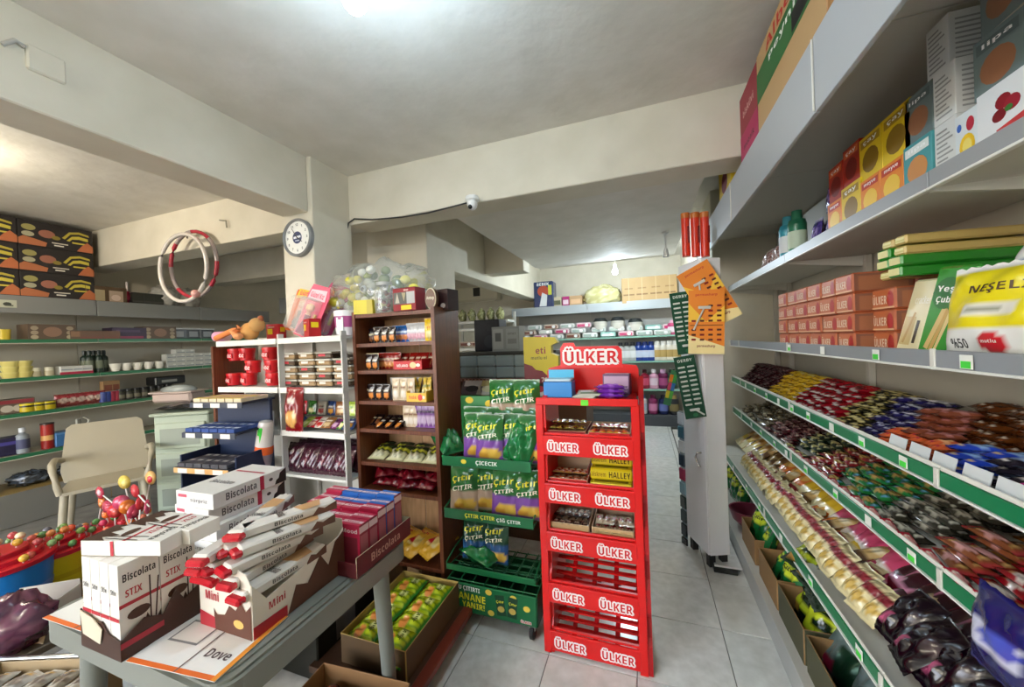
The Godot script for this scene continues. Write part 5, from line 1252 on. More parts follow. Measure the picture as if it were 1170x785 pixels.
	kind("bk_green", "snack_pouch", "snack pouch", [["pouch", pouch(0.12, 0.17, 0.05, hx("34402a"), [["r", 0, 0, 1, 0.36, hx("ccc69a")], ["r", 0, 0.5, 1, 0.62, hx("c8c83c")], ["e", 0.5, 0.2, 0.3, 0.1, hx("e6e2c4")]], 10, 14, 112, 0.05, 1.6), film]])
	for r in 2:
		row_px("bk_green", 418, 500, 4, 531, zi - 0.03 + 0.07 * r, zb, "dark green and cream pouch lying front-down on the bookcase" if r == 1 else "dark green pouch behind the front-down row on the bookcase", "green pouches, front" if r == 1 else "green pouches, rear", 0, -74, 5)
	kind("bk_maroon", "snack_pouch", "snack pouch", [["pouch", pouch(0.13, 0.16, 0.05, hx("701420"), [["e", 0.5, 0.5, 0.28, 0.14, hx("8e2430")], ["r", 0.35, 0.44, 0.52, 0.56, hx("d8ccc4")], ["r", 0, 0, 1, 0.06, hx("4c0c14")]], 12, 14, 113, 0.05, 2.0), film]])
	for k in 9:
		var q := Vector3(pZ(446 + 15.0 * (k % 4) + 4 * int(k / 4.0), 560, zi).x, pZ(455, 563, zb).y + 0.03 + 0.045 * int(k / 4.0), zi + 0.02 - 0.02 * int(k / 4.0))
		put("bk_maroon", Transform3D(Basis(Vector3.UP, deg_to_rad(rng.randf_range(-40, 40))) * Basis(Vector3.RIGHT, deg_to_rad(-78)), q + Vector3(0, 0, 0.06)), "crumpled dark red pouch heaped on the lower bookcase shelf", "dark red pouches")
	kind("bk_yellow", "snack_pouch", "snack pouch", [["pouch", pouch(0.15, 0.22, 0.06, hx("dca52c"), [["r", 0.2, 0.3, 0.75, 0.62, hx("e8c878")], ["r", 0.2, 0.32, 0.46, 0.58, hx("b8202a")], ["t", 0.5, 0.76, 0.1, "Neşe", hx("b8202a"), 0.5]], 12, 16, 114, 0.05, 1.4), film]])
	for k in 3:
		put("bk_yellow", Transform3D(Basis(Vector3.UP, deg_to_rad([-22, -30, -20][k])) * Basis(Vector3.RIGHT, deg_to_rad(-76)), Vector3(pZ([470, 490, 452][k], 630, zi).x, pZ(455, 642, zb).y + [0.04, 0.055, 0.04][k], zi + 0.08)), ["yellow pouch with red square lying on the low bookcase shelf", "yellow pouch with red square overlapping its neighbour by the side panel", "yellow pouch half hidden behind the table edge"][k], "")
	kind("bk_box", "cardboard_carton", "carton", [["box", carton(0.2, 0.2, 0.2, hx("b08a5e"), [["f", "r", 0.48, 0, 0.52, 1, hx("c8a878")]], 0.002), paper]])
	for k in 2:
		put("bk_box", at(Vector3(pZ([452, 488][k], 600, zi - 0.05).x, pZ(455, 690, zb).y + 0.002, zi - 0.07)), ["brown carton at the foot of the bookcase beside its twin", "brown carton at the foot of the bookcase by the side panel"][k], "")
	# ---- things standing on the bookcase ----
	var yt: float = pZ(455, 356, zb).y + 0.002
	var clear := StandardMaterial3D.new()
	clear.albedo_color = Color(0.92, 0.94, 0.92, 0.22)
	clear.transparency = BaseMaterial3D.TRANSPARENCY_ALPHA
	clear.roughness = 0.08
	mats["clear"] = clear
	var bg := thing("toy_bag", "large clear bag stuffed with yellow green toys on top of the bookcase", "toy bag", at(Vector3(pZ(432, 330, -1.92).x, yt, -1.92)))
	var bf := Sh.new().ball(Vector3(0, 0.15, 0), Vector3(0.39, 0.19, 0.1), Color.WHITE, 40, 24)
	for i in bf.v.size():
		var p := bf.v[i]
		bf.v[i] = Vector3(p.x, maxf(p.y, 0.002), p.z) * (1 + 0.05 * sin(p.x * 31 + p.y * 17) + 0.04 * sin(p.x * 57 - p.y * 43))
	mi("bag_film", bf, clear, bg)
	for k in 110:
		var q := Vector3(rng.randf_range(-0.34, 0.34), 0, rng.randf_range(-0.055, 0.055))
		q.y = 0.04 + rng.randf() * 0.25 * (1 - pow(absf(q.x) / 0.40, 2))
		var c: Color = [hx("c8be3c"), hx("8a9a2c"), hx("d8d8d0"), hx("5c6e2c"), hx("e0d45c"), hx("a8a89c")][k % 6]
		mi("toy", Sh.new().ball(q, Vector3(0.035, 0.028, 0.025) * rng.randf_range(0.8, 1.2), c, 10, 7), gp, bg)
	for k in 6:
		var q := Vector3(-0.05 + 0.055 * k, 0.16 - 0.02 * (k % 3), 0.075)
		var e := mi("toy_eye", Sh.new().ball(q, Vector3(0.024, 0.024, 0.01), hx("b8bcc4"), 12, 8), gp, bg)
		mi("pupil", Sh.new().ball(q + Vector3(0, 0, 0.008), Vector3(0.012, 0.012, 0.005), hx("4a4c54"), 10, 6), gp, e)
	var jr := thing("candy_jar", "clear jar of wrapped sweets on the bookcase", "jar", at(Vector3(pZ(440, 350, -1.84).x, yt, -1.84)))
	mi("jar_glass", Sh.new().lathe(Vector3.ZERO, [[0.0, 0.0, Color.WHITE], [0.055, 0.0, Color.WHITE], [0.06, 0.02, Color.WHITE], [0.06, 0.13, Color.WHITE], [0.045, 0.155, Color.WHITE], [0.045, 0.17, Color.WHITE]], 20), clear, jr)
	mi("jar_lid", Sh.new().lathe(Vector3.ZERO, [[0.048, 0.165, hx("b0b0ac")], [0.048, 0.185, hx("b0b0ac")], [0, 0.186, hx("b0b0ac")]], 20), gp, jr)
	for k in 26:
		var a := rng.randf() * TAU; var r := sqrt(rng.randf()) * 0.042
		mi("sweet", Sh.new().ball(Vector3(cos(a) * r, 0.015 + 0.0042 * k, sin(a) * r), Vector3(0.014, 0.01, 0.011), [hx("7a2430"), hx("5a3028"), hx("c8c0b4"), hx("8a4a3a")][k % 4], 7, 5), film, jr)
	kind("gift_box", "gift_box", "gift box", [["box", carton(0.165, 0.13, 0.09, {"all": hx("8e1420")}, [["f", "r", 0.03, 0.3, 0.62, 0.82, hx("5c5a56")], ["f", "r", 0.62, 0.3, 0.97, 0.82, hx("b0b0ae")], ["f", "p", [0.1, 0.35, 0.2, 0.8, 0.3, 0.35], hx("b8b0a0")], ["f", "p", [0.4, 0.8, 0.5, 0.4, 0.58, 0.78], hx("a89a78")], ["f", "r", 0.36, 0.04, 0.82, 0.24, hx("e8c81c")], ["f", "t", 0.6, 0.91, 0.1, "lokum", hx("f0dcd0"), 0.2], ["t", "r", 0, 0, 1, 1, hx("7a121c")]]), card]])
	put("gift_box", at(Vector3(pZ(468, 350, -1.82).x, yt, -1.82), -6), "red windowed gift box with yellow sticker on the bookcase", "")
	var tin := thing("oval_tin", "brown oval chocolate tin with cream lettering on the bookcase edge", "tin", Transform3D(Basis(Vector3.RIGHT, PI / 2) * Basis(), Vector3(pZ(493, 340, -1.82).x, yt + 0.062, -1.84)))
	mi("tin_body", Sh.new().lathe(Vector3.ZERO, [[0, 0, hx("5c3a24")], [0.045, 0, hx("5c3a24")], [0.045, 0.03, hx("d8c8a8")], [0.04, 0.034, hx("6a4026")], [0, 0.034, hx("6a4026")]], 24), gp, tin)
	var tl := Sh.new(); letter(tl, Vector3(0, 0.0345, 0), Vector3.RIGHT, Vector3.FORWARD, "Antep", 0.018, hx("e8dcc0"), 0.06)
	mi("lettering", tl, paper, tin)
	tin.scale = Vector3(0.8, 1, 1.35)
	kind("dark_box", "cardboard_carton", "carton", [["box", carton(0.09, 0.12, 0.1, hx("2c1a18"), [["f", "e", 0.6, 0.2, 0.2, 0.12, hx("b8a898")]]), card]])
	put("dark_box", at(Vector3(pZ(508, 345, -1.9).x, yt, -1.93), -10), "small dark carton at the rear edge of the bookcase top", "")
	kind("yellow_box", "cardboard_carton", "carton", [["box", carton(0.12, 0.085, 0.08, {"all": hx("d8c41e")}, [["f", "r", 0.7, 0, 1, 1, hx("b8a418")]]), card]])
	put("yellow_box", at(Vector3(pZ(417, 350, -1.82).x, yt, -1.83), 14), "plain yellow box on the bookcase beside the sweets jar", "")
	# ---- white gondola ----
	var zw := -1.70; var zs := -1.80
	var gy := func(py: float) -> float: return pZ(370, py, -1.70).y + 0.0015
	# top: dolls, plush, tub
	var y0: float = gy.call(384.0)
	kind("pink_tub", "plastic_tub", "tub", [["tub_body", Sh.new().lathe(Vector3.ZERO, [[0, 0, hx("e8e2e4")], [0.056, 0, hx("e8e2e4")], [0.062, 0.05, hx("b0568c")], [0.066, 0.12, hx("c06a9a")]], 22), gp], ["lid", Sh.new().lathe(Vector3.ZERO, [[0.068, 0.118, hx("f0eeee")], [0.07, 0.15, hx("f0eeee")], [0.06, 0.155, hx("f4f2f2")], [0, 0.155, hx("f4f2f2")]], 22), gp], ["label_panel", Sh.new().box(Vector3(0.0, 0.06, 0.062), Vector3(0.045, 0.1, 0.004), hx("eef0ee"), 0), paper]])
	put("pink_tub", at(Vector3(pZ(393, 380, zs).x, y0, zs - 0.02), 10), "purple and white plastic tub on the white shelf top", "")
	kind("red_box", "cardboard_carton", "carton", [["box", carton(0.1, 0.11, 0.07, hx("b81c24"), [["f", "r", 0.1, 0.35, 0.5, 0.7, hx("e8c81c")], ["f", "t", 0.4, 0.82, 0.1, "lokum", hx("f4e4dc"), 0.5], ["r", "r", 0.2, 0.5, 0.8, 0.8, hx("e8c81c")]]), card]])
	put("red_box", at(Vector3(pZ(366, 380, zs).x, y0, zs + 0.06), -25), "small red box with yellow sticker before the doll packs", "")
	put("red_box", at(Vector3(pZ(312, 360, -1.9).x, y0, -1.92), 10), "small red box behind the plush toy", "")
	var dollpack := func(label: String, p: Vector3, yw: float, rl: float, body: String, trim: String, dress: String) -> void:
		var t := thing("doll_pack", label, "toy pack", at(p, yw, -14, rl))
		t.scale = Vector3.ONE * 1.22
		mi("card_back", Sh.new().prism(Vector3.ZERO, Vector3.RIGHT, Vector3.UP, pv([-0.09, 0, 0.09, 0, 0.1, 0.24, 0.075, 0.29, -0.075, 0.29, -0.09, 0.24]), 0.004, hx(body)), paper, t)
		var pr := Sh.new()
		pr.poly(Vector3(0, 0, 0.006), Vector3.RIGHT, Vector3.UP, pv([-0.08, 0.2, 0.08, 0.21, 0.07, 0.27, -0.07, 0.26]), hx(trim))
		letter(pr, Vector3(0, 0.235, 0.0066), Vector3.RIGHT, Vector3.UP, "Güzel Kız", 0.03, hx("e8486c"), 0.12)
		mi("printed_title", pr, paper, t)
		mi("printed_dress", Sh.new().poly(Vector3(0, 0, 0.006), Vector3.RIGHT, Vector3.UP, ellipse(0.0, 0.05, 0.06, 0.04), hx(dress)), paper, t)
		mi("doll", Sh.new().lathe(Vector3(0.0, 0.02, 0.02), [[0.03, 0, hx(dress)], [0.012, 0.07, hx(dress)], [0.014, 0.1, hx("e8b090")], [0.008, 0.115, hx("e8b090")], [0.02, 0.13, hx("e8c08a")], [0.018, 0.155, hx("d8a04a")], [0, 0.165, hx("d8a04a")]], 12), gp, t)
		mi("comb", Sh.new().box(Vector3(0.05, 0.1, 0.012), Vector3(0.02, 0.07, 0.008), hx("c8a03c"), 0.003), gp, t)
		mi("blister", Sh.new().box(Vector3(0, 0.11, 0.025), Vector3(0.16, 0.2, 0.045), Color.WHITE, 0.015), clear, t)
	dollpack.call("bright pink doll pack leaning on the white shelf top", Vector3(pZ(346, 380, -1.78).x, y0, -1.78), -8, -16, "e8607c", "f4d0d8", "8e2c5c")
	dollpack.call("magenta doll pack behind the bright pink one", Vector3(pZ(362, 372, -1.86).x, y0 + 0.02, -1.88), -4, -20, "b03a6a", "e8c8c0", "d0406a")
	dollpack.call("orange toy pack leaning against the column", Vector3(pZ(336, 360, -1.93).x, y0 + 0.05, -1.95), 4, -10, "e06a2c", "f0c83c", "3a2a24")
	kind("plush", "plush_toy", "plush toy", [["body", Sh.new().ball(Vector3(0.05, 0.06, 0), Vector3(0.06, 0.06, 0.05), hx("d8a05c"), 14, 10), vmat("plush", 0.95)], ["arm", Sh.new().tube([Vector3(0.03, 0.07, 0.02), Vector3(-0.05, 0.07, 0.03), Vector3(-0.13, 0.045, 0.03), Vector3(-0.2, 0.02, 0.03)], 0.018, hx("e88a4c"), 10), vmat("plush", 0.95)], ["arm", Sh.new().tube([Vector3(0.02, 0.09, 0.05), Vector3(-0.01, 0.06, 0.07), Vector3(0.02, 0.02, 0.07)], 0.02, hx("e8945c"), 10), vmat("plush", 0.95)], ["head", Sh.new().ball(Vector3(0.12, 0.1, 0.01), Vector3(0.05, 0.048, 0.045), hx("c8985c"), 14, 10), vmat("plush", 0.95)], ["ear", Sh.new().ball(Vector3(0.15, 0.14, 0.01), Vector3(0.022, 0.022, 0.014), hx("9a5a3c"), 10, 7), vmat("plush", 0.95)], ["foot", Sh.new().ball(Vector3(0.03, 0.025, 0.07), Vector3(0.03, 0.022, 0.03), hx("e8a06a"), 10, 7), vmat("plush", 0.95)]])
	put("plush", at(Vector3(pZ(287, 380, zs).x, y0, zs + 0.05), 8), "orange plush toy sprawled on the white shelf top", "")
	kind("roll_pink", "paper_roll", "roll", [["roll", (func() -> Sh:
		var s := Sh.new()
		s.tf = Transform3D(Basis(Vector3.BACK, PI / 2), Vector3(0.05, 0.035, 0))
		s.lathe(Vector3.ZERO, [[0, 0, hx("e8c8d8")], [0.035, 0, hx("d898b8")], [0.035, 0.1, hx("d898b8")], [0, 0.1, hx("d898b8")]], 18)
		return s).call(), paper]])
	put("roll_pink", at(Vector3(pZ(264, 388, zs).x, y0, zs + 0.06), 4), "pink roll lying under the plush toy's arm", "")
	# nut trays, bay beside the bookcase
	kind("nut_tray", "nut_tray", "nut tray", [["tray_body", Sh.new().box(Vector3(0, 0.016, 0), Vector3(0.125, 0.03, 0.11), hx("a88a64"), 0.008), film], ["label_strip", Sh.new().box(Vector3(-0.01, 0.022, 0.0555), Vector3(0.05, 0.014, 0.002), hx("e6dcd0"), 0), paper], ["lid_film", Sh.new().box(Vector3(0, 0.036, 0), Vector3(0.13, 0.012, 0.115), hx("d0cabc"), 0.004), film]])
	kind("nut_tray_dark", "nut_tray", "nut tray", [["tray_body", Sh.new().box(Vector3(0, 0.016, 0), Vector3(0.125, 0.03, 0.11), hx("5c4a38"), 0.008), film], ["label_strip", Sh.new().box(Vector3(-0.01, 0.022, 0.0555), Vector3(0.05, 0.014, 0.002), hx("c83a44"), 0), paper], ["lid_film", Sh.new().box(Vector3(0, 0.036, 0), Vector3(0.13, 0.012, 0.115), hx("b8b2a4"), 0.004), film]])
	for c in 4:
		for l in 5:
			if c == 3 and l > 3: continue
			put("nut_tray" if (c + l) % 3 else "nut_tray_dark", at(Vector3(pZ(338 + 20.0 * c, 430, zs).x, gy.call(443.0) + 0.043 * l, zs), rng.randf_range(-5, 5)), "clear-lidded tray of pale nuts stacked on the white shelf" if (c + l) % 3 else "clear-lidded tray of dark nuts stacked on the white shelf", "nut trays")
	for k in 7:
		sach.call("g%d" % k, 0.075, 0.09, ["b82430", "3c7a34", "d8d0c4", "283c6a", "8a5a34", "a8c04a", "6a2a5c"][k], ["f0c8b0", "e8e0a0", "c83a34", "e0a03c", "d8b888", "dce8a0", "d8a8c8"][k], ["f4e8e0", "2c5c28", "6a4a3c", "e8e4d8", "f0e4c8", "5c8a2c", "3a1438"][k], 130 + k)
	var gl_ := ["red", "green", "pale", "navy", "brown", "lime", "plum"]
	for k in 6:
		put("g%d" % k, at(Vector3(pZ(345 + 11.0 * k, 470, zs - 0.05).x, gy.call(494.0) + 0.07, zs - 0.05), rng.randf_range(-10, 10), -10), "%s snack pouch on the rear wire step of the white shelf" % gl_[k], "")
	for k in 8:
		put("g%d" % ((k * 2 + 3) % 7), Transform3D(Basis(Vector3.UP, deg_to_rad(rng.randf_range(-20, 20))) * Basis(Vector3.RIGHT, deg_to_rad(-55)), Vector3(pZ(340 + 8.5 * k, 490, zs + 0.05).x, gy.call(494.0) + 0.015, zs + 0.07)), "%s snack pouch lying at the front of the white shelf" % gl_[(k * 2 + 3) % 7], "pouches lying on the white shelf")
	var ws := thing("wire_step", "small wire step behind the lying snack pouches", "wire rack", at(Vector3(pZ(373, 480, zs).x, gy.call(494.0), zs - 0.05)))
	mi("step_board", Sh.new().box(Vector3(0, 0.062, 0), Vector3(0.44, 0.008, 0.1), hx("8a8a86")), vmat("painted_metal", 0.42), ws)
	for s in [-1, 1]: mi("step_leg", Sh.new().box(Vector3(0.2 * s, 0.03, 0), Vector3(0.01, 0.06, 0.1), hx("8a8a86")), vmat("painted_metal", 0.42), ws)
	kind("plum_pouch", "snack_pouch", "snack pouch", [["pouch", pouch(0.15, 0.18, 0.055, hx("401a2a"), [["e", 0.5, 0.5, 0.34, 0.2, hx("54202f")], ["e", 0.4, 0.4, 0.06, 0.05, hx("b88a8a")], ["r", 0, 0.9, 1, 1, hx("2c1020")]], 12, 14, 141, 0.05, 1.8), film]])
	for r in 3:
		for c in 4:
			put("plum_pouch", at(Vector3(pZ(342 + 18.5 * c, 545, zs).x, pZ(370, 548, zw).y + 0.012, zs + 0.06 - 0.075 * r), rng.randf_range(-6, 6), -22), ["plum pouch in the front row on the low white board", "plum pouch in the middle row on the low white board", "plum pouch in the rear row on the low white board"][r], "plum pouches")
	kind("red_crisp", "crisp_bag", "crisp bag", [["bag", pouch(0.13, 0.27, 0.07, hx("84141c"), [["e", 0.5, 0.3, 0.3, 0.2, hx("e0a85c")], ["e", 0.5, 0.7, 0.2, 0.08, hx("d8ccc0")]], 12, 18, 142), film]])
	put("red_crisp", at(Vector3(pZ(325, 490, -1.6).x, gy.call(494.0) + 0.004, -1.665), 4, -4), "tall dark red crisp bag beside the bubble tube", "")
	# tubs and boxes, bay beside the brown end panel
	kind("gum_tub", "gum_tub", "tub", [["tub_body", Sh.new().lathe(Vector3.ZERO, [[0, 0, hx("c81a22")], [0.042, 0, hx("c81a22")], [0.048, 0.07, hx("d42028")]], 18), gp], ["lid", Sh.new().lathe(Vector3.ZERO, [[0.05, 0.068, hx("d8242a")], [0.05, 0.084, hx("d8242a")], [0, 0.085, hx("e03a3c")]], 18), gp], ["label_print", (func() -> Sh:
		var s := Sh.new()
		s.box(Vector3(0, 0.034, 0.043), Vector3(0.05, 0.036, 0.008), hx("c81a22"), 0.002)
		letter(s, Vector3(0, 0.036, 0.0476), Vector3.RIGHT, Vector3.UP, "ÖZ", 0.026, hx("f4ece8"), 0.04)
		return s).call(), paper]])
	for e in [[264, 0, 0], [281, 0, 1], [309, 0, 2], [286, 1, 3], [308, 1, 4], [267, 2, 5], [280, 2, 6], [306, 2, 7]]:
		put("gum_tub", at(Vector3(pZ(e[0] + 4.0, 430, zs).x, gy.call(443.0) + 0.0865 * e[1], zs), rng.randf_range(-8, 8)), "red lidded gum tub stacked beside the brown end panel", "red gum tubs")
	kind("med_box", "medicine_box", "medicine box", [["box", carton(0.05, 0.1, 0.07, hx("e2e2de"), [["f", "r", 0.1, 0.2, 0.9, 0.3, hx("9aa0a8")], ["f", "r", 0.2, 0.6, 0.8, 0.75, hx("b0b4b8")], ["r", "r", 0.1, 0.1, 0.4, 0.9, hx("c8ccd0")]]), paper]])
	kind("med_flat", "medicine_box", "medicine box", [["box", carton(0.13, 0.03, 0.08, hx("dcdcd6"), [["f", "r", 0.1, 0.2, 0.9, 0.7, hx("8a9088")], ["t", "r", 0.1, 0.1, 0.9, 0.8, hx("b0b4ac")]]), paper]])
	for k in 7:
		put("med_box", at(Vector3(pZ(262 + 8.5 * k, 480, zs).x, gy.call(494.0), zs + 0.05), rng.randf_range(-10, 10)), "small white medicine box standing on the white shelf", "white medicine boxes")
	for k in 4:
		put("med_flat", at(Vector3(pZ(292, 470, zs).x, gy.call(494.0) + 0.105 + 0.031 * k, zs - 0.01), rng.randf_range(-6, 6)), "flat white box in the pile over the medicine boxes", "flat white boxes")
	for k in 3:
		put("med_box", at(Vector3(pZ(263 + 9.0 * k, 470, zs).x, gy.call(494.0) + 0.102, zs + 0.04), rng.randf_range(-20, 20)), "small white medicine box perched on the front row", "perched medicine boxes")
	# bubble tube leaning in front
	var bt := thing("bubble_tube", "clear toy tube with green top and orange band leaning on the shelf", "toy", Transform3D(Basis(Vector3.BACK, deg_to_rad(-9)), pZ(299, 555, -1.62) + Vector3(0, 0.01, 0)))
	kind("tall_carton", "cardboard_carton", "carton", [["box", carton(0.1, bt.position.y - 0.002, 0.09, hx("9a7a54"), [["f", "r", 0.45, 0, 0.55, 1, hx("b8966a")]]), paper]])
	put("tall_carton", at(Vector3(bt.position.x, 0.001, bt.position.z)), "tall plain carton under the toy tube", "")
	mi("tube_body", Sh.new().lathe(Vector3.ZERO, [[0, 0, hx("b86a5c")], [0.045, 0, hx("b86a5c")], [0.045, 0.1, hx("8a7a84")], [0.05, 0.2, hx("e8642c")], [0.05, 0.25, hx("d8cfc8")], [0.042, 0.38, hx("d8cfc8")], [0.036, 0.4, hx("c8c4bc")], [0, 0.41, hx("c8c4bc")]], 18), film, bt)
	mi("green_top", Sh.new().box(Vector3(0.005, 0.32, 0.035), Vector3(0.035, 0.1, 0.02), hx("35d83a"), 0.006), gp, bt)
	for k in 4: mi("stick", Sh.new().tube([Vector3(-0.03 + 0.02 * k, 0.01, 0.046), Vector3(-0.03 + 0.02 * k, 0.19, 0.05)], 0.007, [hx("2a6a4a"), hx("e8e0d8"), hx("6a5aa0"), hx("d85a3a")][k], 6), gp, bt)
	# ---- cigarette rack ----
	var cr := thing("cigarette_rack", "stepped dark rack of cigarette packs beside the white shelf", "rack", at(Vector3(pZ(240, 500, -1.42).x, 0, -1.42), 6))
	for k in 3:
		var yk: float = pZ(243, [531, 494, 461][k], -1.42).y
		mi("tier", Sh.new().box(Vector3(0, yk - 0.01, -0.05 - 0.05 * k), Vector3(0.4, 0.012, 0.22), hx("2c3040")), vmat("painted_metal", 0.42), cr)
		var tf := mi("tier_front", Sh.new().box(Vector3(0, yk - 0.02, 0.06 - 0.05 * k), Vector3(0.4, 0.03, 0.006), hx("e0b070") if k == 0 else hx("3a3e4c")), vmat("painted_metal", 0.42), cr)
		for j in 3: mi("price_card", Sh.new().box(Vector3(-0.13 + 0.13 * j, yk - 0.02, 0.064 - 0.05 * k), Vector3(0.07, 0.026, 0.003), hx("e8e4dc"), 0.0), paper, tf)
	mi("back_panel", Sh.new().box(Vector3(0, 0.6, -0.22), Vector3(0.42, 1.2, 0.02), hx("23304c")), vmat("painted_metal", 0.42), cr)
	for s in [-1, 1]: mi("side_panel", Sh.new().box(Vector3(0.205 * s, 0.45, -0.1), Vector3(0.012, 0.9, 0.24), hx("23304c")), vmat("painted_metal", 0.42), cr)
	kind("cig_dark", "cigarette_pack", "cigarette pack", [["pack", carton(0.055, 0.022, 0.088, {"all": hx("4a4a50"), "t": hx("5a5860")}, [["t", "r", 0.1, 0.1, 0.9, 0.5, hx("3a3640")], ["t", "r", 0.2, 0.65, 0.8, 0.85, hx("b8b4b0")]]), paper]])
	kind("cig_blue", "cigarette_pack", "cigarette pack", [["pack", carton(0.055, 0.022, 0.088, {"all": hx("2c4a8c")}, [["t", "r", 0.1, 0.3, 0.9, 0.6, hx("d0d8e8")]]), paper]])
	kind("cig_bright", "cigarette_pack", "cigarette pack", [["pack", carton(0.055, 0.022, 0.088, {"all": hx("d8c8a8")}, [["t", "r", 0.0, 0.0, 1, 0.4, hx("e8d020")], ["t", "r", 0, 0.6, 1, 1, hx("d8a8a0")]]), paper]])
	for k in 3:
		var yk: float = pZ(243, [531, 494, 461][k], -1.42).y
		for c in 6:
			for r in 2:
				put(["cig_dark", "cig_blue", "cig_bright"][k], cr.transform * at(Vector3(-0.155 + 0.062 * c, yk - 0.002, 0.01 - 0.05 * k - 0.09 * r), 0, 0), ["grey cigarette pack on the lowest rack tier", "blue cigarette pack on the middle rack tier", "cream and yellow cigarette pack on the top rack tier"][k], "cigarette packs")
	# ---- goods on the red stand ----
	var rz := -1.70
	kind("blue_dispenser", "dispenser_box", "dispenser box", [["box", carton(0.14, 0.075, 0.1, {"all": hx("1f6fb8"), "f": hx("2a86d0")}, [["t", "r", 0.08, 0.1, 0.92, 0.9, hx("8fc0dc")]], 0.002), card], ["back_flap", Sh.new().box(Vector3(0, 0.1, -0.048), Vector3(0.13, 0.055, 0.004), hx("48b0d8"), 0), card], ["cover", Sh.new().box(Vector3(0, 0.082, 0.0), Vector3(0.13, 0.012, 0.09), hx("b8ccd4"), 0.003), film]])
	put("blue_dispenser", at(Vector3(-0.40, 1.217, rz - 0.1), 0), "blue dispenser box on top of the red stand", "")
	kind("leaflet", "leaflet", "leaflet", [["sheet", carton(0.1, 0.004, 0.14, hx("c8ccc0"), [["t", "r", 0.1, 0.1, 0.9, 0.4, hx("7a9a78")], ["t", "r", 0.1, 0.5, 0.6, 0.85, hx("e8ecea")]], 0.0), paper]])
	for k in 5: put("leaflet", at(Vector3(-0.27 + 0.004 * k, 1.217 + 0.0048 * k, rz - 0.09), rng.randf_range(-12, 12)), "pale leaflet in the loose pile between blue and purple packs", "leaflets")
	kind("purple_bar", "wafer_bar", "wafer bar", [["wrapper", bar(0.15, 0.05, 0.025, hx("7a2fb0"), hx("a868d0"), hx("5c1f90"), hx("f0b890"), 151), film]])
	for k in 5: put("purple_bar", at(Vector3(-0.15, 1.218 + 0.02 * (k % 3), rz - 0.05 - 0.06 * int(k / 3.0)), 4 * k - 8), "purple wafer bar piled on top of the red stand", "purple wafer bars")
	kind("clear_case", "dispenser_box", "dispenser box", [["box", carton(0.13, 0.1, 0.06, hx("6a4a6c"), [["f", "r", 0.05, 0.3, 0.95, 0.9, hx("b898b4")], ["t", "r", 0.05, 0.1, 0.95, 0.9, hx("c8b8c8")]], 0.003), card]])
	put("clear_case", at(Vector3(-0.13, 1.217, rz - 0.2), -6), "mauve dispenser box behind the purple wafer bars", "")
	var rows := [511.0, 567.5, 624.0]
	kind("rs_box", "display_tray", "display tray", open_carton(0.185, 0.06, 0.22, "b89468", "8a1c20"))
	kind("rs_box_red", "display_tray", "display tray", open_carton(0.185, 0.06, 0.22, "c8a884", "c8242a"))
	kind("rs_box_tan", "display_tray", "display tray", open_carton(0.185, 0.075, 0.22, "c8ae8c", "b8986c"))
	bars_kind("rs_bar1", "chocolate_bar", "chocolate bar", 0.12, 0.034, 0.018, "7a2a24", "e8d03c", "e8d858", "c8a02c", 161)
	bars_kind("rs_bar2", "chocolate_bar", "chocolate bar", 0.12, 0.034, 0.018, "d8342c", "f0c87c", "e8d03c", "e89a5c", 162)
	bars_kind("rs_bar3", "wafer_bar", "wafer bar", 0.12, 0.034, 0.018, "c8502c", "f0d8b0", "d8b03c", "e8dcc8", 163)
	bars_kind("rs_bar4", "chocolate_bar", "chocolate bar", 0.12, 0.034, 0.018, "5c3a2c", "b8a48a", "4a2c20", "d8ccb8", 164)
	bars_kind("rs_bar5", "wafer_bar", "wafer bar", 0.12, 0.034, 0.018, "e4d8b8", "a83040", "d8c898", "c8b078", 165)
	kind("rs_yellow", "biscuit_pack", "biscuit pack", [["pack", carton(0.19, 0.055, 0.11, {"all": hx("d8c21c"), "t": hx("a89a1c")}, [["f", "t", 0.7, 0.5, 0.5, "HALLEY", hx("3a2c14"), 0.5], ["f", "t", 0.2, 0.5, 0.4, "biskrem", hx("8a6a14"), 0.35], ["t", "r", 0.1, 0.2, 0.9, 0.8, hx("5c4a1c")]], 0.006), film]])
	for k in 3:
		var y: float = pZ(672, rows[k], rz).y + 0.006
		var kk: String = ["rs_box", "rs_box_red", "rs_box_tan"][k]
		put(kk, at(Vector3(-0.362, y, rz - 0.135), 0, 0), ["dark red card tray of striped bars on the upper red shelf", "red card tray of wafers on the second red shelf", "tan card tray of brown bars on the third red shelf"][k], "")
		for i in 10:
			put(["rs_bar1", "rs_bar3", "rs_bar4"][k], at(Vector3(-0.362 + 0.034 * (i % 5 - 2), y + 0.034 + 0.018 * int(i / 5.0) + (0.02 if k != 1 else 0.0), rz - 0.08 - 0.05 * int(i / 5.0)), 90 + rng.randf_range(-14, 14), 0, -8), ["yellow-striped maroon bar in the upper red shelf tray", "orange wafer bar in the second red shelf tray", "brown bar in the third red shelf tray"][k], "bars on the red stand")
		if k != 1:
			put(["rs_box_red", "", "rs_box_tan"][k], at(Vector3(-0.162, y, rz - 0.135), 0, 0), ["red card tray of red and yellow bars beside the striped ones", "", "tan card tray of cream wafers beside the brown bars"][k], "")
			for i in 10:
				put(["rs_bar2", "", "rs_bar5"][k], at(Vector3(-0.162 + 0.034 * (i % 5 - 2), y + 0.045 + 0.018 * int(i / 5.0), rz - 0.075 - 0.04 * int(i / 5.0)), 90 + rng.randf_range(-18, 18), 0, -6), ["red bar with yellow tip in the upper red shelf tray", "", "cream wafer with red panel in the third red shelf tray"][k], "bars beside them on the red stand")
		else:
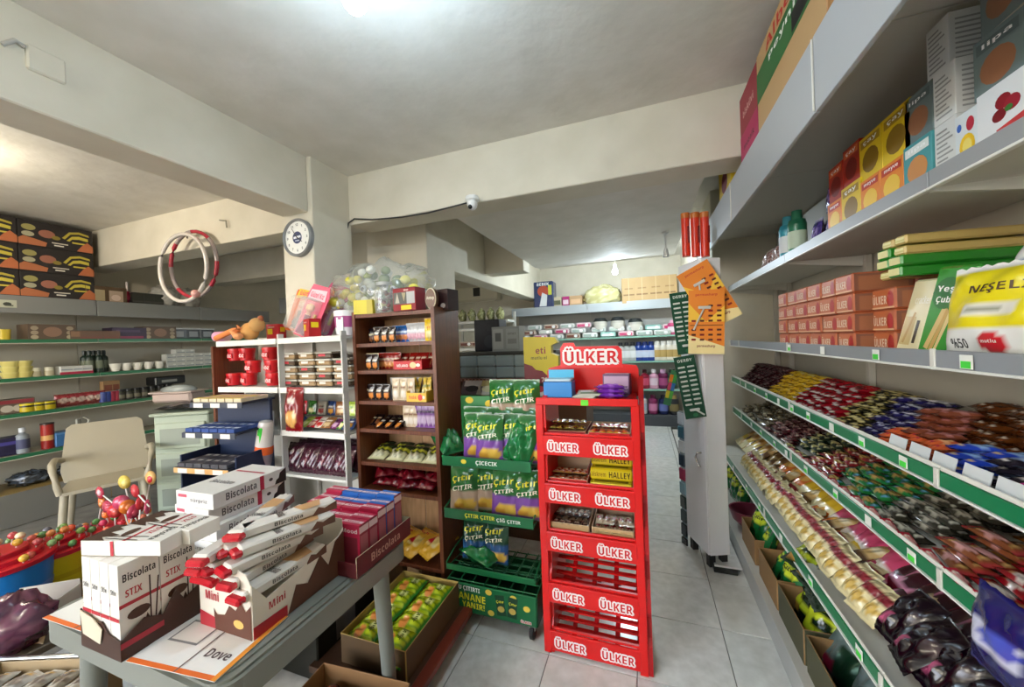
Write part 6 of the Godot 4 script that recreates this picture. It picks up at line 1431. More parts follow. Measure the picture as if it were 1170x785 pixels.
			for i in 2: put("rs_yellow", at(Vector3(-0.162, y + 0.056 * i, rz - 0.07 - 0.04 * i), 0), ["yellow biscuit pack at the bottom of the pair on the red stand", "yellow biscuit pack lying on its twin on the red stand"][i], "")
			put("rs_yellow", at(Vector3(-0.162, y + 0.112, rz - 0.15), 0), "yellow biscuit pack topmost at the rear of the red stand", "")
			kind("rs_flap", "display_tray", "display tray", [["flap", Sh.new().box(Vector3(0, 0.065, 0), Vector3(0.18, 0.13, 0.004), hx("b09678"), 0), paper], ["flap_side", Sh.new().box(Vector3(0.09, 0.045, 0.06), Vector3(0.004, 0.09, 0.12), hx("8a2a24"), 0), paper]])
			put("rs_flap", at(Vector3(-0.366, y, rz - 0.22)), "open brown box flap behind the orange wafers", "")
	# ---- goods on the green rack ----
	crisp_bag("crisp_purple", 0.16, 0.25, "2a6a30", "7a4aa0", "ÇITIR", 171)
	crisp_bag("crisp_red", 0.16, 0.25, "2a6a30", "b8a08c", "CITIR", 172)
	crisp_bag("crisp_blue", 0.15, 0.24, "1c4a34", "2c5a94", "ÇITIR", 173)
	kind("crisp_plain", "crisp_bag", "crisp bag", [["bag", pouch(0.16, 0.22, 0.09, hx("17703a"), [["r", 0.3, 0.4, 0.7, 0.6, hx("1f7a44")], ["r", 0, 0.92, 1, 1, hx("125a2e")]], 12, 16, 174, 0.05, 2.0), film]])
	var gz := -1.73
	var gx := func(px: float, py: float, z: float) -> float: return pZ(px, py, z).x
	var t1: float = pZ(556, 530, gz).y - 0.008
	for e in [["crisp_purple", 545, 0.085, "purple and green crisp bag at the side of the top rack tray"], ["crisp_purple", 558, 0.05, "purple and green crisp bag overlapping the first in the top rack tray"], ["crisp_purple", 580, 0.09, "purple and green crisp bag behind the plain green one"], ["crisp_purple", 607, 0.07, "purple and green crisp bag next to the red stand"]]:
		put(e[0], at(Vector3(gx.call(e[1], 510, gz - e[2]), t1, gz - e[2]), rng.randf_range(-6, 6), -8), e[3], "")
	put("crisp_plain", at(Vector3(gx.call(586, 520, gz - 0.04), t1 + 0.01, gz - 0.035), -10, -20, -18), "plain glossy green bag leaning in the top rack tray", "")
	put("crisp_plain", at(Vector3(gx.call(517, 528, gz - 0.05), t1 + 0.02, gz - 0.1), 60, -60, 0), "plain glossy green bag at the outer end of the top rack tray", "")
	for e in [["crisp_red", 574, 1.0], ["crisp_red", 601, 1.0]]:
		put(e[0], at(Vector3(gx.call(e[1], 480, gz - 0.2), t1 + 0.17, gz - 0.21), 0, -3), "green crisp bag pegged to the header panel beside the lettering" if e[1] < 590 else "green crisp bag pegged to the header panel beside the red stand", "")
	for k in 3: put("crisp_red", at(Vector3(gx.call(543 + 27.0 * k, 500, gz - 0.15), t1 + 0.02, gz - 0.16), rng.randf_range(-5, 5), -5), "tan and green crisp bag in the rear of the top rack tray", "rear bags, top rack tray")
	var t2: float = pZ(556, 592, gz).y - 0.008
	for e in [["crisp_red", 530, 0.05, "tan and green crisp bag at the outer end of the middle rack tray"], ["crisp_red", 556, 0.09, "tan and green crisp bag second in the middle rack tray"], ["crisp_purple", 577, 0.05, "purple and green crisp bag in the middle rack tray"], ["crisp_purple", 603, 0.05, "purple and green crisp bag at the red stand side of the middle tray"]]:
		put(e[0], at(Vector3(gx.call(e[1], 575, gz - e[2]), t2, gz - e[2]), rng.randf_range(-8, 8), -8), e[3], "")
	for k in 3: put("crisp_plain", at(Vector3(gx.call(540 + 28.0 * k, 570, gz - 0.16), t2, gz - 0.17), rng.randf_range(-8, 8), -6), "plain green bag in the rear of the middle rack tray", "rear bags, middle rack tray")
	var t3: float = pZ(556, 655, gz).y - 0.008
	for e in [[543, "navy-bottomed green crisp bag at the outer end of the lowest tray"], [566, "navy-bottomed green crisp bag beside the lying green one"]]:
		put("crisp_blue", at(Vector3(gx.call(e[0], 635, gz - 0.1), t3, gz - 0.1), rng.randf_range(-8, 8), -8), e[1], "")
	put("crisp_plain", Transform3D(Basis(Vector3.UP, deg_to_rad(70)) * Basis(Vector3.RIGHT, deg_to_rad(-84)), Vector3(gx.call(572, 655, gz - 0.1), t3 + 0.04, gz - 0.07)), "plain glossy green bag lying in the lowest rack tray", "")
	# ---- on and behind the counter ----
	var cz := -2.6
	var cy: float = pZ(522, 455, cz).y + 0.022
	for k in 5:
		kind("mag%d" % k, "magazine", "magazine", [["cover", carton(0.19, 0.15, 0.012, [hx("5c4a52"), hx("d8d4c8"), hx("d8cc6c"), hx("8a8a88"), hx("c8c4c0")][k], [["f", "r", 0.1, 0.5, 0.9, 0.9, [hx("c8c0c0"), hx("b8a86c"), hx("8a9ab8"), hx("3c3c40"), hx("4a4648")][k]], ["f", "e", 0.5, 0.35, 0.3, 0.2, [hx("2c2428"), hx("e8e0b8"), hx("e8e4a8"), hx("d0d0d0"), hx("b83a44")][k]]], 0.001), paper]])
		put("mag%d" % k, at(Vector3(pZ(537 + 19.0 * k, 450, cz - 0.03).x, cy, cz - 0.04), 0, -38), ["dark mauve magazine leaning on the counter ledge", "cream magazine leaning on the counter ledge", "yellow magazine leaning on the counter ledge", "grey magazine leaning on the counter ledge", "white magazine with dark picture on the counter ledge"][k], "")
	var gc := thing("glass_case", "grey glass case with a dotted brown trim behind the magazines", "display case", at(Vector3(pZ(567, 430, -2.75).x, pZ(567, 436, -2.75).y, -2.75)))
	var smoke := StandardMaterial3D.new()
	smoke.albedo_color = Color(0.62, 0.67, 0.67, 0.6)
	smoke.transparency = BaseMaterial3D.TRANSPARENCY_ALPHA
	smoke.roughness = 0.1
	var gh: float = pZ(567, 405, -2.75).y - pZ(567, 431, -2.75).y
	for r in 2:
		for c in 4:
			mi("pane", Sh.new().box(Vector3(-0.24 + 0.16 * c, 0.03 + gh * (0.25 + 0.5 * r), 0), Vector3(0.155, gh * 0.48, 0.03), Color.WHITE, 0.01), smoke, gc)
	mi("trim", Sh.new().box(Vector3(0.05, 0.012, 0.02), Vector3(0.85, 0.03, 0.03), hx("7a4a40")), card, gc)
	for k in 26: mi("stud", Sh.new().ball(Vector3(-0.36 + 0.032 * k, 0.014, 0.036), Vector3(0.008, 0.008, 0.005), hx("b89484"), 6, 4), card, gc)
	mi("case_base", Sh.new().box(Vector3(0.05, -0.055, -0.1), Vector3(0.8, 0.1, 0.2), hx("5c4638")), card, gc)
	kind("yellow_carton", "display_carton", "display carton", [["box", (func() -> Sh:
		var s := Sh.new()
		s.prism(Vector3(0, 0, -0.1), Vector3.RIGHT, Vector3.UP, pv([-0.12, 0, 0.14, 0, 0.14, 0.2, 0.09, 0.22, 0.09, 0.28, 0.14, 0.3, 0.12, 0.34, -0.12, 0.35]), 0.1, hx("d8c21c"))
		s.poly(Vector3(0, 0, 0.0006), Vector3.RIGHT, Vector3.UP, pv([-0.12, 0, 0.13, 0, 0.06, 0.05, 0.02, 0.09, -0.03, 0.1, -0.06, 0.13, -0.12, 0.15]), hx("7a1c24"))
		letter(s, Vector3(0.01, 0.245, 0.0006), Vector3.RIGHT, Vector3.UP, "eti", 0.05, hx("8a1420"), 0.075)
		letter(s, Vector3(-0.005, 0.19, 0.0006), Vector3.RIGHT, Vector3.UP, "mutlu ol", 0.025, hx("6a5a10"), 0.12)
		letter(s, Vector3(0.05, 0.03, 0.0012), Vector3.RIGHT, Vector3.UP, "70₺", 0.04, hx("e0c8b8"), 0.08)
		return s).call(), card]])
	put("yellow_carton", at(Vector3(pZ(619, 435, -2.7).x, pZ(619, 437, -2.7).y, -2.66), 4), "yellow display carton with a maroon wave behind the crisp rack", "")
	kind("speaker", "loudspeaker", "loudspeaker", [["cabinet", Sh.new().box(Vector3(0, 0.15, 0), Vector3(0.26, 0.3, 0.2), hx("1c1c1e"), 0.008), vmat("painted_metal", 0.42)], ["cone", Sh.new().poly(Vector3(0.03, 0.09, 0.102), Vector3.RIGHT, Vector3.UP, ellipse(0, 0, 0.06, 0.06, 20), hx("34343a")), vmat("rubber", 0.6)], ["tweeter", Sh.new().poly(Vector3(0.03, 0.22, 0.102), Vector3.RIGHT, Vector3.UP, ellipse(0, 0, 0.03, 0.03, 16), hx("2c2c30")), vmat("rubber", 0.6)]])
	var spy: float = pZ(560, 401, -3.3).y
	put("speaker", at(Vector3(pZ(561, 390, -3.3).x, spy, -3.3)), "black loudspeaker behind the grey glass case", "")
	kind("grey_carton", "printed_carton", "carton", [["box", carton(0.26, 0.22, 0.16, {"all": hx("9a9890")}, [["f", "r", 0.04, 0.1, 0.42, 0.9, hx("b0aea6")], ["f", "r", 0.12, 0.4, 0.34, 0.75, hx("6a6862")], ["f", "r", 0.52, 0.1, 0.96, 0.9, hx("a8a69e")], ["f", "t", 0.74, 0.7, 0.08, "OFSET", hx("706e68"), 0.3], ["f", "r", 0.58, 0.3, 0.9, 0.5, hx("8e8c84")]]), paper]])
	put("grey_carton", at(Vector3(pZ(582, 400, -3.15).x, spy, -3.14), 0), "grey printed carton beside the loudspeaker", "")
	var ped := thing("rear_counter", "dark rear counter carrying the loudspeaker and the grey carton", "counter", at(Vector3(pZ(572, 400, -3.3).x, 0, -3.3)))
	mi("worktop", Sh.new().box(Vector3(0.1, spy - 0.012, 0), Vector3(1.0, 0.02, 0.5), hx("5a564e")), card, ped)
	mi("front_panel", Sh.new().box(Vector3(0.1, (spy - 0.022) / 2, 0), Vector3(0.96, spy - 0.024, 0.46), hx("4a463f")), card, ped)

func biscuit_print(w: String, sub: String, dark: String) -> Array:
	return [["f", "t", 0.5, 0.84, 0.09, w, hx("2c2422"), 0.8], ["f", "t", 0.35, 0.66, 0.08, sub, hx("b83038"), 0.4], ["f", "r", 0, 0.52, 1, 0.56, hx("b82c38")], ["f", "e", 0.45, 0.4, 0.28, 0.06, hx("4a2c20")], ["f", "p", [0, 0, 1, 0, 1, 0.3, 0.8, 0.18, 0.65, 0.34, 0.5, 0.16, 0.3, 0.24, 0.15, 0.12, 0, 0.2], hx(dark)], ["f", "r", 0.72, 0.2, 0.76, 0.75, hx("3a2018")], ["f", "p", [0.84, 0.25, 0.88, 0.25, 0.98, 0.7, 0.94, 0.7], hx("3a2018")]]

func table_goods() -> void:
	var film := vmat("film", 0.26, 0.0, 0.4)
	var paper := vmat("paper", 0.6)
	var card := vmat("gloss_card", 0.42)
	var gp := vmat("gloss_plastic", 0.3)
	var ty := 0.7215
	var br := "3e231b"
	# printed sheets taped to the table
	kind("sheet", "printed_sheet", "sheet", [["sheet", carton(0.29, 0.0012, 0.21, hx("ecebe6"), [["t", "r", 0, 0, 1, 0.06, hx("e8702c")], ["t", "r", 0.95, 0, 1, 1, hx("e8902c")], ["t", "r", 0.1, 0.35, 0.45, 0.7, hx("8a8a8c")], ["t", "r", 0.12, 0.38, 0.43, 0.67, hx("ecebe6")], ["t", "r", 0.55, 0.0, 0.565, 1, hx("7a6a64")], ["t", "t", 0.77, 0.3, 0.12, "Dove", hx("5a4c4c"), 0.26]], 0.0), paper]])
	put("sheet", at(Vector3(-1.135, ty, -0.655), 6), "printed paper with orange edge on the table under the biscuit boxes", "")
	put("sheet", at(Vector3(-1.585, ty, -0.66), 2), "printed paper with orange edge at the table corner by the lollipop tubs", "")
	# display box of stick biscuits: dark tray holding upright boxes, two laid on top
	var st := thing("biscuit_display", "dark display carton holding upright white stick biscuit boxes", "display carton", at(Vector3(-1.368, ty, -0.62)))
	mi("tray_front", Sh.new().prism(Vector3(0, 0, 0.087), Vector3.RIGHT, Vector3.UP, pv([-0.09, 0, 0.09, 0, 0.09, 0.05, 0.04, 0.06, 0.01, 0.085, -0.05, 0.075, -0.09, 0.1]), 0.003, hx(br)), card, st)
	var sd := Sh.new().prism(Vector3(0.09, 0, 0.09), Vector3.FORWARD, Vector3.UP, pv([0, 0, 0.18, 0, 0.18, 0.09, 0.14, 0.07, 0.12, 0.11, 0.09, 0.06, 0.05, 0.08, 0, 0.05]), 0.003, hx(br))
	sd.quad(Vector3(0.0938, 0.03, 0.09), Vector3(0.0938, 0.03, -0.0), Vector3(0.0938, 0.045, -0.0), Vector3(0.0938, 0.045, 0.09), hx("a8283a"))
	mi("tray_side", sd, card, st)
	mi("tray_side", Sh.new().box(Vector3(-0.09, 0.04, 0), Vector3(0.003, 0.08, 0.18), hx(br)), card, st)
	mi("tray_floor", Sh.new().box(Vector3(0, 0.002, 0), Vector3(0.18, 0.004, 0.18), hx(br)), card, st)
	mi("tray_flap", Sh.new().prism(Vector3(-0.02, 0.04, 0.092), Vector3.RIGHT, Vector3.UP, pv([-0.05, 0, 0.03, -0.01, 0.04, 0.03, 0, 0.05, -0.06, 0.06]), 0.002, hx("d8ccb4")), card, st)
	kind("stix", "biscuit_box", "biscuit box", [["box", carton(0.085, 0.235, 0.04, {"all": hx("e6e2da")}, biscuit_print("Biscolata", "STIX", br) + [["l", "t", 0.5, 0.7, 0.06, "Stix", hx("3a3430"), 0.6], ["l", "r", 0, 0.38, 1, 0.42, hx("b82c38")], ["r", "r", 0, 0.38, 1, 0.42, hx("b82c38")]], 0.001), card]])
	for c in 4:
		for r in 2:
			put("stix", at(Vector3(-1.368 - 0.064 + 0.0425 * c, ty + 0.006, -0.62 + 0.043 - 0.0865 * r), 90), "upright white stick biscuit box in the front of the dark display carton" if r == 0 else "upright white stick biscuit box in the rear of the dark display carton", "upright stick boxes")
	var lay := Basis(Vector3.UP, deg_to_rad(90)) * Basis(Vector3.RIGHT, deg_to_rad(-90))
	for k in 2:
		put("stix", Transform3D(Basis(Vector3.UP, deg_to_rad([-75, -84][k])) * Basis(Vector3.RIGHT, deg_to_rad(-90)), Vector3([-1.462, -1.45][k], ty + 0.242 + 0.021, [-0.575, -0.672][k])), ["stick biscuit box lying on the upright ones at the front", "stick biscuit box lying on the upright ones at the back"][k], "")
	# display box of mini bars
	var mb := thing("biscuit_display", "white display carton with chocolate splash holding red-ended bars", "display carton", at(Vector3(-1.118, ty, -0.84)))
	var mf := Sh.new().prism(Vector3(0, 0, 0.158), Vector3.RIGHT, Vector3.UP, pv([-0.105, 0, 0.105, 0, 0.105, 0.15, 0.09, 0.175, 0.06, 0.182, -0.105, 0.195]), 0.003, hx("e4ddcf"))
	mf.poly(Vector3(0, 0, 0.1618), Vector3.RIGHT, Vector3.UP, pv([-0.105, 0, -0.02, 0, -0.02, 0.03, -0.105, 0.045]), hx("b02432"))
	mf.poly(Vector3(0, 0, 0.1622), Vector3.RIGHT, Vector3.UP, pv([-0.04, 0, 0.105, 0, 0.105, 0.095, 0.085, 0.075, 0.065, 0.1, 0.045, 0.07, 0.02, 0.08, 0.0, 0.05, -0.03, 0.045, -0.045, 0.06]), hx("5c3424"))
	mf.poly(Vector3(0, 0, 0.1626), Vector3.RIGHT, Vector3.UP, ellipse(0.055, 0.035, 0.02, 0.012), hx("d8b060"))
	letter(mf, Vector3(0, 0.145, 0.1624), Vector3(1, -0.02, 0), Vector3.UP, "Biscolata", 0.03, hx("2c2422"), 0.135)
	letter(mf, Vector3(-0.05, 0.095, 0.1624), Vector3(1, -0.02, 0), Vector3.UP, "Mini", 0.026, hx("b83038"), 0.055)
	mi("tray_front", mf, card, mb)
	var ms := Sh.new().prism(Vector3(0.105, 0, 0.16), Vector3.FORWARD, Vector3.UP, pv([0, 0, 0.32, 0, 0.32, 0.15, 0.3, 0.13, 0.04, 0.09, 0, 0.15]), 0.003, hx("e0d8ca"))
	ms.poly(Vector3(0.1088, 0, 0.16), Vector3.FORWARD, Vector3.UP, pv([0, 0, 0.1, 0, 0.1, 0.03, 0, 0.035]), hx("b02432"))
	ms.poly(Vector3(0.1092, 0, 0.16), Vector3.FORWARD, Vector3.UP, pv([0.1, 0, 0.32, 0, 0.32, 0.14, 0.28, 0.12, 0.25, 0.06, 0.22, 0.11, 0.17, 0.05, 0.13, 0.07]), hx("5c3a2a"))
	letter(ms, Vector3(0.1094, 0.065, 0.09), Vector3.FORWARD, Vector3.UP, "Mini", 0.022, hx("b83038"), 0.05)
	mi("tray_side", ms, card, mb)
	mi("tray_side", Sh.new().box(Vector3(-0.105, 0.06, 0), Vector3(0.003, 0.12, 0.32), hx("d8d0c0")), card, mb)
	mi("tray_back", Sh.new().box(Vector3(0, 0.09, -0.16), Vector3(0.21, 0.18, 0.003), hx("d8d0c0")), card, mb)
	mi("tray_floor", Sh.new().box(Vector3(0, 0.002, 0), Vector3(0.21, 0.004, 0.32), hx("c8bca8")), card, mb)
	var mc := carton(0.05, 0.03, 0.26, {"all": hx("dcd6ce"), "f": hx("b81c28")}, [["t", "t", 0.5, 0.4, 0.1, "Biscolata", hx("3a3230"), 0.8], ["t", "p", [0, 0.55, 1, 0.6, 1, 0.8, 0, 0.86], hx("c89a6a")], ["l", "r", 0.05, 0.2, 0.5, 0.7, hx("8a8480")], ["r", "t", 0.45, 0.5, 0.4, "Biscolata", hx("4a4442"), 0.3], ["r", "p", [0.7, 0, 1, 0, 1, 0.9, 0.85, 0.5, 0.78, 0.8], hx("6a4432")]], 0.006)
	var tip := Sh.new().box(Vector3(0, 0.014, 0.135), Vector3(0.056, 0.02, 0.028), hx("c01c28"), 0.008)
	kind("mini_bar", "wrapped_bar", "wrapped bar", [["wrapper", mc, card], ["twist_end", tip, film]])
	var spots := [[-0.075, 0.10, 0, 4], [-0.02, 0.10, 0, -3], [0.035, 0.10, 0, 3], [0.08, 0.07, 0, -2], [-0.07, 0.135, 0.02, 8], [-0.005, 0.135, 0.01, -10], [0.055, 0.135, 0.0, -12], [-0.06, 0.168, 0.03, 14], [0.02, 0.168, -0.02, -16], [0.07, 0.168, -0.03, -20], [-0.05, 0.2, -0.04, 22], [0.045, 0.2, -0.06, -24]]
	for i in spots.size():
		var s: Array = spots[i]
		put("mini_bar", at(Vector3(-1.118 + s[0], ty + s[1] + 0.035, -0.795 + s[2]), s[3]), "red-ended wrapped bar in the lower layers over the splash carton" if i < 7 else "red-ended wrapped bar on top of the pile over the splash carton", "red-ended bars")
	# white box stack behind
	var lb := carton(0.2, 0.058, 0.3, {"all": hx("e2e0dc")}, [["f", "r", 0.06, 0.6, 0.3, 0.8, hx("c8586c")], ["f", "t", 0.62, 0.45, 0.32, "sürpriz", hx("8a8688"), 0.45], ["r", "t", 0.35, 0.55, 0.5, "Biscolata", hx("5a5658"), 0.4], ["r", "r", 0.6, 0, 0.66, 1, hx("b82c48")], ["r", "p", [0.82, 0, 1, 0, 1, 1, 0.9, 0.75, 0.88, 0.4, 0.84, 0.3], hx("33272a")], ["r", "e", 0.76, 0.5, 0.03, 0.12, hx("4a4042")], ["t", "t", 0.5, 0.35, 0.1, "Biscolata", hx("8a8688"), 0.6], ["t", "r", 0.1, 0.7, 0.9, 0.74, hx("b82c48")]], 0.0012)
	kind("long_box", "biscuit_box", "biscuit box", [["box", lb, card]])
	var c0: Vector3 = pY(240, 566, 0.98)
	for l in 4:
		put("long_box", at(Vector3(c0.x - 0.105 + [0.0, -0.012, 0.006, 0.0][l], 0.98 - 0.059 * (l + 1), c0.z - 0.155), [2, -1, 3, 0][l]), ["white biscuit box topmost in the stack behind the splash carton", "white biscuit box second from the top of the stack", "white biscuit box third from the top of the stack", "white biscuit box lowest in the stack behind the splash carton"][l], "")
	for l in 1:
		put("long_box", at(Vector3(c0.x + 0.13, 0.98 - 0.059 * 4, c0.z - 0.2), 4), "white biscuit box on the table beside the stack", "")
	# pink and blue boxes standing in a tray
	var tall := func(key: String, h: String, txt: String) -> void:
		kind(key, "biscuit_box", "biscuit box", [["box", carton(0.085, 0.15, 0.045, {"all": hx(h), "r": hx("8e3444")}, [["t", "r", 0, 0.3, 1, 0.62, hx("e6c8cc")], ["t", "t", 0.5, 0.46, 0.2, txt, hx(h), 0.6], ["f", "t", 0.5, 0.85, 0.1, txt, hx("e8d8d8"), 0.8], ["f", "r", 0.1, 0.1, 0.9, 0.7, hx("7a2434")], ["r", "r", 0.1, 0.08, 0.9, 0.74, hx("a8606a")], ["r", "r", 0.0, 0.8, 1, 0.95, hx("e0c8c8")]]), card]])
	tall.call("pink_box", "b82048", "Mood")
	tall.call("blue_box", "2a6ac0", "Cosmo")
	for r in 5:
		for c in 4:
			var blue: bool = r >= 3 and c < 3
			var z := -1.035 - 0.048 * r
			put("blue_box" if blue else "pink_box", at(Vector3(-0.995 - 0.088 * c, ty + (0.006 if c == 0 else 0.0) + 0.012 * (r / 2), z), 0), "blue biscuit box standing behind the pink ones on the table" if blue else ("pink biscuit box standing in the shallow tray by the table edge" if c == 0 else "pink biscuit box standing on the table behind the tray"), "blue boxes on the table" if blue else ("pink boxes in the tray" if c == 0 else "pink boxes on the table"))
	var tr := thing("biscuit_tray", "shallow brown biscuit tray overhanging the table edge", "display carton", at(Vector3(-0.99, ty, -1.12)))
	mi("tray_floor", Sh.new().box(Vector3(0, 0.002, 0), Vector3(0.12, 0.004, 0.3), hx("d8c8a4")), card, tr)
	var ts := Sh.new().box(Vector3(0.06, 0.035, 0), Vector3(0.003, 0.07, 0.3), {"all": hx("d8c8a4"), "r": hx("5a2024")}, 0.0)
	letter(ts, Vector3(0.0622, 0.035, 0.0), Vector3.FORWARD, Vector3.UP, "Biscolata", 0.03, hx("b89a8a"), 0.16)
	mi("tray_side", ts, card, tr)
	mi("tray_end", Sh.new().box(Vector3(0, 0.035, -0.15), Vector3(0.12, 0.07, 0.003), hx("d0be98")), card, tr)
	mi("tray_end", Sh.new().box(Vector3(0, 0.025, 0.15), Vector3(0.12, 0.05, 0.003), hx("5a2024")), card, tr)
	kind("black_choc", "biscuit_box", "biscuit box", [["box", carton(0.16, 0.05, 0.12, {"all": hx("231a18")}, [["f", "t", 0.5, 0.5, 0.4, "Dilek", hx("d8ccb8"), 0.4], ["f", "r", 0.05, 0.1, 0.2, 0.9, hx("b8902c")]]), card]])
	put("black_choc", at(Vector3(pY(310, 545, 0.9).x, ty + 0.0, -1.18), 16), "black biscuit box at the rear of the table", "")
	# ---- under and beside the table ----
	var pl := thing("low_bench", "low bench with a red-brown front plank under the yellow crisp carton", "bench", at(Vector3(-1.15, 0, -1.5)))
	mi("deck", Sh.new().box(Vector3(-0.04, 0.085, 0), Vector3(0.5, 0.03, 0.6), hx("4a3226")), card, pl)
	mi("plank", Sh.new().box(Vector3(0.23, 0.085, 0.0), Vector3(0.05, 0.035, 0.66), hx("7a3424"), 0.004), card, pl)
	for x in [-0.24, 0.18]:
		for z in [-0.25, 0.25]: mi("leg", Sh.new().box(Vector3(x, 0.035, z), Vector3(0.05, 0.07, 0.05), hx("3a2820")), card, pl)
	kind("crisp_carton", "cardboard_carton", "carton", open_carton(0.34, 0.13, 0.46, "b0904c", "5a4428"))
	put("crisp_carton", at(Vector3(-1.14, 0.102, -1.49), 0), "open carton of yellow-green crisp bags on the low bench", "")
	kind("lime_crisp", "crisp_bag", "crisp bag", [["bag", pouch(0.125, 0.16, 0.05, hx("b8c81c"), [["s", 9.0, 0.0, 0.25, hx("7a9a1c")], ["s", 0.0, 11.0, 0.25, hx("8aa81c")], ["e", 0.7, 0.4, 0.24, 0.16, hx("e08a3c")], ["e", 0.3, 0.65, 0.26, 0.12, hx("e6e88a")], ["r", 0, 0.88, 1, 1, hx("3c8a2c")], ["t", 0.42, 0.68, 0.12, "Mısır", hx("5a6a18"), 0.5, 0.1]], 14, 16, 201, 0.05, 1.5), film]])
	for r in 4:
		for c in 2:
			for l in 2:
				put("lime_crisp", Transform3D(Basis(Vector3.UP, deg_to_rad(-92 + rng.randf_range(-5, 5))) * Basis(Vector3.RIGHT, deg_to_rad(-86)), Vector3(-1.305 + 0.158 * c + 0.003 * l, 0.145 + 0.055 * l, -1.33 - 0.105 * r)), "yellow-green crisp bag lying on top in the open carton" if l == 1 else "yellow-green crisp bag in the lower layer of the open carton", "yellow-green crisp bags")
	kind("low_carton", "cardboard_carton", "carton", open_carton(0.4, 0.2, 0.26, "9a7248", "6a4a2c"))
	put("low_carton", at(Vector3(-1.08, 0.0, -1.03), 4), "brown carton on the floor under the table edge", "")
	kind("dark_lump", "wrapped_sweet", "wrapped sweet", [["sweet", Sh.new().ball(Vector3(0, 0.02, 0), Vector3(0.035, 0.02, 0.025), hx("5c2c1c"), 8, 6), film]])
	for k in 14: put("dark_lump", at(Vector3(-1.2 + 0.06 * (k % 5), 0.13 + 0.02 * int(k / 5.0), -1.1 + 0.06 * int(k / 5.0)), 40 * k), "brown wrapped sweet in the floor carton", "brown wrapped sweets")
	var cb := mi("clear_bag", lumpy(Vector3(0.12, 0.09, 0.1), hx("b8b4ae"), hx("9a968f"), 202), vmat("foil", 0.28, 0.5))
	cb.transform = at(Vector3(-0.80, 0.001, -1.16), 20)
	tag(cb, "crumpled silver bag on the floor beside the low bench", "bag")
	kind("dark_bag", "snack_pouch", "snack pouch", [["pouch", pouch(0.16, 0.2, 0.06, hx("16202a"), [["e", 0.4, 0.5, 0.3, 0.16, hx("2c6a94")], ["r", 0, 0.8, 1, 1, hx("14803c")]], 12, 14, 203, 0.05, 1.8), film]])
	for k in 3: put("dark_bag", Transform3D(Basis(Vector3.UP, deg_to_rad(30 - 20 * k)) * Basis(Vector3.RIGHT, deg_to_rad(-75)), Vector3(-1.52 + 0.06 * k, 0.30 + 0.03 * k, -1.36 - 0.08 * k)), "dark blue and green pouch in the shade under the table", "pouches under the table")
	kind("red_pouch", "snack_pouch", "snack pouch", [["pouch", pouch(0.16, 0.2, 0.05, hx("9a1c2c"), [["e", 0.5, 0.6, 0.3, 0.16, hx("e0d8d0")]], 12, 14, 204, 0.05, 1.8), film]])
	put("red_pouch", Transform3D(Basis(Vector3.UP, deg_to_rad(40)) * Basis(Vector3.RIGHT, deg_to_rad(-72)), Vector3(-1.47, 0.29, -1.22)), "red and white pouch in the shade under the table", "")
	var ub := thing("under_shelf", "dark crate under the table carrying pouches", "crate", at(Vector3(-1.62, 0, -1.45), 0))
	mi("crate_body", Sh.new().box(Vector3(0, 0.13, 0), Vector3(0.4, 0.26, 0.44), hx("1c1714"), 0.006), card, ub)
	mi("crate_label", Sh.new().box(Vector3(0.201, 0.16, 0.05), Vector3(0.002, 0.1, 0.12), hx("6a6460"), 0.0), paper, ub)

